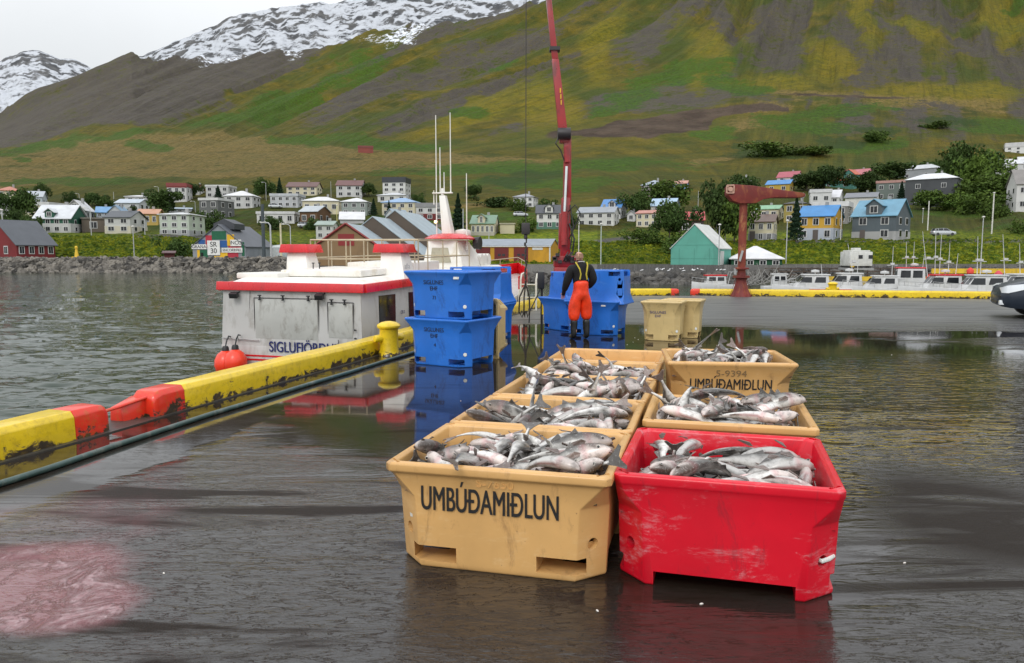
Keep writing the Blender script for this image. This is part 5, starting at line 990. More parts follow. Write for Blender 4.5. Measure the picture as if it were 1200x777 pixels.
mb = MB(); mb.tube([(-.16, 0, 1.10), (-.16, -.03, 1.10), (-.12, -.04, 1.10)], .014); mb.tube([(-.16, 0, .94), (-.16, -.03, .94), (-.12, -.04, .94)], .014); mb.tube([(-.52, -.02, .90), (-.50, -.04, .86), (-.52, -.04, .80)], .008); mb.build('door_handle', BLK, boat)
mb = MB(); mb.tube([(-WB+.62, .028, .62), (-WB+.70, .045, ZT-.05)], .006); mb.build('panel_seam', BLK, boat)
for x in (-2.82, -.88):
    mb = MB(); mb.box((x, -.07, ZT-.13), (.16, .12, .10), (.3, 0, .2)); mb.tube([(x+.05, .05, ZT-.07), (x+.05, -.05, ZT-.10)], .015); mb.build('flood_lamp', BLK, boat, bevel=.02, smooth=40)
mb = MB(); mb.tube([(-WB+.05, -.03, .86), (-1.1-1.2, -.03, .83)], .011); mb.box((-WB+.42, -.04, .845), (.05, .03, .05)); mb.build('stern_rod', STEEL, boat)
text('SIGLUFJÖRÐUR', .30, (-1.28, -.014, .705), (R(90), 0, 0), NAVY, boat, sx=.78, off=.0, ext=.004, bold=.004)
# side windows, small mark on the side
for y0, y1 in ((.75, 1.50), (2.15, 2.75)):
    mb = MB(); mb.loft([[(-.002, y0, 1.02), (-.002, y1-.05, 1.02), (-.028, y1, 1.72), (-.028, y0+.02, 1.72)], [(-.05, y0, 1.02), (-.05, y1-.05, 1.02), (-.08, y1, 1.72), (-.08, y0+.02, 1.72)]]); mb.build('side_window', GLASS, boat)
text('CE 2', .10, (-.008, 1.80, 1.32), (R(88), 0, R(90)), NAVY, boat)
# rails on the roof
mb = MB(); zt = ZT+1.02; zr0 = ZT+.30
px_ = [(-2.95, 3.0), (-2.95, 6.2), (-.35, 6.2), (-.35, 3.6)]
top = [(-2.95, 3.0, zt), (-2.95, 6.8, zt+.05), (-.35, 6.8, zt+.05), (-.35, 3.4, zt)]
mb.tube(top, .020); mb.tube([(a, b, c-.42) for a, b, c in top], .015)
mb.tube([(-2.95, 3.0, zt), (-.35, 3.4, zt-.0)], .020); mb.tube([(-2.95, 3.0, zt-.45), (-.35, 3.4, zt-.45)], .015)
for i in range(7):
    x = -2.95+2.6*i/6; mb.tube([(x, 3.0+.4*i/6, zr0), (x, 3.0+.4*i/6, zt)], .017)
for i in range(5):
    y = 3.0+3.8*i/4
    for x in (-2.95, -.35): mb.tube([(x, max(y, 3.2), zr0), (x, max(y, 3.2), zt)], .016)
mb.build('roof_rail', RAILM, boat, smooth=50)
# wheelhouse
wy = 7.5; boat_children_before = set(boat.children)
mb = MB(); mb.loft([[(-2.3, wy-.5, ZT+.2), (-1.0, wy-.5, ZT+.2), (-1.0, wy+1.7, ZT+.2), (-2.3, wy+1.7, ZT+.2)], [(-2.1, wy-.42, ZT+1.10), (-1.25, wy-.42, ZT+1.10), (-1.25, wy+.45, ZT+1.10), (-2.1, wy+.45, ZT+1.10)]])
wh = mb.build('wheelhouse', BWH, boat, bevel=.03, smooth=35)
mb = MB(); mb.loft([[(-2.02, wy-.5-.01, ZT+.45), (-1.40, wy-.5-.01, ZT+.45), (-1.5, wy-.455, ZT+.86), (-1.98, wy-.455, ZT+.86)], [(-2.02, wy-.44, ZT+.45), (-1.40, wy-.44, ZT+.45), (-1.5, wy-.41, ZT+.86), (-1.98, wy-.41, ZT+.86)]]); mb.build('window', mat('hazy_pane', (.40, .37, .27), .3), wh)
mb = MB(); mb.lathe([(.02, .0), (.72, -.04), (.74, .0), (.55, .10), (.3, .14), (.01, .15)], 24, (-1.65, wy+.1, ZT+1.13)); mb.build('red_top', BRED, wh, smooth=40)
mb = MB(); mb.loft([[(-1.80, wy-.15, ZT+1.2), (-1.50, wy-.15, ZT+1.2), (-1.50, wy+.15, ZT+1.2), (-1.80, wy+.15, ZT+1.2)], [(-1.92, wy-.05, ZT+2.35), (-1.74, wy-.05, ZT+2.35), (-1.74, wy+.12, ZT+2.35), (-1.92, wy+.12, ZT+2.35)]])
mb.box((-1.83, wy, ZT+2.42), (.6, .12, .04)); mb.tube([(-1.83, wy, ZT+2.35), (-1.83, wy, ZT+2.55)], .05)
mast = mb.build('mast', BWH, boat, bevel=.015, smooth=35)
mb = MB()
for (x, h0_, h1_) in ((-2.02, 1.2, 4.6), (-1.90, 2.4, 3.7), (-1.78, 2.4, 3.0), (-1.58, 2.4, 4.65), (-2.10, 2.1, 2.5)):
    mb.tube([(x, wy, ZT+h0_), (x, wy, ZT+h1_)], [.018, .012], 6)
mb.build('aerials', BWH, mast)
mb = MB(); mb.tube([(-1.10, wy, ZT+.8), (-1.10, wy, ZT+2.95)], [.022, .012], 6); mb.tube([(-1.10, wy, ZT+1.12), (-1.10, wy, ZT+1.24)], .04, 8); mb.build('whip_aerial', BWH, boat)
mb = MB(); mb.tube([(-1.98, wy-.1, ZT+1.6), (-1.98, wy-.17, ZT+1.6)], .05, 10); mb.build('lamp_bracket', STEEL, mast)
t = NT('lit_mast_lamp'); t.b.inputs['Emission Color'].default_value = (1, .62, .2, 1); t.b.inputs['Emission Strength'].default_value = 4; LAMPM = t.m
mb = MB(); mb.tube([(-1.98, wy-.17, ZT+1.6), (-1.98, wy-.19, ZT+1.6)], .042, 10); mb.build('lamp_lens', LAMPM, mast)
mb = MB(); mb.lathe([(.01, 0), (.22, .0), (.24, .06), (.22, .15), (.01, .19)], 18, (-1.35, wy+.35, ZT+1.22)); mb.build('radar', BWH, boat, smooth=40)
mb = MB(); mb.tube([(-.98, wy+.3, ZT+1.0), (-.80, wy+.3, ZT+1.0)], [.17, .19], 12); mb.build('horn', BLK, boat)
for c_ in list(boat.children):
    if c_ not in boat_children_before: c_.location.x += .42
# life raft canisters and bow
mb = MB()
for i in range(3): mb.tube([(-1.9+.0, 8.6+.5*i*.6, ZT+.50), (-.6, 8.6+.5*i*.6, ZT+.50)], .20, 12)
mb.build('raft_canister', BWH, boat, smooth=40)
mb = MB(); 
bow = []
for y in (10.4, 11.4, 12.5, 13.6, 14.7, LB+.15):
    n = sec_(min(y, LB)); bow.append((-n if y < LB else -WB/2, y, 1.42+(y-10.4)*.07))
bowl = [(-WB-p[0], p[1], p[2]) for p in bow[:-1]]
for side in (bow, bowl+[bow[-1]]):
    for a, b in zip(side[:-1], side[1:]):
        a, b = Vector(a), Vector(b); mb.loft([[a, a+Vector((0, 0, .42)), a+Vector((.03, .03, .42)), a+Vector((.03, .03, 0))], [b, b+Vector((0, 0, .42)), b+Vector((.03, .03, .42)), b+Vector((.03, .03, 0))]])
mb.build('bow_bulwark', BRED, boat)
mb = MB()
for side in (bow, bowl+[bow[-1]]):
    for a, b in zip(side[:-1], side[1:]):
        a, b = Vector(a), Vector(b); mb.loft([[a-Vector((0, 0, .75)), a, a+Vector((.03, .03, 0)), a+Vector((.03, .03, -.75))], [b-Vector((0, 0, .75)), b, b+Vector((.03, .03, 0)), b+Vector((.03, .03, -.75))]])
mb.build('bow_side', BWH, boat)
mb = MB(); rl = [Vector(p)+Vector((0, 0, .62)) for p in bow[2:]]; mb.tube(rl, .018)
for p in rl: mb.tube([p, p-Vector((0, 0, .25))], .014)
rl2 = [Vector(p)+Vector((0, 0, .62)) for p in bowl[2:]]+[rl[-1]]; mb.tube(rl2, .018)
for p in rl2: mb.tube([p, p-Vector((0, 0, .25))], .014)
mb.build('bow_rail', RAILM, boat)
# orange fenders on the stern corner
FEN = mat('fender_orange_red', (.85, .045, .012), .35, var=.1, coat=.2)
for i, (dx, dy, zz) in enumerate(((-WB+.30, -.26, .38), (-WB+.56, -.30, .42))):
    p = boat.matrix_basis @ Vector((dx, dy, zz))
    e = empty('buoy_fender', p, 0, ['orange round fender hanging at the boat\'s stern corner, outer one', 'orange round fender hanging beside the first, closer to the lettering'][i], 'fender', 'orange fenders on the boat')
    mb = MB(); mb.lathe([(.001, -.27), (.10, -.25), (.19, -.17), (.225, -.04), (.215, .07), (.16, .18), (.07, .25), (.001, .26)], 24); mb.build('ball', FEN, e, smooth=60)
    mb = MB(); mb.lathe([(.072, .235), (.065, .31), (.05, .34), (.001, .345)], 14); mb.build('neck', BLK, e, smooth=50)
    mb = MB(); mb.tube([(0, 0, .33), (.01, .06, .45), (.0, .2, .52), (0, .30, .50)], .014); mb.build('rope', BLK, e)
mb = MB(); 
# quay side ladder frame
lp = G(621, 378)
e = empty('quay_ladder', (lp.x+.05, lp.y+4.3, 0), ps, 'white bent pipe ladder rail at the quay edge behind the hanging chains', 'ladder')
mb = MB()
for x in (-.25, .25): mb.tube([(x, 0, -.8), (x, 0, .95), (x+.0, .12, 1.12), (x, .35, 1.15), (x, .5, 1.0)], .03)
for z in (-.4, 0, .4, .8): mb.tube([(-.25, 0, z), (.25, 0, z)], .02)
mb.build('rail', mat('cream_paint', (.6, .58, .5), .5), e, smooth=50)
# ---------------------------------------------------------------- red lorry crane beyond the worker
CR = mat('crane_red', (.32, .010, .012), .35, var=.2, coat=.3, dirt=(.06, .01, .01), dirt_amt=.7, dscale=4)
CRD = mat('crane_dark', (.03, .025, .025), .5)
CY = 20.5
cb = at(662, 372, CY); 
crane = empty('loading_crane', (cb.x, CY, 0), 0, 'red hydraulic crane with a tall jib rising behind the blue tubs', 'crane')
def cl(px, py, dy=0): p = at(px, py, CY+dy); return Vector((p.x-cb.x, dy, p.z))
mb = MB(); mb.box2((-.45, -.45, 0), (.45, .45, .5)); mb.box2((-.30, -.32, .5), (.30, .32, 1.40)); mb.box((.0, 0, 1.55), (.62, .55, .30)); mb.build('pedestal', CR, crane, bevel=.03, smooth=35)
mb = MB(); rr = random.Random(9)
for i in range(9): mb.box((rr.uniform(-.32, .34), -.32, 1.62+rr.uniform(-.1, .14)), (.10, .10, .08))
for i in range(5):
    a = rr.uniform(-.3, .3); mb.tube([(a, -.34, 1.55), (a+.05, -.45, 1.7), (a+.12, -.34, 1.8)], .016)
mb.build('valve_block', CRD, crane)
def boom(mb, p, q, w0, d0, w1, d1):
    p, q = Vector(p), Vector(q); 
    mb.loft([[p+Vector((-w0/2, -d0/2, 0)), p+Vector((w0/2, -d0/2, 0)), p+Vector((w0/2, d0/2, 0)), p+Vector((-w0/2, d0/2, 0))], [q+Vector((-w1/2, -d1/2, 0)), q+Vector((w1/2, -d1/2, 0)), q+Vector((w1/2, d1/2, 0)), q+Vector((-w1/2, d1/2, 0))]])
mb = MB(); boom(mb, cl(662, 300), cl(663, 232), .27, .32, .23, .28); boom(mb, cl(664.5, 236), cl(665, 160), .21, .26, .19, .24); boom(mb, cl(661, 292), cl(661, 250), .31, .28, .26, .28)
mb.build('column', CR, crane, bevel=.02, smooth=35)
mb = MB(); mb.tube([cl(661.5, 250, -.24), cl(664, 195, -.2)], .035, 12); mb.build('ram_rod', mat('chrome_rod', (.7, .7, .7), .15, metal=1), crane, smooth=50)
mb = MB(); mb.tube([cl(661, 287, -.24), cl(661.5, 248, -.24)], .085, 12); mb.build('ram_barrel', CR, crane, smooth=50)
mb = MB(); mb.tube([cl(665, 190, -.22), cl(664, 172, -.22)], .075, 12); mb.build('ram_barrel', CR, crane, smooth=50)
mb = MB(); mb.tube([cl(653, 158, 0)+Vector((0, -.2, 0)), cl(668, 158, 0)+Vector((0, -.2, 0))], .15, 14); mb.box(cl(661, 158), (.34, .34, .24)); 
mb.tube([cl(655, 160, -.25), cl(651, 168, -.3), cl(657, 176, -.2), cl(662, 190, -.2)], .018); mb.build('knuckle', CRD, crane, bevel=.01, smooth=35)
mb = MB(); boom(mb, cl(661, 168), cl(650.5, 70), .24, .28, .18, .22); boom(mb, cl(650.5, 70), cl(643, 0), .16, .20, .14, .18); boom(mb, cl(643, 0), cl(617, -246), .13, .16, .10, .12)
jib = mb.build('jib', CR, crane, bevel=.015, smooth=35)
mb = MB(); p = cl(650, 58); mb.box(p+Vector((0, -.005, 0)), (.27, .30, .09)); mb.build('jib_collar', CRD, jib)
mb = MB(); 
for i in range(3):
    p = cl(656.5-i*.5+1.2, 120-i*7, -.16); mb.box(p, (.03, .004, .12))
mb.build('yellow_marks', mat('yellow_paint', (.75, .45, .02)), jib)
mb = MB(); mb.tube([cl(666, 248, -.2), cl(674, 240, -.3), cl(680, 250, -.3), cl(675, 262, -.3), cl(667, 280, -.2)], .016); mb.tube([cl(667, 262, -.2), cl(673, 280, -.35), cl(671, 296, -.3), cl(664, 300, -.25)], .022); mb.tube([cl(668, 240, -.15), cl(672, 265, -.3), cl(668, 292, -.3)], .016)
mb.build('hydraulic_hose', BLK, crane, smooth=60)
tip = cl(617, -246)
mb = MB(); mb.tube([tip, Vector((tip.x, tip.y, cl(614, 262).z))], .012, 6); mb.build('hoist_cable', CRD, crane)
mb = MB(); p = Vector((tip.x, tip.y, cl(614, 268).z)); mb.box(p, (.22, .18, .30)); mb.tube([p+Vector((0, 0, -.15)), p+Vector((0, 0, -.28))], .05); mb.build('hook_block', CRD, crane, bevel=.04, smooth=40)
mb = MB(); zt = p.z-.28; rr = random.Random(2); zb_ = .35
z = zt; k = 0
while z > .9:
    mb.tube([(p.x+rr.uniform(-.02, .02), p.y, z), (p.x+rr.uniform(-.02, .02), p.y, z-.10)], .032 if k % 2 else .022, 6); z -= .085; k += 1
for dx in (-.16, -.04, .10):
    mb.tube([(p.x, p.y, .95), (p.x+dx, p.y, .6), (p.x+dx*1.1, p.y, .20), (p.x+dx*.6, p.y, .05), (p.x+dx*.2, p.y, .22)], .024, 6)
mb.build('sling_chains', mat('chain_dark', (.055, .05, .045), .5, metal=.5), crane)
# control box on a post
e = empty('control_box', (at(634, 330, 19).x, 19.0, 0), 0, 'black control box on a thin post left of the worker', 'control box')
mb = MB(); mb.box((0, 0, 1.10), (.17, .16, .42)); mb.build('box', BLK, e, bevel=.02, smooth=40)
mb = MB(); mb.tube([(.02, 0, 0), (.02, 0, .9)], .03); mb.tube([(-.02, -.05, .9), (-.15, -.1, .6), (-.28, -.2, .35), (-.30, -.2, .05)], .014); mb.build('post_and_cable', BLK, e)
mb = MB(); mb.tube([(.06, -.05, .25), (.06, -.05, .6)], .035, 8); mb.build('yellow_handle', YEL, e)

# ---------------------------------------------------------------- old rusty quay crane
RUST = mat('rusty_red_paint', (.17, .022, .016), .7, var=.35, scale=1.5, dirt=(.30, .10, .025), dirt_amt=.75, dscale=3.5, bump=.4, bscale=12)
RUST2 = mat('rust_streaked_post', (.20, .035, .018), .7, var=.35, scale=2, dirt=(.42, .19, .07), dirt_amt=.85, dscale=2.6, bump=.4, bscale=14)
OC = G(871, 348); OC = Vector((OC.x, OC.y+.35, 0))
oc = empty('old_jib_crane', OC, .0, 'rust red swing crane on a flared foot at the far quay edge', 'crane')
sO = OC.y/F*1.0
def ol(px, py): p = at(px, py, OC.y); return Vector((p.x-OC.x, 0, p.z))
mb = MB()
for i in range(10):
    a0 = 2*math.pi*i/10; mb.add([(.20*math.cos(a0), .20*math.sin(a0), .85), (.17*math.cos(a0), .17*math.sin(a0), .85), (.46*math.cos(a0+.03), .46*math.sin(a0+.03), 0), (.46*math.cos(a0-.03), .46*math.sin(a0-.03), 0)], [(0, 1, 2, 3)])
mb.lathe([(.44, 0), (.42, .05), (.32, .25), (.23, .55), (.185, .85), (.175, 1.0)], 12); mb.build('flared_foot', RUST, oc)
mb = MB(); mb.lathe([(.16, .8), (.16, ol(868, 238).z+.1)], 24); 
post = mb.build('post', RUST2, oc, smooth=40)
mb = MB(); mb.lathe([(.17, 0), (.34, .02), (.34, .10), (.17, .12)], 20, (0, 0, ol(0, 326).z)); mb.lathe([(.17, 0), (.30, .02), (.30, .08), (.17, .10)], 20, (0, 0, ol(0, 316).z)); mb.build('collar', RUST, oc)
mb = MB(); mb.box((-.10, -.22, ol(0, 300).z), (.08, .08, .45), (0, .25, 0)); mb.box((-.28, -.05, ol(0, 318).z), (.08, .1, .26)); mb.build('winch_handle', STEEL, oc, bevel=.01)
P_ = [ol(851, 219), ol(857, 216.5), ol(880, 218), ol(900, 221), ol(935, 226), ol(941, 227), ol(941, 231), ol(935, 232), ol(905, 232), ol(892, 234), ol(884, 238.5), ol(866, 239), ol(857, 236), ol(851, 229)]
mb = MB(); mb.prism([(p.x, p.z) for p in P_], 'y', -.26, .26); mb.build('jib_arm', RUST, oc, bevel=.03, smooth=35)
mb = MB(); q0, q1 = ol(849.5, 218), ol(857.5, 227); fr = [(q0.x, q0.z), (q1.x, q0.z), (q1.x, q1.z), (q0.x, q1.z)]
for a, b in zip(fr, fr[1:]+fr[:1]): mb.tube([(a[0], -.30, a[1]), (b[0], -.30, b[1])], .03, 6)
mb.tube([(fr[0][0], -.30, fr[0][1]), (fr[2][0], -.30, fr[2][1])], .02); mb.tube([((fr[0][0]+fr[1][0])/2, -.27, (fr[0][1]+fr[2][1])/2), ((fr[0][0]+fr[1][0])/2, -.33, (fr[0][1]+fr[2][1])/2)], .10, 12)
mb.build('winch_frame', mat('pale_rust_paint', (.5, .30, .22), .7), oc)
mb = MB(); p = ol(940, 229); mb.tube([p+Vector((0, -.1, 0)), p+Vector((0, .1, 0))], .10, 12); mb.tube([p+Vector((.03, 0, 0)), p+Vector((.03, 0, -.45))], .012); mb.build('pulley', STEEL, oc)

# ---------------------------------------------------------------- the worker (one continuous skinned body, clothes as children)
def skin_mesh(name, verts, edges, rad, m, parent, sub=2, root=0, smooth=True):
    me = bpy.data.meshes.new(name); me.from_pydata(verts, edges, []); o = bpy.data.objects.new(name, me); col.objects.link(o)
    md = o.modifiers.new('s', 'SKIN'); md.use_smooth_shade = True; md.branch_smoothing = .6
    if not me.skin_vertices: me.skin_vertices.new()
    for i, r in enumerate(rad):
        me.skin_vertices[0].data[i].radius = r if isinstance(r, tuple) else (r, r)
        me.skin_vertices[0].data[i].use_root = (i == root)
    ms = o.modifiers.new('u', 'SUBSURF'); ms.levels = ms.render_levels = sub
    dg = bpy.context.evaluated_depsgraph_get(); dg.update()
    res = bpy.data.meshes.new_from_object(o.evaluated_get(dg)); bpy.data.objects.remove(o)
    res.materials.clear(); res.materials.append(m); res.polygons.foreach_set('use_smooth', [True]*len(res.polygons))
    o2 = bpy.data.objects.new(name, res); col.objects.link(o2); o2.parent = parent; return o2
SKIN = mat('skin', (.55, .30, .21), .5, var=.12, scale=20)
ORG = mat('orange_oilskin', (.90, .055, .012), .38, var=.25, scale=7, bump=1.0, bscale=11, dirt=(.45, .04, .015), dirt_amt=.5, dscale=9)
JKT = mat('black_jacket', (.008, .008, .009), .92, bump=.6, bscale=14)
BOOT = mat('black_boots', (.010, .011, .012), .3, bump=.2)
wp = G(680, 397.5); man = empty('person', (wp.x, wp.y, 0), R(12), 'bald worker in orange bib trousers and black jacket, back turned, head to his left', 'person')
# local: he faces +y (away from the viewer), x to the right
J = dict(pel=(0, 0, .93), sp1=(0, 0, 1.05), sp2=(0, .01, 1.22), ch=(0, .03, 1.38), nk=(0, .05, 1.505), hd0=(-.005, .075, 1.58),
         sl=(-.19, .03, 1.43), el=(-.265, .06, 1.16), wl=(-.29, .20, .95), sr=(.19, .03, 1.43), er=(.27, .0, 1.18), wr=(.20, .19, 1.02),
         hl=(-.10, 0, .90), kl=(-.115, .03, .50), al=(-.12, -.01, .10), tl=(-.13, .14, .04), hr=(.10, 0, .90), kr=(.12, .05, .50), ar=(.13, .01, .10), tr=(.14, .16, .04))
names = list(J); V = [J[n] for n in names]; I = {n: i for i, n in enumerate(names)}
E_ = [('pel', 'sp1'), ('sp1', 'sp2'), ('sp2', 'ch'), ('ch', 'nk'), ('nk', 'hd0'), ('ch', 'sl'), ('sl', 'el'), ('el', 'wl'), ('ch', 'sr'), ('sr', 'er'), ('er', 'wr'), ('pel', 'hl'), ('hl', 'kl'), ('kl', 'al'), ('al', 'tl'), ('pel', 'hr'), ('hr', 'kr'), ('kr', 'ar'), ('ar', 'tr')]
rad = dict(pel=(.14, .11), sp1=(.135, .10), sp2=(.14, .11), ch=(.16, .115), nk=.058, hd0=.06, sl=.072, el=.046, wl=.032, sr=.072, er=.046, wr=.032, hl=.09, kl=.062, al=.045, tl=.035, hr=.09, kr=.062, ar=.045, tr=.035)
# head: more verts on the same skeleton
hdir = Vector((-.75, .60, -.25)).normalized()          # he looks down to his left
hc = Vector((-.015, .085, 1.675))
V += [tuple(hc+Vector((0, 0, .0))), tuple(hc+Vector((.01, -.02, .06)))]; rl = [rad[n] for n in names]+[(.080, .098), (.062, .074)]
E2 = [(I[a], I[b]) for a, b in E_]+[(I['hd0'], len(names)), (len(names), len(names)+1)]
# fingers as part of the same skeleton
def hand(w, d, up):
    d = Vector(d).normalized(); w = Vector(w); s = d.cross(Vector(up)).normalized(); b = len(V)
    V.append(tuple(w+d*.05)); rl.append((.030, .018)); E2.append((I['wl'] if w.x < 0 else I['wr'], b))
    for k, (off, ln) in enumerate(((-.030, .070), (-.010, .080), (.011, .075), (.030, .058))):
        p1 = w+d*.085+s*off; p2 = p1+d*ln*.5+Vector((0, 0, -.012)); p3 = p2+d*ln*.35+Vector((0, 0, -.026)); i = len(V)
        V.extend([tuple(p1), tuple(p2), tuple(p3)]); rl.extend([.0095, .0088, .0075]); E2.extend([(b, i), (i, i+1), (i+1, i+2)])
    p1 = w+d*.045+s*(-.040); p2 = p1+d*.035+s*-.018; i = len(V); V.extend([tuple(p1), tuple(p2)]); rl.extend([.011, .009]); E2.extend([(b, i), (i, i+1)])
hand(J['wl'], (.0, .55, -.8), (0, 0, 1)); hand(J['wr'], (-.3, .8, -.35), (0, 0, 1))
man.scale = (1.03, 1.03, 1.03)
body = skin_mesh('body', V, E2, rl, SKIN, man)
# face on the same side the head turns to
def ontohead(a, b): 
    s = hdir.cross(Vector((0, 0, 1))).normalized(); u = s.cross(hdir).normalized()
    return s, u
s_, u_ = ontohead(0, 0)
mb = MB()
fc = hc+hdir*.082
mb.loft([[fc+u_*.025+s_*.010, fc+u_*.025-s_*.010, fc+u_*.02+hdir*.006], [fc-u_*.025+s_*.018, fc-u_*.025-s_*.018, fc-u_*.022+hdir*.030]]); mb.build('nose', SKIN, man, smooth=80)
for sg in (1, -1):
    mb = MB(); c = hc+s_*sg*.078-hdir*.01-u_*.005; mb.loft([[c+Vector((0, 0, .034*math.cos(q)))+hdir*(-.006+.020*math.sin(q)) for q in np.linspace(0, 2*math.pi, 10)[:-1]], [c+s_*sg*.016+Vector((0, 0, .034*math.cos(q)))+hdir*(-.016+.020*math.sin(q)) for q in np.linspace(0, 2*math.pi, 10)[:-1]]]); mb.build('ear', SKIN, man, smooth=80)
    mb = MB(); c = hc+hdir*.080+s_*sg*.030+u_*.018; mb.lathe([(.001, -.006), (.008, 0), (.001, .006)], 8, c); mb.build('eye', BLK, man, smooth=80)
mb = MB(); c = hc+hdir*.080-u_*.048; mb.box(c, (.035, .012, .006), (0, 0, math.atan2(s_.y, s_.x))); mb.build('mouth', mat('lips', (.35, .12, .09)), man)
mb = MB(); rings = []
for k in range(5):
    z = -.055+k*.022; rings.append([hc+Vector((math.cos(q)*(.086-.004*k), math.sin(q)*(.101-.004*k), z))-hdir*.006 for q in np.linspace(math.pi*1.05, math.pi*2.15, 12)])
mb.loft(rings, caps=False, closed=False); mb.build('cropped_hair', mat('stubble_hair', (.30, .17, .11), .8, bump=.6, bscale=200), man, smooth=80, fix=False)
# jacket
jn = ['sp1', 'sp2', 'ch', 'nk', 'sl', 'el', 'wl', 'sr', 'er', 'wr']; JV = [J[n] for n in jn]; JI = {n: i for i, n in enumerate(jn)}
JV[JI['sp1']] = (0, 0, 1.02); JV[JI['nk']] = (0, .045, 1.53)
je = [(JI[a], JI[b]) for a, b in (('sp1', 'sp2'), ('sp2', 'ch'), ('ch', 'nk'), ('ch', 'sl'), ('sl', 'el'), ('el', 'wl'), ('ch', 'sr'), ('sr', 'er'), ('er', 'wr'))]
jr = dict(sp1=(.19, .15), sp2=(.20, .15), ch=(.215, .15), nk=(.095, .09), sl=(.125, .115), el=(.092, .09), wl=(.058, .058), sr=(.125, .115), er=(.095, .09), wr=(.058, .058))
skin_mesh('jacket', JV, je, [jr[n] for n in jn], JKT, man)
# bib trousers
tn = [(0, -.012, 1.19), (0, -.012, 1.12), (0, -.010, 1.03), (0, 0, .93), (-.105, 0, .86), (-.125, .03, .56), (-.13, .01, .34), (.105, 0, .86), (.13, .05, .56), (.14, .03, .36)]
te = [(0, 1), (1, 2), (2, 3), (3, 4), (4, 5), (5, 6), (3, 7), (7, 8), (8, 9)]
tr_ = [(.135, .175), (.17, .18), (.20, .185), (.215, .185), (.150, .150), (.128, .130), (.118, .115), (.150, .150), (.128, .130), (.118, .115)]
skin_mesh('bib_trousers', tn, te, tr_, ORG, man, root=3)
for sg in (-1, 1):
    skin_mesh('boot', [(sg*.125, .02, .42), (sg*.13, .02, .22), (sg*.135, .0, .065), (sg*.145, .15, .05), (sg*.148, .20, .045)], [(0, 1), (1, 2), (2, 3), (3, 4)], [(.080, .082), (.072, .075), (.062, .058), (.052, .045), (.035, .035)], BOOT, man)
mb = MB()
for sg in (-1, 1):
    mb.tube([(sg*.115, -.02, 1.535), (sg*.105, -.105, 1.48), (sg*.075, -.168, 1.40), (sg*.055, -.182, 1.30), (sg*.075, -.182, 1.20)], .015, 6)
mb.build('braces', mat('yellow_brace_webbing', (.45, .36, .02)), man)
mb = MB(); mb.tube([(-.06, -.02, 1.545), (0, -.045, 1.55), (.06, -.02, 1.545), (.07, .05, 1.53)], .014, 6); mb.build('collar', mat('grey_collar', (.4, .4, .4)), man)
for nm, w_, d_ in (('glove', J['wl'], (.0, .55, -.8)),):
    w_ = Vector(w_); d_ = Vector(d_).normalized()
    mb = MB(); mb.tube([w_-d_*.03, w_+d_*.03, w_+d_*.08], [.045, .043, .036], 10); mb.build(nm, BLK, man, smooth=60)

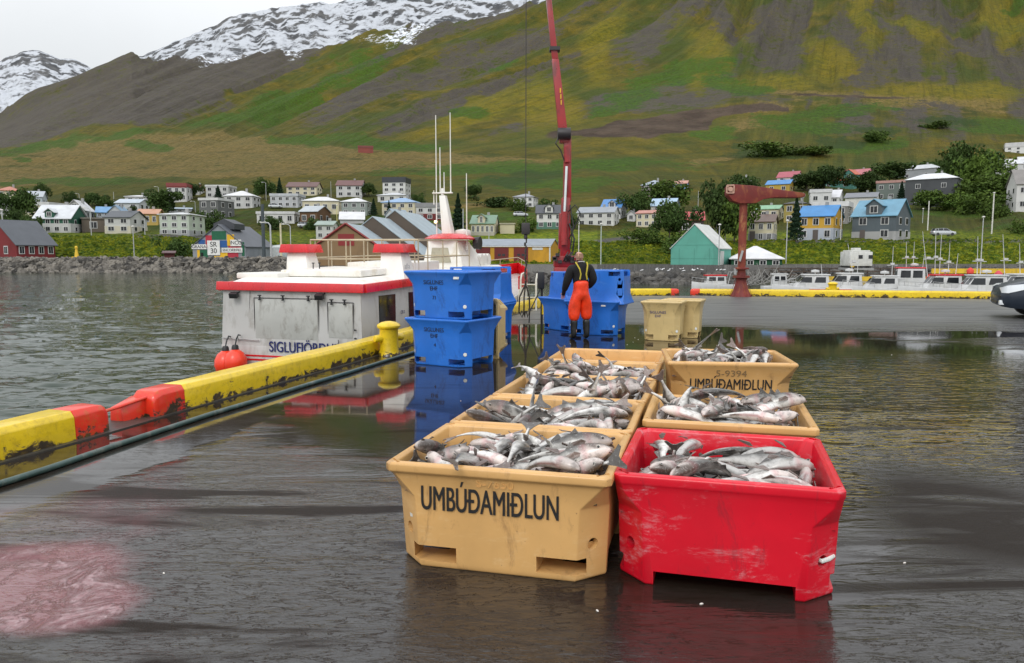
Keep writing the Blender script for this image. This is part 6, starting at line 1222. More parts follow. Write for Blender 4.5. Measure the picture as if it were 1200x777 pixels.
# ---------------------------------------------------------------- cars
def car(name, loc, rz, paint, label, Lc=4.25, Wc=1.74, Hc=1.45, wagon=False, detail=True):
    e = empty(name, loc, rz, label, 'car')
    # +x forward. side outline of lower body
    def outl(x):
        pass
    lo = [(-Lc/2, .42, .88, .78), (-Lc/2+.08, .28, .92, .82), (-Lc/2+.5, .22, .96, .86), (-.9, .20, .98, .87), (.6, .20, .97, .87), (1.15, .20, .93, .86), (1.55, .22, .86, .84), (Lc/2-.22, .24, .76, .80), (Lc/2-.06, .27, .68, .70), (Lc/2, .32, .58, .60)]
    rings = []
    for x, z0, z1, hw in lo:
        zm = (z0+z1)/2
        rings.append([(x, -hw*.92, z0), (x, -hw, z0+.12), (x, -hw, zm+.05), (x, -hw*.95, z1-.05), (x, -hw*.80, z1), (x, hw*.80, z1), (x, hw*.95, z1-.05), (x, hw, zm+.05), (x, hw, z0+.12), (x, hw*.92, z0)])
    mb = MB(); mb.loft(rings); b = mb.build('body', paint, e, smooth=50)
    gh = ([(-Lc/2+.15, .86), (-Lc/2+.42, 1.38), (-.3, Hc), (.35, Hc-.04), (1.12, .90)] if wagon else [(-1.75, .90), (-1.15, Hc-.06), (-.3, Hc), (.3, Hc-.04), (1.12, .90)])
    mb = MB(); mb.loft([[(x, -.60 if z > 1 else -.76, z) for x, z in gh], [(x, .60 if z > 1 else .76, z) for x, z in gh]]); mb.build('cabin_glass', GLASS, e, smooth=30)
    mb = MB(); g2_ = gh[1:4]
    mb.loft([[(x, -.61, z-.03) for x, z in g2_]+[(x, -.61, z+.012) for x, z in g2_[::-1]], [(x, .61, z-.03) for x, z in g2_]+[(x, .61, z+.012) for x, z in g2_[::-1]]])
    for sy in (-1, 1):
        for a, c in ((gh[0], gh[1]), (gh[3], gh[4])): mb.tube([(a[0], sy*(.75 if a[1] < 1 else .60), a[1]), (c[0], sy*(.75 if c[1] < 1 else .60), c[1])], .03, 6)
        mb.tube([(-.25, sy*.765, .92), (-.28, sy*.605, Hc-.03)], .03, 6)
        if wagon: mb.tube([(-1.2, sy*.765, .92), (-1.25, sy*.605, Hc-.06)], .03, 6)
    mb.build('roof', paint, e, smooth=40)
    for x in (-Lc/2+.78, Lc/2-.80):
        for sy in (-1, 1):
            mb = MB(); mb.M = Matrix.Translation((x, sy*(Wc/2-.10), .31)) @ Matrix.Rotation(math.pi/2, 4, 'X'); mb.lathe([(.2, -.10), (.30, -.095), (.31, -.05), (.31, .05), (.30, .095), (.2, .10)], 22); w_ = mb.build('wheel', BLK, e, smooth=40)
            mb = MB(); mb.M = Matrix.Translation((x, sy*(Wc/2-.10), .31)) @ Matrix.Rotation(math.pi/2, 4, 'X'); mb.lathe([(.01, -.08), (.2, -.102), (.21, 0), (.2, .102), (.01, .08)], 14); mb.build('rim', STEEL, w_, smooth=30)
    HL = mat('headlamp_glass', (.75, .78, .80), .08, coat=.5)
    for sy in (-1, 1):
        mb = MB(); mb.loft([[(Lc/2-.62, sy*.835, .71), (Lc/2-.55, sy*.80, .80), (Lc/2-.60, sy*.60, .79)], [(Lc/2-.15, sy*.80, .58), (Lc/2-.13, sy*.775, .75), (Lc/2-.10, sy*.55, .72)], [(Lc/2-.035, sy*.66, .58), (Lc/2-.03, sy*.64, .70), (Lc/2-.02, sy*.44, .69)]]); mb.build('headlight', HL, e, smooth=50)
        mb = MB(); mb.box((Lc/2-.06, sy*.58, .36), (.12, .22, .11)); mb.build('fog_lamp', HL, e, bevel=.02, smooth=40)
        mb = MB(); mb.box((.85, sy*.92, .98), (.12, .16, .12)); mb.build('mirror', paint, e, bevel=.03, smooth=40)
        mb = MB(); mb.box((-Lc/2+.02, sy*.66, .74), (.06, .2, .18)); mb.build('tail_light', mat('tail_red', (.5, .01, .01), .2), e, bevel=.02)
    mb = MB(); mb.box((Lc/2-.035, 0, .50), (.06, 1.30, .055)); mb.box((Lc/2-.015, 0, .36), (.06, .8, .07)); mb.build('grille', BLK, e, bevel=.01)
    return e
CARB = mat('dark_blue_car_paint', (.012, .020, .034), .38, coat=.15, var=.05)
CARS = mat('silver_car_paint', (.52, .54, .56), .25, metal=.3, coat=1, var=.05)
g = G(1165, 370); cy = 20.6
cp_ = at(1163, 360, cy); rzc = math.pi-.42
car('parked_car', (cp_.x+2.5*math.cos(.42)+.62, cy-2.5*math.sin(.42)+.9, 0), rzc, CARB, 'dark blue car nosing into view at the right edge of the quay').scale = (1.18, 1.18, 1.2)
# ---------------------------------------------------------------- village
WHITE = (.58, .58, .56)
def wallm(c):
    c = tuple(x*.88 for x in c)
    key = 'wall_%d_%d_%d' % tuple(int(x*100) for x in c)
    return mat(key, c, .75, var=.14, scale=.35, dirt=[x*.55 for x in c], dirt_amt=.45, dscale=.5)
def roofm(c):
    c = tuple(x*.85 for x in c)
    key = 'roof_%d_%d_%d' % tuple(int(x*100) for x in c)
    if key in MATS: return MATS[key]
    t = NT(key); wv = t.n('ShaderNodeTexWave', wave_type='BANDS', bands_direction='X'); t.l(t.tc(), wv.inputs[0]); wv.inputs['Scale'].default_value = 5.5
    n = t.noise(.5, 6, .6); b = t.mix(t.rng(n, .35, .7), [x*.78 for x in c], c); b = t.mix(t.rng(t.noise(1.2, 8, .75), .58, .7, 0, .35), b, [x*.5 for x in c])
    t.color(b); t.rough(.5); t.bump(wv.outputs[1], .25, .03); MATS[key] = t.m; return t.m
TRIM = mat('white_trim', (.58, .58, .56), .6)
CONC = mat('house_concrete', (.30, .30, .29), .85, var=.2, dirt=(.15, .15, .14), dirt_amt=.4, dscale=.8)
def house(x0, x1, yb, ye, yr, label, wall=WHITE, roof=(.62, .64, .66), kind='gable', xs=None, win=(1, 3), base=None, bh=.38, dep=8.5, front='eave', D=None, wincol=None, trim=TRIM, dormer=None, chimney=1, door=0, name='house', group='houses of the village', cat='house', grow=0, over=.35, parapet=None):
    """x0..x1 front wall, xs end of the visible side wall; yb ground, ye eaves, yr ridge (photo rows measured, turned into metres at the distance the ground has there)"""
    xm = (x0+x1)/2
    D = D or ground(xm, yb)
    p0 = at(x0, yb, D); p1 = at(x1, yb, D); s = F/D/CP; wpx = x1-x0
    az = math.atan2(xm-600, F)
    if xs is not None and xs > x1: th = -math.asin(min(.72, (xs-x1)/s/dep)); 
    elif xs is not None and xs < x0: th = math.asin(min(.72, (x0-xs)/s/dep))
    else: th = 0
    if th: dep = abs((xs-(x1 if xs > x1 else x0))/s/math.sin(th))
    w_ = wpx/s/math.cos(th); rz = th-az*.85
    hw = (yb-ye)/s*1.0; hr = (ye-yr)/s
    near_ = p1 if th < 0 else (p0 if th > 0 else (p0+p1)/2)
    a = Vector((math.cos(rz), math.sin(rz), 0)); zg = p0.z
    c = Vector((near_.x, D, 0)); c = c-a*w_/2 if th < 0 else (c+a*w_/2 if th > 0 else c)
    e = empty(name, (c.x, c.y, zg), rz, label, cat, group)
    hb = hw*bh if base else 0
    W2 = w_/2
    if base:
        mb = MB(); mb.box2((-W2-.06, -.06, -2.5), (W2+.06, dep+.06, hb)); mb.build('ground_storey', wallm(base), e)
    mb = MB(); zz0 = hb if base else -2.5
    G_ = 'x' if front == 'eave' else 'y'
    if kind == 'gable' and front == 'gable':
        mb.prism([(-W2, zz0), (W2, zz0), (W2, hw), (0, hw+hr), (-W2, hw)], 'y', 0, dep)
    elif kind == 'gable':
        mb.prism([(0, zz0), (dep, zz0), (dep, hw), (dep/2, hw+hr), (0, hw)], 'x', -W2, W2)
    elif kind == 'mono': mb.prism([(0, zz0), (dep, zz0), (dep, hw+hr), (0, hw)], 'x', -W2, W2)
    else: mb.box2((-W2, 0, zz0), (W2, dep, hw))
    mb.build('wall', wallm(wall), e)
    t_ = .16; o_ = over; mb = MB()
    if kind == 'gable' and front == 'gable':
        k = hr/W2
        for sg in (-1, 1): mb.loft([[(sg*(W2+o_), -o_, hw-k*o_+.02), (0, -o_, hw+hr+.02), (0, -o_, hw+hr+t_), (sg*(W2+o_), -o_, hw-k*o_+t_)], [(sg*(W2+o_), dep+o_, hw-k*o_+.02), (0, dep+o_, hw+hr+.02), (0, dep+o_, hw+hr+t_), (sg*(W2+o_), dep+o_, hw-k*o_+t_)]])
    elif kind == 'gable':
        k = hr/(dep/2)
        for y0, sg in ((-o_, 1), (dep+o_, -1)): mb.loft([[(-W2-o_, y0, hw-k*o_+.02), (-W2-o_, dep/2, hw+hr+.02), (-W2-o_, dep/2, hw+hr+t_), (-W2-o_, y0, hw-k*o_+t_)], [(W2+o_, y0, hw-k*o_+.02), (W2+o_, dep/2, hw+hr+.02), (W2+o_, dep/2, hw+hr+t_), (W2+o_, y0, hw-k*o_+t_)]])
    elif kind == 'hip':
        m_ = min(W2, dep/2)*.98
        mb.loft([[(-W2-o_, -o_, hw+.01), (W2+o_, -o_, hw+.01), (W2+o_, dep+o_, hw+.01), (-W2-o_, dep+o_, hw+.01)], [(-W2-o_, -o_, hw+t_), (W2+o_, -o_, hw+t_), (W2+o_, dep+o_, hw+t_), (-W2-o_, dep+o_, hw+t_)], [(-W2+m_*.95, dep/2-.05, hw+hr), (W2-m_*.95, dep/2-.05, hw+hr), (W2-m_*.95, dep/2+.05, hw+hr), (-W2+m_*.95, dep/2+.05, hw+hr)]])
    elif kind == 'mono':
        mb.loft([[(-W2-o_, -o_, hw+.02), (-W2-o_, dep+o_, hw+hr+.02), (-W2-o_, dep+o_, hw+hr+t_), (-W2-o_, -o_, hw+t_)], [(W2+o_, -o_, hw+.02), (W2+o_, dep+o_, hw+hr+.02), (W2+o_, dep+o_, hw+hr+t_), (W2+o_, -o_, hw+t_)]])
    else:
        mb.box2((-W2-o_*.6, -o_*.6, hw+.01), (W2+o_*.6, dep+o_*.6, hw+max(.3, hr)))
    rf = mb.build('roof', roofm(roof), e)
    if chimney and kind in ('gable', 'hip'):
        mb = MB(); cx = W2*.3*chimney; cy_ = dep/2+.3; mb.box2((cx-.3, cy_-.3, hw+hr*.6), (cx+.3, cy_+.3, hw+hr+.8)); mb.build('chimney', CONC, rf)
    # windows: frame with a pane as its child
    rows, cols__ = win
    if rows:
        stor = hw/rows; ww = min(1.25, w_/cols__*.42); wh = min(1.25, stor*.5)
        key = (round(ww, 1), round(wh, 1), trim.name)
        fm = MB(); fm.box2((-ww/2-.13, -.07, -wh/2-.13), (ww/2+.13, .02, wh/2+.13)); fme = fm.mesh('window', trim)
        pm = MB(); pm.box2((-ww/2, -.10, -wh/2), (-.045, -.05, wh/2)); pm.box2((.045, -.10, -wh/2), (ww/2, -.05, wh/2)); pme = pm.mesh('pane', GLASS)
        dm = MB(); dm.box2((-.5, -.06, 0), (.5, .02, 2.1)); dme = dm.mesh('door', wallm((.12, .10, .09)))
        def addwin(x, y, z, r):
            f = bpy.data.objects.new('window', fme); col.objects.link(f); f.parent = e; f.location = (x, y, z); f.rotation_euler.z = r
            if base is not None and z < hb: f.location.y -= .06*math.cos(r); f.location.x += .06*math.sin(r)
            q = bpy.data.objects.new('pane', pme); col.objects.link(q); q.parent = f
        for r_ in range(rows):
            for c_ in range(cols__):
                x = -W2+w_*(c_+.5)/cols__; z = stor*r_+stor*.55
                if door and r_ == 0 and c_ == door-1:
                    d = bpy.data.objects.new('door', dme); col.objects.link(d); d.parent = e; d.location = (x, -.07 if base else -.01, 0); continue
                addwin(x, 0, z, 0)
            if th:
                sx = W2 if th < 0 else -W2
                for c_ in range(2): addwin(sx, dep*(.28+.44*c_), stor*r_+stor*.55, math.pi/2 if th < 0 else -math.pi/2)
        if kind == 'gable' and front == 'gable' and hr > 2: addwin(0, 0, hw+hr*.35, 0)
    if dormer:
        for (fx, fw, fz) in dormer:        # gabled dormers on the front slope: centre, width fraction, height fraction of the roof
            x = W2*fx; dw = w_*fw/2; zt = hw+hr*fz; zb = hw-.1
            mb = MB(); mb.prism([(x-dw, zb), (x+dw, zb), (x+dw, zt), (x, zt+dw*.8), (x-dw, zt)], 'y', -.03, dep*.48); dd = mb.build('dormer', wallm(wall), e)
            mb = MB()
            for sg in (-1, 1): mb.loft([[(x+sg*(dw+.25), -.35, zt-.18), (x, -.35, zt+dw*.8+.02), (x, -.35, zt+dw*.8+.16), (x+sg*(dw+.25), -.35, zt-.03)], [(x+sg*(dw+.25), dep*.5, zt-.18), (x, dep*.5, zt+dw*.8+.02), (x, dep*.5, zt+dw*.8+.16), (x+sg*(dw+.25), dep*.5, zt-.03)]])
            mb.build('dormer_roof', roofm(roof), dd)
            if rows: addwin(x, -.03, (zb+zt)/2+.25, 0)
    if parapet:
        mb = MB(); mb.box2((-W2-.1, -.1, hw-.4), (W2+.1, .12, hw+.8)); mb.build('parapet', wallm(parapet), e)
    return e, dict(w=w_, dep=dep, hw=hw, hr=hr, s=s, D=D, rz=rz, th=th, hb=hb)
CRM = (.66, .60, .42); DGREY = (.075, .08, .085); BLUR = (.06, .22, .46)
Hs = house
Hs(20, 57, 301.5, 286, 258, 'dark red boathouse with a grey roof and skylight at the far left shore', (.20, .018, .02), (.10, .11, .125), xs=-22, win=(1, 4), D=126, dep=9, chimney=0)
Hs(0, 23, 240, 224, 218, 'cream house with an orange hipped roof behind trees at far left', CRM, (.55, .20, .12), 'hip', win=(2, 3))
Hs(-14, 11, 253, 237, 231, 'white hipped house cut by the left edge of the photo', WHITE, (.72, .72, .72), 'hip', win=(2, 3), xs=13)
Hs(34, 50, 243, 231, 224, 'pale blue gabled house beyond the birch trees at far left', (.50, .56, .60), (.5, .54, .58), xs=53, win=(1, 2))
Hs(33, 58, 253, 241, 237, 'long cream house with a flat white roof behind the dark green one', CRM, (.74, .74, .72), 'flat', xs=76, win=(1, 3))
Hs(46, 83, 273, 256, 240, 'dark green house with white ground floor and two front gables', (.018, .11, .065), (.74, .76, .78), xs=99, win=(2, 4), base=WHITE, bh=.65, dormer=[(-.15, .24, .45)], dep=9)
Hs(79, 100, 258, 246, 235, 'white roofed house just behind the dark green house', (.42, .42, .40), (.76, .76, .76), xs=108, win=(1, 2), front='gable')
Hs(98, 122, 272, 257, 255, 'brown concrete garage between the green house and the dark roofed one', (.15, .12, .09), (.2, .18, .15), 'flat', win=(1, 1), chimney=0)
Hs(114, 128, 255, 249, 242, 'small house with a bright blue roof, left half of a pair', (.5, .55, .6), (.16, .36, .62), win=(1, 2))
Hs(129, 143, 256, 248, 241, 'small gabled house with a faded blue roof beside the blue one', (.52, .54, .55), (.26, .42, .58), win=(1, 1), xs=150, front='gable')
Hs(126, 153, 273, 255, 247, 'white house with a dark grey roof and two rows of windows', WHITE, (.08, .09, .10), xs=169, win=(2, 2), base=(.60, .56, .44), bh=.45, dep=9)
Hs(138, 163, 247, 238, 233, 'low house with pale blue roof above the dark roofed white house', (.55, .57, .57), (.55, .62, .68), xs=173, win=(1, 2))
Hs(149, 172, 238, 231, 228, 'white roofed house half hidden behind dark trees', (.6, .6, .58), (.76, .76, .76), 'hip', xs=178, win=(1, 2))
Hs(163, 185, 264, 251, 245, 'mustard yellow house with a pink orange roof', (.52, .36, .09), (.60, .30, .17), xs=190, win=(1, 3))
Hs(190, 222, 276, 252, 248, 'pale green three storey block with a white hipped roof', (.50, .56, .46), (.76, .77, .77), 'hip', xs=238, win=(3, 3), base=(.36, .37, .37), bh=.25)
Hs(199, 223, 249, 245, 243, 'long low pale blue roofed house behind the pale green block', (.5, .53, .55), (.45, .55, .64), 'gable', win=(1, 3))
Hs(198, 219, 236, 219, 215, 'white two storey house with a dark red parapet roof', WHITE, (.28, .05, .045), 'flat', win=(2, 3), xs=224, parapet=(.24, .04, .04))
Hs(228, 233, 229, 221, 216, 'white end gabled house right of the red parapet house', WHITE, (.5, .12, .1), win=(1, 1), xs=238)
Hs(243, 268, 232, 219, 217, 'white two storey house with a flat roof behind a pointed fir', WHITE, (.74, .74, .72), 'flat', xs=276, win=(2, 3))
Hs(235, 256, 256, 235, 232, 'dark grey cube house with a white roof edge', (.13, .135, .13), (.7, .7, .68), 'flat', xs=273, win=(2, 2))
Hs(265, 296, 244, 230, 223, 'light grey house under a broad white hipped roof', (.56, .56, .54), (.80, .80, .80), 'hip', xs=304, win=(2, 3))
Hs(337, 371, 229, 219, 213, 'cream terrace with a brown roof on the upper road', CRM, (.15, .07, .055), xs=377, win=(2, 4))
Hs(318, 349, 243, 230, 227, 'pale grey flat fronted house with dark windows under the cream terrace', (.50, .51, .52), (.58, .6, .62), 'flat', xs=357, win=(2, 4))
Hs(395, 424, 231, 217.5, 211, 'white house with a dark brown roof and a round tree at its right', WHITE, (.16, .06, .05), xs=428, win=(2, 3))
Hs(356, 397, 250, 236, 230, 'cream house with a low white hipped roof above the timber house', CRM, (.80, .80, .79), 'hip', win=(1, 4), xs=401)
Hs(401, 430, 253, 237, 231, 'grey green house with a white hipped roof', (.30, .34, .31), (.80, .80, .80), 'hip', xs=436, win=(2, 3))
Hs(303, 345, 262, 251, 248, 'long low white house with a flat roof, terrace in front', (.64, .64, .61), (.76, .76, .75), 'flat', xs=352, win=(1, 4))
Hs(352, 372, 264, 248, 241, 'brown timber house with a pale metal roof', (.13, .065, .025), (.52, .56, .58), xs=387, win=(1, 2))
Hs(371, 390, 280, 264, 259, 'small white cottage with a sage green roof', WHITE, (.34, .42, .36), xs=396, win=(2, 2))
Hs(399, 426, 262, 257, 248, 'shed with a bright white roof right of the sage cottage', (.5, .5, .5), (.8, .8, .8), win=(0, 0))
Hs(449, 475, 231, 214, 208, 'white three storey house with a black roof on the upper road', (.66, .66, .63), (.045, .05, .06), 'flat', xs=481, win=(3, 3))
Hs(443, 476, 237, 229, 225, 'white house with a pale hipped roof just below the black roofed one', (.64, .64, .6), (.66, .68, .70), 'hip', xs=483, win=(1, 3))
Hs(448, 486, 253, 237.5, 231, 'cream house with a light blue hipped roof', CRM, (.30, .46, .68), 'hip', xs=496, win=(2, 4))
Hs(452, 463, 262, 252, 245, 'small white cottage with a pale blue roof behind the wooden sheds', (.6, .63, .64), (.42, .52, .60), xs=480, win=(1, 1), front='gable')
Hs(488, 520, 258, 243, 238, 'white and grey house over a dark red terrace', (.6, .6, .58), (.3, .3, .3), 'flat', xs=525, win=(2, 3), base=(.16, .02, .02), bh=.5)
Hs(552, 579, 276, 262, 252, 'cream house with a sage green roof and a central dormer', CRM, (.20, .32, .22), xs=585, win=(1, 5), dormer=[(-.1, .3, .75)], base=(.45, .42, .34), bh=.3)
Hs(586, 603, 274, 263, 262, 'low cream annex wall right of the sage roofed house', (.60, .54, .36), (.5, .46, .34), 'flat', win=(0, 0), chimney=0)
Hs(602, 625, 243, 231, 226, 'white two storey house with a grey hipped roof alone on the slope', (.74, .74, .72), (.36, .37, .40), 'hip', xs=631, win=(2, 3))
Hs(629, 659, 268, 250, 240, 'white house with a charcoal roof, front gable and green ground floor', (.70, .70, .66), (.07, .075, .085), win=(2, 3), dormer=[(-.05, .3, .7)], base=(.10, .22, .15), bh=.42)
Hs(677, 719, 265, 249, 242, 'long white two storey house with a grey roof', (.66, .66, .62), (.34, .37, .40), xs=727, win=(2, 4))
Hs(705, 727, 257, 243, 233, 'white house with a bright blue roof behind the long white one', WHITE, (.10, .28, .60), xs=735, win=(1, 2), dormer=[(.1, .35, .5)])
Hs(752, 776, 230, 217, 210, 'brown grey house with a blue grey hipped roof high on the slope', (.20, .18, .16), (.38, .44, .50), 'hip', xs=783, win=(2, 2))
Hs(789, 805, 221, 215, 211, 'little sky blue house with a pink orange roof high on the slope', (.20, .38, .62), (.60, .30, .22), xs=808, win=(1, 2))
Hs(763, 790, 258, 241, 232, 'white house with a light blue roof between dark trees', (.64, .63, .56), (.44, .60, .76), xs=797, win=(2, 2))
Hs(746, 770, 266, 250, 246, 'cream house with a salmon coloured roof', CRM, (.58, .26, .20), 'gable', xs=780, win=(2, 3))
Hs(735, 744, 259, 251, 247, 'tiny white house with a pale roof left of the salmon roofed one', (.62, .62, .6), (.4, .42, .44), xs=749, win=(1, 1), front='gable')
Hs(796, 824, 275, 258, 248, 'dark brown house with a red roof and one dormer', (.055, .035, .03), (.56, .07, .08), win=(1, 2), dormer=[(.1, .24, .4)])
Hs(857, 879, 224, 213, 206, 'light blue house with a white roof behind the rusty crane', (.22, .40, .58), (.72, .70, .66), 'hip', xs=886, win=(1, 2))
Hs(880, 912, 258, 245, 240, 'cream house with a mint green roof', CRM, (.26, .50, .30), xs=920, win=(1, 3))
Hs(878, 906, 283.5, 260, 251, 'cream house with a brown roof over a grey ground floor', CRM, (.16, .10, .075), xs=913, win=(2, 3), base=(.34, .34, .35), bh=.42, door=1)
Hs(920, 944, 262, 239, 234, 'olive yellow house with a black hipped roof', (.34, .27, .07), (.06, .06, .06), 'hip', xs=953, win=(2, 2))
Hs(938, 976, 281.5, 253, 240, 'yellow house with a bright blue roof and white blue ground floor', (.62, .36, .04), (.055, .26, .58), xs=990, win=(2, 3), base=(.46, .50, .56), bh=.50, door=2, dep=9)
Hs(899, 925, 226, 215.5, 210, 'low yellow house with a bright blue roof high behind the olive one', (.50, .34, .06), (.08, .28, .60), xs=932, win=(1, 2))
Hs(912, 934, 213, 207, 200, 'white house with a raspberry roof at the top of the village', (.6, .55, .52), (.46, .10, .13), xs=941, win=(1, 2))
Hs(965, 1000, 222, 210, 204, 'teal house with an orange red roof and a front gable', (.07, .22, .18), (.56, .12, .05), xs=1014, win=(1, 2), dormer=[(.7, .35, .9)])
Hs(990, 1019, 213, 204, 197, 'house with a long pink roof just behind the teal one', (.55, .53, .5), (.54, .16, .18), xs=1027, win=(1, 3))
Hs(950, 973, 240, 226, 222, 'white modern house with a wide flat roof and garage', (.66, .66, .65), (.72, .72, .72), 'flat', win=(1, 2))
Hs(974, 983, 240, 231, 222, 'white steep gabled wing beside the flat roofed modern house', (.68, .68, .66), (.76, .76, .78), xs=989, win=(1, 1))
Hs(954, 993, 262, 242, 236, 'grey concrete house with a broad white roof between yellow and slate houses', (.24, .23, .21), (.78, .78, .78), 'flat', xs=1001, win=(2, 3), door=2)
Hs(993, 1026, 252, 231, 225, 'long white house with a slate grey roof', (.66, .65, .60), (.22, .23, .25), xs=1032, win=(1, 3), base=(.5, .5, .47), bh=.4)
Hs(1003, 1049, 281.5, 252, 233, 'slate blue house with a light blue roof and a steep central gable', (.10, .125, .14), (.17, .37, .50), xs=1069, win=(2, 2), base=(.40, .40, .39), bh=.36, dormer=[(-.02, .36, .62)], dep=9, door=1)
Hs(1030, 1062, 235, 214, 211, 'grey green flat house with a pinkish roof edge', (.15, .18, .16), (.5, .28, .24), 'flat', xs=1067, win=(2, 3))
Hs(1067, 1120, 243, 209, 201, 'large charcoal house with a white hipped roof and white framed windows', (.070, .075, .080), (.82, .83, .84), 'hip', xs=1128, win=(2, 2), dep=10)
Hs(1058, 1096, 212, 197, 191, 'grey house with a pale hipped roof behind the charcoal one', (.34, .36, .37), (.60, .62, .63), 'hip', xs=1107, win=(1, 2))
Hs(1123, 1137, 216, 208, 202, 'small house with a salmon roof beside the tall dark trees', (.5, .4, .36), (.60, .25, .2), win=(0, 0), group='houses of the village')
Hs(1166, 1194, 211, 193, 185, 'long white house with a white roof near the right edge', (.62, .63, .63), (.74, .75, .76), 'mono', xs=1158, win=(1, 3))
Hs(1195, 1222, 210, 190, 183, 'tall white house cut by the right edge, above the big barn', (.60, .61, .61), (.72, .73, .74), 'gable', win=(2, 2))
Hs(1181, 1215, 180, 172, 167, 'small white house standing alone highest at the right', (.72, .72, .70), (.66, .66, .66), 'flat', win=(2, 4))
Hs(1190, 1230, 248, 216, 198, 'big white house with a weathered grey roof at the right edge', (.66, .65, .62), (.26, .24, .22), xs=1183, win=(2, 3), dep=12)
# waterfront sheds
mural, md_ = Hs(229, 288, 305.5, 289, 264, 'grey gabled shed covered with a mural of coloured blocks and signs', (.28, .30, .32), (.12, .13, .15), 'gable', xs=321, win=(0, 0), front='gable', D=121, dep=13, chimney=0, group='waterfront sheds', cat='shed', over=.2)
wM, hM = md_['w'], md_['hw']+md_['hr']
def mp(px, py): return (-wM/2+(px-229)/59*wM, (305.5-py)/(305.5-264)*hM)
MU = {'b': (.02, .09, .28), 'r': (.42, .03, .05), 'g': (.01, .11, .05), 'y': (.75, .44, .02), 'w': (.72, .72, .68), 'k': (.015, .015, .015)}
for i, (a, b, c_, d_, k) in enumerate([(251, 271, 267, 281, 'g'), (244, 276, 251, 290, 'r'), (236, 281, 243, 286, 'b'), (268, 275, 276, 288, 'y'), (260, 282, 268, 290, 'b'), (269, 288, 283, 291, 'r'), (284, 284, 287, 300, 'g'), (234, 293, 237, 304, 'y'), (237, 293, 246, 304, 'g'), (260, 296, 268, 304, 'y'), (268, 296, 280, 302, 'r'), (268, 302, 283, 305, 'b'), (253, 300, 260, 304, 'y'), (238, 296, 241, 304, 'k')]):
    p = mp(a, d_); q = mp(c_, b); mb = MB(); dd = .02+.012*(i % 5); mb.box2((p[0], -dd, max(p[1], 0)), (q[0], .01, q[1])); mb.build('mural_block', mat('mural_'+k, MU[k], .7), mural)
for (a, b, c_, d_, s_t, sz) in [(228.5, 286.5, 245, 292, 'GRANA', .70), (246, 282, 260, 299, 'SR\n30', 1.12), (272, 281, 284, 288.5, 'INCO', .80), (262, 290.5, 285, 296, 'SNCORRIFEL', .56)]:
    p = mp(a, d_); q = mp(c_, b); mb = MB(); mb.box2((p[0], -.16, p[1]), (q[0], -.10, q[1])); sg = mb.build('sign_board', mat('mural_w', MU['w'], .7), mural)
    text(s_t, sz, ((p[0]+q[0])/2, -.18, (p[1]+q[1])/2), (R(90), 0, 0), BLACKTXT, sg, sx=.95, ext=.01, off=.0, lsp=.9)
mb = MB(); mb.prism([(-1.7, 0), (1.7, 0), (1.7, .9), (0, 1.7), (-1.7, .9)], 'y', 2.2, 6.5); o = mb.build('roof_vent', roofm((.06, .065, .075)), mural); o.location.z = md_['hw']+md_['hr']-.6
# three joined timber sheds
for i, (x0, x1, ye, yr, lab) in enumerate([(350, 464, 303, 263, 'brown timber shed with a red edged gable, nearest of the three joined sheds'), (376, 500, 303, 254.5, 'second of the joined timber sheds, behind the red edged gable'), (396, 532, 300, 247, 'rearmost of the three joined timber sheds with long grey roofs')]):
    sh, d_ = Hs(x0, x1, 308, ye, yr, lab, [(.27, .17, .08), (.10, .075, .055), (.10, .075, .055)][i], (.42, .50, .54), 'gable', xs=x1+30, win=(0, 0), front='gable', D=112+i*9, dep=15, chimney=0, group='joined timber sheds', cat='shed', over=.1)
    if i == 0:
        for sg in (-1, 1):
            mb = MB(); w2 = d_['w']/2; mb.tube([(sg*(w2+.1), -.18, d_['hw']), (0, -.18, d_['hw']+d_['hr']+.1)], .18, 4); mb.build('barge_board', wallm((.25, .04, .035)), sh)
        mb = MB(); mb.box2((-1.2, -.05, 2.5), (1.2, .05, 4.2)); mb.build('hatch_door', wallm((.28, .03, .03)), sh)
# yellow garages with three red doors
gr, gd = Hs(555, 645, 308.5, 288.5, 280.5, 'yellow garage row with three dark red doors and a grey roof', (.58, .30, .02), (.30, .34, .38), 'gable', xs=658, win=(0, 0), D=131, dep=9, chimney=0, group='waterfront sheds', cat='garage', over=.15)
wg = gd['w']; 
for (a, b) in ((557, 574), (579, 596), (602, 619)):
    mb = MB(); mb.box2((-wg/2+(a-555)/90*wg, -.05, 0), (-wg/2+(b-555)/90*wg, .02, gd['hw']*.92)); dr = mb.build('garage_door', wallm((.17, .012, .012)), gr)
    for q in (.35, .65):
        mb = MB(); x = -wg/2+(a+(b-a)*q-555)/90*wg; mb.box2((x-.25, -.08, gd['hw']*.42), (x+.25, -.04, gd['hw']*.55)); mb.build('pane', GLASS, dr)
mb = MB()
for x in (555.8, 644.3): xx = -wg/2+(x-555)/90*wg; mb.box2((xx-.12, -.07, 0), (xx+.12, .02, gd['hw']))
mb.box2((-wg/2-.1, -.2, gd['hw']-.12), (wg/2+.1, -.08, gd['hw']+.05)); mb.build('trim', TRIM, gr)
mb = MB(); x = -wg/2+(630-555)/90*wg; mb.box2((x-.9, -.06, gd['hw']*.78), (x+.9, -.01, gd['hw']*.92)); mb.build('sign', TRIM, gr)
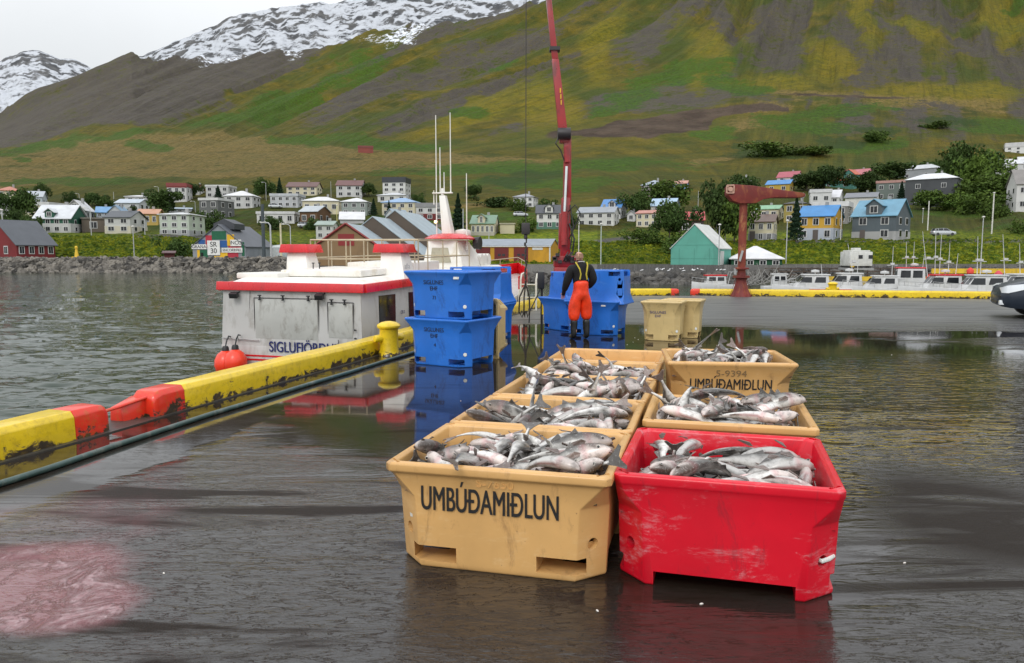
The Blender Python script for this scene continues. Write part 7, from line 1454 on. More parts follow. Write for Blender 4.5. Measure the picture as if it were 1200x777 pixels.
# teal warehouse
tw, td = Hs(787, 841, 312.5, 291, 263, 'mint green steep gabled warehouse with a white roof', (.12, .40, .31), (.76, .76, .72), 'gable', xs=860, win=(0, 0), front='gable', D=118, dep=8, chimney=0, group='waterfront sheds', cat='warehouse', over=.15)
mb = MB(); mb.box2((td['w']/2-.02, 1.2, 0), (td['w']/2+.08, 3.4, 2.4)); mb.build('door', wallm((.62, .64, .6)), tw)
mb = MB()
for z in (1.2, 3.3): mb.box2((-td['w']/2, -.02, z), (td['w']/2, .01, z+.05))
for x in (-2.4, 0, 2.4): mb.box2((x, -.021, 0), (x+.05, .01, td['hw']))
mb.build('panel_joints', wallm((.08, .28, .22)), tw)
gl, gld = Hs(858, 915, 312.5, 304, 288, 'low dark green hall with a wide white hipped roof', (.012, .085, .035), (.80, .80, .80), 'hip', win=(1, 4), D=119, dep=12, chimney=0, group='waterfront sheds', cat='hall')
# small red shed high on the field and low one on the bank
Hs(420, 437, 180, 173.5, 171, 'tiny brick red hut alone high on the hillside', (.26, .06, .045), (.22, .05, .04), 'flat', win=(0, 0), chimney=0, dep=4, group=None, cat='hut')
Hs(193, 203, 304, 297, 295, 'small dark red shed at the foot of the grassy bank', (.12, .025, .02), (.1, .03, .03), win=(0, 0), chimney=0, dep=4, group=None, cat='shed', D=127)
# silver tank
p = at(330, 306, 118); e = empty('storage_tank', (p.x, 118, 0), 0, 'upright corrugated silver tank beside the mural shed', 'tank')
mb = MB(); prof = []
for i in range(24): prof.append((1.42+(.03 if i % 2 else 0), -.3+i*.13))
mb.lathe(prof+[(1.2, 3.0), (.01, 3.15)], 26); mb.build('shell', mat('tank_metal', (.45, .48, .47), .5, metal=.3), e, smooth=30)
# ---------------------------------------------------------------- lamp posts, poles
LP = mat('lamp_post_grey', (.42, .43, .42), .5)
LPW = mat('pole_pale', (.62, .60, .55), .6)
def lamp(px, yt, yb, label, kind='arm', D=None, r=.07, m=None, side=-1):
    D = D or ground(px, yb); p = at(px, yb, D); h = (yb-yt)*D*CP/F; m = m or LP
    e = empty('street_lamp' if kind != 'pole' else 'wooden_pole', (p.x, D, p.z), 0, label, 'street lamp' if kind != 'pole' else 'pole', 'street lamps of the village' if kind != 'pole' else 'poles of the village')
    mb = MB(); mb.tube([(0, 0, -.5), (0, 0, h*(.93 if kind == 'arm' else 1))]+([(side*.25, 0, h*.985), (side*.9, 0, h)] if kind == 'arm' else []), [r*1.2, r]+([r*.8, r*.7] if kind == 'arm' else []), 8); mb.build('post', m, e, smooth=60)
    if kind == 'arm':
        mb = MB(); mb.box((side*1.15, 0, h), (.7, .22, .14)); mb.build('lamp_head', LPW, e, bevel=.03)
    if kind == 'ball':
        mb = MB(); mb.lathe([(.01, -.1), (.26, 0), (.2, .15), (.01, .2)], 10, (0, 0, h)); mb.build('lamp_head', LPW, e)
lamp(5.8, 247, 303, 'grey lamp post in front of the cream house at far left', 'ball', r=.1)
lamp(107, 244, 273, 'curved lamp post in front of the dark green house', D=150)
lamp(157.5, 266, 304, 'tall lamp post on the grass bank below the white house', 'ball', D=128)
lamp(170, 256, 276, 'short pole by the white house\'s right gable', 'pole', D=151)
lamp(133.5, 225, 236, 'pole on the slope above the blue roofs', 'pole')
lamp(93, 227, 236, 'lamp with a short arm above the dark green house')
lamp(186, 219, 232, 'lamp post left of the red parapet house')
lamp(229, 236, 249, 'lamp post behind the pale green block')
lamp(312, 214, 235, 'lamp post between two dark firs')
lamp(388, 213, 231, 'pale pole left of the brown roofed white house', 'pole')
lamp(309.5, 240, 305, 'thick dark green pole at the mural shed\'s corner', 'pole', D=116, r=.24, m=mat('dark_pole', (.05, .065, .07), .6))
lamp(318, 261, 308, 'grey lamp post right of the thick dark pole', D=112, r=.12, side=-1)
lamp(330, 262, 309, 'pale yellow flagpole in front of the silver tank', 'pole', D=110, r=.13, m=mat('pale_yellow_pole', (.60, .55, .35)))
lamp(341, 263, 300, 'lamp post just right of the silver tank', D=125)
lamp(395, 241, 262, 'tall double lamp post by the brown timber house', 'ball', D=185, m=mat('yellow_pole', (.6, .55, .2)))
lamp(481, 216, 236, 'thin lamp post right of the black roofed house', 'pole')
lamp(543, 245, 300, 'lamp post in the middle behind the boat\'s aerial', 'pole', D=136)
lamp(573, 266, 283, 'white post in front of the sage roofed house', 'pole', D=146)
lamp(678, 264, 307, 'white lamp post below the long white house', 'pole', D=132, m=LPW)
lamp(704, 263, 311, 'pale green lamp post right of the worker', 'ball', D=124, m=mat('pale_green_pole', (.45, .52, .45)))
lamp(818, 224, 244, 'tall pole on the slope above the dark brown house', 'pole')
lamp(839, 239, 283, 'white ball topped lamp left of the curved one', 'ball', D=147)
lamp(850, 246, 280, 'curved white lamp post beside the dark trees', D=149, m=LPW)
lamp(842, 264, 312, 'thin lamp post against the mint green warehouse', 'ball', D=115)
lamp(921, 259, 310, 'lamp post between the cream and yellow houses', 'ball', D=128)
lamp(959, 202, 222, 'curved lamp post above the modern white house', side=1)
lamp(985, 240, 279, 'pale pole at the right corner of the blue roofed yellow house', 'pole', D=150, m=LPW)
lamp(1038, 192, 214, 'thin tall pole behind the pink roof', 'pole', m=LPW)
lamp(1087, 236, 270, 'white pole in front of the charcoal house', 'pole', m=LPW, r=.12)
lamp(1162, 227, 275, 'tall white post with a lamp before the big white house', 'ball', m=LPW, r=.12)
lamp(1149, 255, 312, 'grey blue pole on the grass bank below the silver car', 'ball', D=128)
lamp(1115, 181, 195, 'thin pole above the dark trees at the top right', 'pole')
lamp(1081, 245, 262, 'short lamp right of the slate blue house', 'ball')
# ---------------------------------------------------------------- trees and bushes
def leafmat(name, a, b):
    t = NT(name); oi = t.n('ShaderNodeObjectInfo'); n = t.noise(.55, 3)
    c = t.mix(t.rng(n, .35, .65), a, b); hs = t.n('ShaderNodeHueSaturation'); t.l(c, hs.inputs['Color']); t.l(t.rng(oi.outputs['Random'], 0, 1, .8, 1.25), hs.inputs['Value'])
    t.color(hs.outputs[0]); t.rough(.8); t.b.inputs['Specular IOR Level'].default_value = .2; return t.m
LF = leafmat('leaves_dark', (.024, .050, .011), (.062, .100, .020)); LF2 = leafmat('leaves_green', (.040, .078, .012), (.095, .14, .020)); LF3 = leafmat('needles', (.008, .024, .012), (.022, .045, .018))
BARK = mat('bark', (.06, .045, .035), .9)
def crown_mesh(kind, seed, m, n=3200):
    rr = random.Random(seed); V = []; Fc = []
    cl_ = [(rr.gauss(0, .26), rr.gauss(0, .26), rr.uniform(.28, .85), rr.uniform(.20, .34)) for _ in range(18)]
    for i in range(n):
        if kind == 'fir':
            z = rr.random()**.8; rad_ = (1-z)*.34*(.75+.25*math.sin(z*55))*rr.uniform(.6, 1.05)+.01; a = rr.uniform(0, 6.283)
            c = Vector((rad_*math.cos(a), rad_*math.sin(a), .06+z*.94)); s = .030
        else:
            q = rr.choice(cl_); v = Vector((rr.gauss(0, 1), rr.gauss(0, 1), rr.gauss(0, 1))).normalized()*q[3]*rr.uniform(.6, 1.08)
            c = Vector((q[0]+v.x, q[1]+v.y, max(.05, q[2]+v.z*.8))); s = .042
        n_ = Vector((rr.gauss(0, 1), rr.gauss(0, 1), rr.gauss(0, 1)+.6)).normalized(); u = n_.orthogonal().normalized()*s*rr.uniform(.6, 1.4); w_ = n_.cross(u).normalized()*s*rr.uniform(.5, 1.1)
        b = len(V); V += [c-u, c-w_, c+u, c+w_]; Fc.append((b, b+1, b+2, b+3))
    me = bpy.data.meshes.new('crown'); me.from_pydata([tuple(v) for v in V], [], Fc); me.materials.append(m); return me
CR_ = {'dark': [crown_mesh('r', s, LF) for s in (1, 2, 3)], 'green': [crown_mesh('r', s, LF2) for s in (4, 5)], 'fir': [crown_mesh('fir', s, LF3, 3000) for s in (6, 7)], 'bush': [crown_mesh('r', s, LF, 2000) for s in (8, 9, 10)], 'gbush': [crown_mesh('r', s, LF2, 2000) for s in (11, 12)]}
mb = MB(); mb.tube([(0, 0, -.1), (.02, 0, .3), (0, .02, .6), (.01, 0, .8)], [.035, .025, .014, .005], 7)
for a in range(5): mb.tube([(0, 0, .22+.08*a), (.16*math.cos(a*2.4), .16*math.sin(a*2.4), .42+.09*a), (.26*math.cos(a*2.4), .26*math.sin(a*2.4), .52+.09*a)], [.013, .008, .003], 5)
TRK = mb.mesh('trunk', BARK)
_ti = 0
def tree(x0, x1, yt, yb, kind, label, D=None):
    global _ti; _ti += 1
    xm = (x0+x1)/2; D = D or ground(xm, yb); p = at(xm, yb, D); s = D*CP/F; w_ = (x1-x0)*s; h = (yb-yt)*s
    bush = kind in ('bush', 'gbush')
    e = empty('bush' if bush else ('fir_tree' if kind == 'fir' else 'tree'), (p.x, D, p.z), 0, label, 'bush' if bush else 'tree', 'bushes of the village' if bush else 'trees of the village')
    c = bpy.data.objects.new('crown', CR_[kind][_ti % len(CR_[kind])]); col.objects.link(c); c.parent = e
    c.scale = (w_/.66, w_/.66, h) if kind == 'fir' else ((w_/.95, w_/.95, h*1.35) if bush else (w_/.95, w_/.95, h*1.05)); c.rotation_euler.z = _ti*1.3
    if bush: c.location.z = -.38*h; return
    t_ = bpy.data.objects.new('trunk', TRK); col.objects.link(t_); t_.parent = e; t_.scale = (w_*.8, w_*.8, h)
TR = [(10, 36, 224, 258, 'dark', 'broad dark birch beside the cream house at far left'), (6, 26, 242, 268, 'bush', 'dark bush below the broad birch'), (28, 47, 252, 274, 'bush', 'round bush left of the dark green house'), (44, 58, 217, 238, 'dark', 'tree right of the pale blue house at far left'), (0, 14, 255, 270, 'bush', 'bush at the left edge above the boathouse'),
      (78, 92, 224, 237, 'bush', 'bush on the slope above the white roofed house'), (98, 118, 227, 242, 'dark', 'low tree above the blue roofs, left one'), (115, 133, 231, 245, 'bush', 'low tree above the blue roofs, right one'), (176, 204, 224, 252, 'dark', 'large dark tree above the mustard house'), (150, 160, 241, 250, 'bush', 'small bush by the faded blue gable'),
      (216, 232, 216, 232, 'dark', 'small tree between the red parapet house and its neighbour'), (250, 262, 218, 234, 'fir', 'pointed fir before the flat white house'), (302, 318, 211, 234, 'dark', 'dark tree left of the lamp and fir'), (322, 334, 209, 232, 'fir', 'tall pointed fir beside the cream terrace'), (234, 262, 246, 270, 'bush', 'big bush right of the pale green block'), (196, 222, 278, 300, 'bush', 'dark rounded bush on the bank left of the mural shed'),
      (310, 328, 253, 269, 'bush', 'rounded bush in front of the long low white house'), (357, 372, 255, 269, 'bush', 'bush in front of the timber house'), (424, 440, 216, 230, 'dark', 'round tree right of the brown roofed white house'), (432, 444, 233, 254, 'fir', 'narrow fir beside the grey green house'), (452, 460, 235, 253, 'fir', 'dark fir before the cream hipped house'), (482, 498, 227, 240, 'bush', 'bush right of the pale hipped house'),
      (526, 548, 228, 278, 'fir', 'tall black green fir behind the boat\'s aerials'), (518, 532, 240, 276, 'fir', 'slimmer fir at the left of the tall one'), (566, 600, 229, 242, 'bush', 'hedge like bush left of the lone white house'), (598, 618, 233, 247, 'gbush', 'bush below the lone white house'), (630, 650, 233, 245, 'bush', 'bush right of the lone white house'), (606, 628, 256, 272, 'gbush', 'bush left of the charcoal roofed house'), (548, 562, 218, 232, 'dark', 'lone tree up the slope behind the firs'),
      (758, 802, 215, 250, 'green', 'broad dark tree between the upper blue roof and the crane'), (768, 800, 238, 284, 'dark', 'dark tree at the left of the dark brown house'), (735, 760, 228, 256, 'dark', 'tree behind the tiny white house'), (824, 858, 216, 284, 'dark', 'tallest dark tree left of the rusty crane'), (842, 878, 226, 286, 'green', 'dark tree right behind the rusty crane\'s post'), (855, 880, 208, 240, 'dark', 'tree in front of the light blue house'), (742, 770, 268, 286, 'gbush', 'green bush below the salmon roofed house'), (775, 812, 268, 292, 'gbush', 'green bush beside the mint warehouse'),
      (921, 943, 232, 284, 'fir', 'tall fir between the brown roofed and the yellow house'), (932, 958, 203, 224, 'dark', 'tree right of the low blue roofed house'), (952, 980, 196, 224, 'dark', 'dark tree left of the teal house'), (1000, 1030, 204, 228, 'dark', 'round tree right of the teal house'), (1026, 1058, 192, 214, 'dark', 'low dark tree behind the pink roof'), (1050, 1062, 213, 236, 'fir', 'small fir left of the charcoal house'), (1075, 1094, 192, 208, 'dark', 'tree before the pale hipped roof'), (1085, 1112, 190, 206, 'dark', 'tree above the charcoal house roof'),
      (1112, 1150, 172, 224, 'dark', 'tall dark tree crowning the clump at upper right'), (1126, 1165, 186, 238, 'green', 'dark tree filling the right of the upper clump'), (1104, 1140, 190, 222, 'dark', 'dark tree at the left of the upper clump'), (1142, 1182, 208, 242, 'green', 'green tree before the long white house'), (1074, 1104, 225, 246, 'green', 'green tree in front of the charcoal house'), (1104, 1130, 228, 248, 'green', 'green tree right of the first garden tree'), (1128, 1166, 226, 250, 'gbush', 'wide garden bush right of the charcoal house'), (1150, 1176, 232, 256, 'gbush', 'garden bush below the green tree'), (1012, 1040, 154, 166, 'gbush', 'dark shrub high on the grassy slope'), (1085, 1110, 142, 151, 'gbush', 'dark shrub higher on the slope at right'),
      (884, 925, 168, 182, 'gbush', 'dark shrub thicket on the mid slope, left'), (930, 965, 170, 180, 'gbush', 'dark shrub thicket on the mid slope, right'), (1190, 1215, 255, 275, 'gbush', 'bush at the right edge below the big white house'), (660, 676, 250, 268, 'bush', 'bush left of the long white house')]
for a in TR: tree(*a)
car('parked_car', at(1105, 277, ground(1105, 277)), math.pi*.98+math.pi, CARS, 'silver estate car on the road above the bank', wagon=True)
p = at(1105, 277, 147.5); bpy.context.scene.objects[[o.name for o in col.objects if o.get('label', '').startswith('silver estate')][0]].location = (p.x, 147.5, p.z+.1)
for px, py, lab, g_ in ((610, 254, 'pale parked car on the road below the lone white house', 0), (323, 244, 'white car before the pale grey flat house', 0), (359, 267, 'silver car parked below the timber house', 0)):
    D = ground(px, py); p = at(px, py, D); car('parked_car', (p.x, p.y, p.z+.05), .15, CARS, lab, wagon=True)
# undergrowth on the bank
rr = random.Random(77); V = []; Fc = []
n = 16000; PX = np.array([rr.uniform(-30, 1230) for _ in range(n)]); YY = np.array([rr.uniform(129.5, 149) for _ in range(n)]); ZZ = terr_z(PX, YY); XX = (PX-600)/F*YY*CP
for i in range(n):
    s = rr.uniform(.12, .42)*(1 if rr.random() < .9 else 1.8); a = rr.uniform(0, 3.14); c = Vector((XX[i], YY[i], ZZ[i]+s*.3)); u = Vector((math.cos(a), math.sin(a)*.6, rr.uniform(-.3, .3)))*s; w_ = Vector((rr.uniform(-.4, .4), -.4, .8))*s*.6
    b = len(V); V += [c-u, c-w_, c+u, c+w_]; Fc.append((b, b+1, b+2, b+3))
me = bpy.data.meshes.new('bank_undergrowth'); me.from_pydata([tuple(v) for v in V], [], Fc)
t = NT('bank_plants'); n1 = t.noise(.35, 6, .7); n2 = t.noise(1.8, 3, .6)
t.color(t.mix(t.rng(n2, .4, .6), t.mix(t.rng(n1, .38, .62), (.026, .078, .004), (.12, .19, .006)), t.mix(t.rng(n1, .4, .6), (.07, .12, .004), (.38, .36, .012)))); t.rough(.85); me.materials.append(t.m)
o = bpy.data.objects.new('bank_undergrowth', me); col.objects.link(o); tag(o, 'lush yellow green weeds on the bank below the road', 'undergrowth', kind='stuff')
# ---------------------------------------------------------------- rock armour
def rocks(name, pts, m, label, seed, smin, smax):
    rr = random.Random(seed); V = []; Fc = []
    ico = bmesh.new(); bmesh.ops.create_icosphere(ico, subdivisions=1, radius=1); iv = [v.co.copy() for v in ico.verts]; fi = [tuple(v.index for v in f.verts) for f in ico.faces]; ico.free()
    for p in pts:
        s = rr.uniform(smin, smax); sx, sy, sz = s*rr.uniform(.7, 1.3), s*rr.uniform(.7, 1.3), s*rr.uniform(.5, .9); E0 = Euler((rr.uniform(0, 3), rr.uniform(0, 3), rr.uniform(0, 3))).to_matrix(); b = len(V)
        for v in iv: V.append(Vector(p)+E0 @ Vector((v.x*sx*rr.uniform(.8, 1.15), v.y*sy*rr.uniform(.8, 1.15), v.z*sz)))
        Fc += [tuple(b+i for i in f) for f in fi]
    me = bpy.data.meshes.new(name); me.from_pydata([tuple(v) for v in V], [], Fc); me.materials.append(m); o = bpy.data.objects.new(name, me); col.objects.link(o); tag(o, label, 'rocks', kind='stuff')
t = NT('breakwater_rock'); vr = t.n('ShaderNodeTexVoronoi'); t.l(t.tc(), vr.inputs[0]); vr.inputs['Scale'].default_value = 1.4
t.color(t.mix(t.rng(vr.outputs['Color'], .2, .8), (.035, .032, .027), (.20, .18, .15))); t.rough(.85); ROCKL = t.m
t = NT('dark_rock'); t.color(t.mix(t.rng(t.noise(.9, 5), .4, .65), (.022, .02, .017), (.10, .09, .075))); t.rough(.7); ROCKD = t.m
rr = random.Random(31); pts = []
for i in range(4200):
    px = rr.uniform(-60, 340); k = rr.random(); Y = 101+k*5.5; z = -1.0+2.0*min(1, k*1.7)*rr.uniform(.8, 1.02); pts.append(((px-600)/F*Y, Y, z))
rocks('breakwater_rocks', pts, ROCKL, 'long low breakwater of broken grey rocks across the harbour water', 1, .18, .46)
pts = []
for i in range(1300):
    px = rr.uniform(420, 905); k = rr.random(); sh = float(np.interp(px, SHORE_X, SHORE_Y)); Y = sh-.6+k*5; z = -1.2+.95*min(1, k*1.5); pts.append(((px-600)/F*Y, Y, z))
for i in range(900):
    px = rr.uniform(880, 1260); k = rr.random(); sh = float(np.interp(px, SHORE_X, SHORE_Y)); Y = sh-.6+k*5; z = -1.3+.95*min(1, k*1.5); pts.append(((px-600)/F*Y, Y, z))
rocks('shore_rocks', pts, ROCKD, 'dark boulders piled along the inner harbour shore', 2, .22, .52)
rr = random.Random(8); GUL = mat('gull_white', (.8, .8, .8), .6)
gm_ = MB(); gm_.loft([[(x, .07*r*math.cos(q), .12+.07*r*math.sin(q)+x*.25) for q in np.linspace(0, 6.28, 7)[:-1]] for x, r in ((-.22, .2), (-.1, .8), (.05, 1), (.14, .7), (.2, .6), (.25, .1))]); gme = gm_.mesh('gull', GUL, smooth=80)
for i in range(26):
    px = rr.uniform(775, 862) if i < 18 else rr.uniform(690, 860); Y = rr.uniform(72, 84); p = at(px, 0, Y)
    o = bpy.data.objects.new('gull', gme); col.objects.link(o); o.location = (p.x, Y, gz(p.x, Y)+rr.uniform(0, .1)); o.rotation_euler.z = rr.uniform(0, 6); o.scale = (.8,)*3
    tag(o, 'white gull standing on the gravel above the dark boulders', 'gull', 'gulls resting on the shore')
# ---------------------------------------------------------------- marina: jetties, small boats, hoist hut
WD = mat('jetty_timber', (.08, .055, .04), .8, var=.3, scale=2)
YJ = mat('jetty_yellow', (.72, .47, .03), .6, var=.2, scale=1, dirt=(.2, .15, .05), dirt_amt=.6)
def seg_jetty(x0, x1, D, yt, label, railing=False, beam_=None):
    p0 = at(x0, yt, D); p1 = at(x1, yt, D); L_ = (p1-p0).length; e = empty('jetty', (p0.x, D, 0), 0, label, 'jetty', 'jetties of the small boat harbour'); zt = p0.z
    mb = MB(); mb.box2((0, -.2, zt-.5), (L_, 2.2, zt-.2)); mb.build('deck', WD, e)
    for i in range(int(L_/2.2)+1):
        mb = MB(); mb.tube([(min(L_, i*2.2), -.2, -2), (min(L_, i*2.2), -.2, zt-.2)], .14, 8); mb.build('pile', WD, e)
    if railing:
        mb = MB(); n = int(L_/1.4)
        for i in range(n+1): mb.box2((i*1.4-.06, -.25, zt-.2), (i*1.4+.06, -.13, zt+.95))
        for z in (.2, .55, .9): mb.box2((0, -.29, zt+z-.05), (L_, -.25, zt+z+.05))
        mb.build('railing', WD, e)
    if beam_: mb = MB(); mb.box2((0, -.42, zt-.25), (L_, -.22, zt+.25)); mb.build('kerb', YJ, e)
seg_jetty(896, 1050, 84, 324, 'dark timber jetty with a plank railing left of the white cabin', True)
seg_jetty(960, 1100, 76, 327, 'timber jetty with a yellow edge beam behind the small boats', False, True)
seg_jetty(1090, 1260, 80, 317.5, 'timber jetty with a long yellow edge beam at the right', False, True)
p = at(1009, 313, 78); e = empty('cabin_truck', (p.x, 78, 0), 0, 'white boxy cabin truck standing on the jetty', 'truck')
zz = p.z; s = 78/F
mb = MB(); mb.box2((-1.15, 0, zz+.1), (1.15, 2.4, zz+1.55)); mb.box2((-1.0, .2, zz+1.55), (1.0, 2.2, zz+1.70)); mb.box2((-.45, .6, zz+1.7), (.2, 1.6, zz+1.95)); mb.build('body', mat('camper_white', (.62, .62, .58), .5, dirt=(.35, .32, .26), dirt_amt=.5), e, bevel=.10, smooth=40)
for x in (-.3, .72):
    mb = MB(); mb.box2((x, -.03, zz+.85), (x+.42, .02, zz+1.22)); mb.build('window', GLASS, e)
mb = MB(); mb.box2((-1.1, .1, zz-.05), (1.1, 2.3, zz+.12)); mb.build('chassis', BLK, e)
for x in (-.7, .7):
    mb = MB(); mb.M = Matrix.Translation((x, .2, zz+.02)) @ Matrix.Rotation(math.pi/2, 4, 'X'); mb.lathe([(.18, -.1), (.26, -.08), (.26, .08), (.18, .1)], 14); mb.build('wheel', BLK, e)
e = empty('jetty_platform', (p.x, 78, 0), 0, 'grey concrete block and yellow capped pile under the cabin truck', 'platform')
mb = MB(); mb.box2((-1.2, -.1, zz-.30), (1.3, 2.6, zz-.09)); mb.box2((-.7, .3, -1.5), (.5, 2.2, zz-.3)); mb.build('block', CONC, e)
mb = MB(); mb.tube([(-1.0, -.25, -2), (-1.0, -.25, zz+.0)], .16, 10); mb.build('pile', WD, e)
mb = MB(); mb.tube([(-1.0, -.25, zz), (-1.0, -.25, zz+.12)], .19, 10); mb.build('pile_cap', YJ, e)
SBW = mat('small_boat_white', (.56, .56, .55), .4, var=.08, dirt=(.4, .38, .32), dirt_amt=.4)
def smallboat(px, D, L_, rz, label, topred=False, redline=False, cab=1.25, wheel=False, masts=(), radar=False, rack=False, boxy=False):
    p = at(px, 330, D); e = empty('small_boat', (p.x, D, -.8), rz, label, 'boat', 'small boats in the marina'); e.scale = (.82, .82, .82)
    W_ = L_*.30; rings = []
    for k in (0, .1, .3, .55, .75, .9, 1.0):
        n = W_/2*(1-max(0, (k-.45)/.55)**2.2) if k < 1 else .03; x = -L_/2+k*L_; zd = .55+.28*k*k
        rings.append([(x, 0, -.25+.15*k), (x, -n*.8, -.1), (x, -n, .35), (x, -n, zd), (x, n, zd), (x, n, .35), (x, n*.8, -.1)])
    mb = MB(); mb.loft(rings); mb.build('hull', SBW, e, smooth=35, bevel=.02)
    if redline:
        mb = MB(); n0 = W_/2+.01
        for sy in (-1, 1): mb.box2((-L_/2+.1, sy*n0-.015, .42), (L_*.05, sy*n0+.015, .50))
        mb.build('rubbing_strip', BRED, e)
    x0, x1 = -L_*.22, L_*.22; zc = .6; ht = cab; wt = W_*.36
    mb = MB(); sl = .1 if boxy else .75
    mb.loft([[(x0, -wt, zc), (x1, -wt, zc), (x1, wt, zc), (x0, wt, zc)], [(x0+.08, -wt*.86, zc+ht*.62), (x1-sl, -wt*.86, zc+ht*.62), (x1-sl, wt*.86, zc+ht*.62), (x0+.08, wt*.86, zc+ht*.62)]])
    c = mb.build('cabin', SBW, e, bevel=.04, smooth=35)
    mb = MB(); z0_, z1_ = zc+ht*.26, zc+ht*.54
    f = lambda z: (z-zc)/(ht*.62)
    for sy in (-1, 1):
        for (u0, u1) in ((.10, .44), (.50, .86)):
            xa = x0+.08*f(z0_)+(x1-x0)*u0; xb = x0+(x1-x0)*u1; o_ = sl*.9*u1
            mb.loft([[(xa, sy*(wt*(1-.14*f(z0_))+.012), z0_), (xb, sy*(wt*(1-.14*f(z0_))+.012), z0_), (xb-sl*.4*u1, sy*(wt*(1-.14*f(z1_))+.012), z1_), (xa, sy*(wt*(1-.14*f(z1_))+.012), z1_)], [(xa, sy*wt*.8, z0_), (xb, sy*wt*.8, z0_), (xb-sl*.4*u1, sy*wt*.78, z1_), (xa, sy*wt*.78, z1_)]])
    for sy in (-1, 1):
        y0_, y1_ = sy*.06, sy*wt*.78
        mb.loft([[(x1-sl*f(z0_)+.015, y0_, z0_), (x1-sl*f(z0_)+.015, y1_, z0_), (x1-sl*f(z1_)+.015, y1_, z1_), (x1-sl*f(z1_)+.015, y0_, z1_)], [(x1-sl*f(z0_)-.06, y0_, z0_), (x1-sl*f(z0_)-.06, y1_, z0_), (x1-sl*f(z1_)-.06, y1_, z1_), (x1-sl*f(z1_)-.06, y0_, z1_)]])
    mb.build('cabin_window', GLASS, c)
    mb = MB(); mb.box2((x0-.05, -wt*.95, zc+ht*.62), (x1-sl+.15, wt*.95, zc+ht*.62+.10)); mb.build('cabin_roof', BRED if topred else SBW, c, bevel=.03, smooth=35)
    zr = zc+ht*.62+.1
    if radar: mb = MB(); mb.lathe([(.01, 0), (.30, .02), (.30, .16), (.01, .22)], 14, ((x0+x1)/2-.3, 0, zr+.12)); mb.tube([((x0+x1)/2-.3, 0, zr), ((x0+x1)/2-.3, 0, zr+.15)], .05); mb.build('radar', SBW, e, smooth=50)
    for j, (dx, h_, lean) in enumerate(masts):
        h_ *= .62
        mb = MB(); mb.tube([(dx, 0, zr-.2), (dx+lean, 0, zr+h_)], [.028, .014], 6)
        if h_ > 2: mb.tube([(dx-.35, 0, zr+h_*.35), (dx+.35, 0, zr+h_*.35)], .025, 5); mb.box((dx, 0, zr+h_*.35+.1), (.25, .15, .15))
        mb.build('mast', SBW, e)
    if rack:
        mb = MB()
        for sx in (x0-.1, x0-1.1):
            for sy in (-wt, wt): mb.tube([(sx, sy, .6), (sx-.25, sy*.9, 1.6)], .03, 6)
        for sx in (x0-.35, x0-1.35): mb.tube([(sx, -wt*.9, 1.6), (sx, wt*.9, 1.6)], .03, 6)
        mb.tube([(x0-.35, -wt*.9, 1.6), (x0-1.35, -wt*.9, 1.6)], .03, 6); mb.build('gear_rack', STEEL, e)
    mb = MB(); rl_ = []
    for k in (.6, .75, .9, .99):
        n = W_/2*(1-max(0, (k-.45)/.55)**2.2); rl_.append((-L_/2+k*L_, n, .55+.28*k*k))
    for sy in (-1, 1):
        pts = [(x, sy*y, z+.35) for x, y, z in rl_]; mb.tube(pts, .018, 5)
        for x, y, z in rl_: mb.tube([(x, sy*y, z), (x, sy*y, z+.35)], .014, 4)
    mb.build('bow_rail', STEEL, e)
    return e
smallboat(838, 52, 3.9, math.pi, 'tiny white boat with a red roof moored left of the rusty crane', topred=True, cab=1.1, boxy=True, rack=True)
smallboat(913, 50, 2.7, 0, 'white cabin dinghy right behind the rusty crane foot', cab=1.35, boxy=True)
smallboat(950, 47, 5.6, math.pi-.15, 'white cruiser with a red sloping window post left of the second bollard', redline=True, cab=1.45, radar=True, masts=((-.8, 1.2, .1),))
smallboat(990, 48, 5.2, math.pi-.1, 'white cruiser with red line just right of the second bollard', redline=True, cab=1.55, radar=True, masts=((-.6, 3.6, .5), (-.9, 2.2, 0)))
smallboat(1031, 46, 5.2, math.pi-.2, 'plain white cruiser between two red trimmed boats', cab=1.35, radar=True, masts=((-.8, 3.4, 0),))
smallboat(1066, 52, 5.0, math.pi-.3, 'small trawler with a tall wheelhouse and red roof edge', topred=True, cab=2.1, boxy=True, radar=True, masts=((-.2, 3.4, 0), (.3, 3.4, .1), (-.9, 1.8, -.1)))
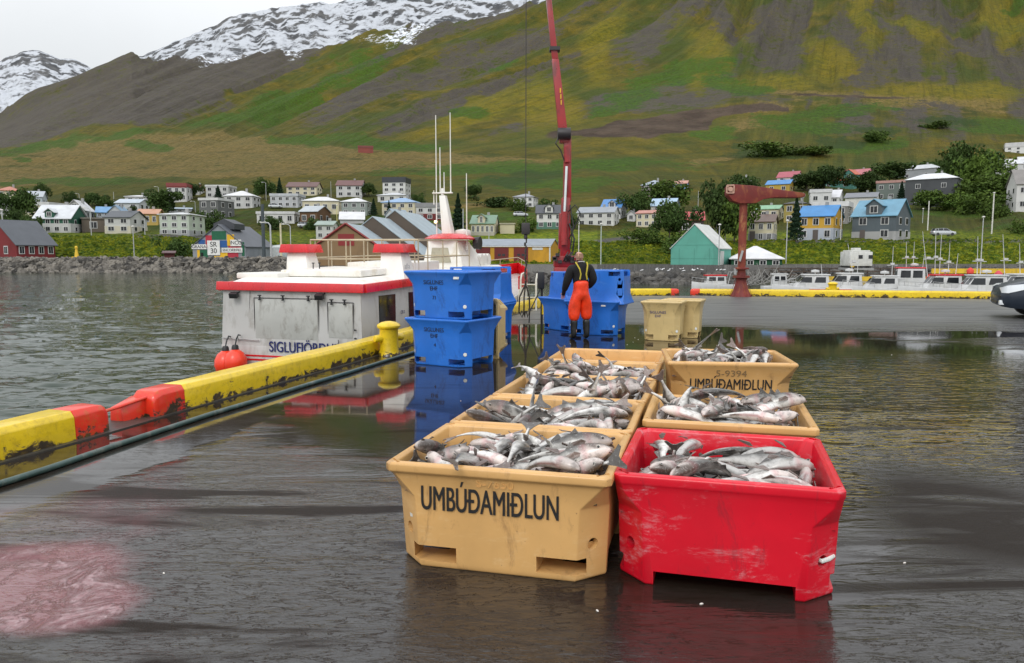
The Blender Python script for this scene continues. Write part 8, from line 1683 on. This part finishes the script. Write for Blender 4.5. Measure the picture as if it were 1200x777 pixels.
smallboat(1102, 45, 5.8, math.pi-.1, 'fishing boat with a long red cabin roof and crowded masts', topred=True, cab=1.55, boxy=False, radar=True, masts=((.1, 4.6, 0), (.4, 5.2, .1), (.9, 4.9, .5), (-.5, 3.6, 0), (-1.0, 2.4, -.1)), rack=True)
smallboat(1150, 43, 6.4, math.pi-.1, 'white cruiser with big windows nearest the dark car', cab=1.6, redline=True, radar=True, masts=((.3, 4.2, .1), (.1, 4.1, 0), (-1.5, 4.4, .3)))
smallboat(1195, 47, 6.0, math.pi, 'white boat half hidden behind the dark car', cab=1.5, masts=((0, 3.6, .2),))
# net bundle beside the rusty crane, red marker, small yellow buoy
p = at(898, 338, 56); e = empty('net_pile', (p.x, 56, -.6), 0, 'grey tangle of fishing net and poles right of the rusty crane', 'net')
mb = MB(); rr = random.Random(4)
for i in range(70):
    a = Vector((rr.uniform(-2, 1.5), rr.uniform(-.5, .5), rr.uniform(0, .4))); b = a+Vector((rr.uniform(-1.2, 1.2), 0, rr.uniform(.2, 1.6)*(1-abs(a.x)/2.6))); mb.tube([a, (a+b)/2+Vector((0, 0, -.1)), b], .022, 4)
mb.build('netting', mat('net_grey', (.28, .27, .25), .8), e)
p = at(90, 302, 106.5); e = empty('harbour_beacon', (p.x, 106.5, 1.0), 0, 'small yellow beacon on the breakwater', 'beacon')
mb = MB(); mb.box2((-.5, -.4, -.4), (.5, .4, .35)); mb.build('base', YJ, e); mb = MB(); mb.tube([(0, 0, .35), (0, 0, 1.4)], [.28, .14], 8); mb.lathe([(.01, 0), (.2, .05), (.2, .3), (.01, .45)], 10, (0, 0, 1.4)); mb.build('tower', YJ, e)
for i, (px, Y, y_, c) in enumerate(((1137, 70, 318, (.7, .05, .03)), (1090, 60, 326, (.6, .05, .03)), (1170, 62, 322, (.6, .06, .08)))):
    p = at(px, y_, Y); mb = MB(); mb.lathe([(.01, -.35), (.28, -.2), (.3, .1), (.12, .3), (.01, .35)], 12); o = mb.build('marker_buoy', mat('buoy_red_%d' % i, c), smooth=50); o.location = p; tag(o, ['square set orange red float at the yellow jetty', 'red float among the masts', 'pinkish red float near the white cruiser'][i], 'float', 'floats in the marina')
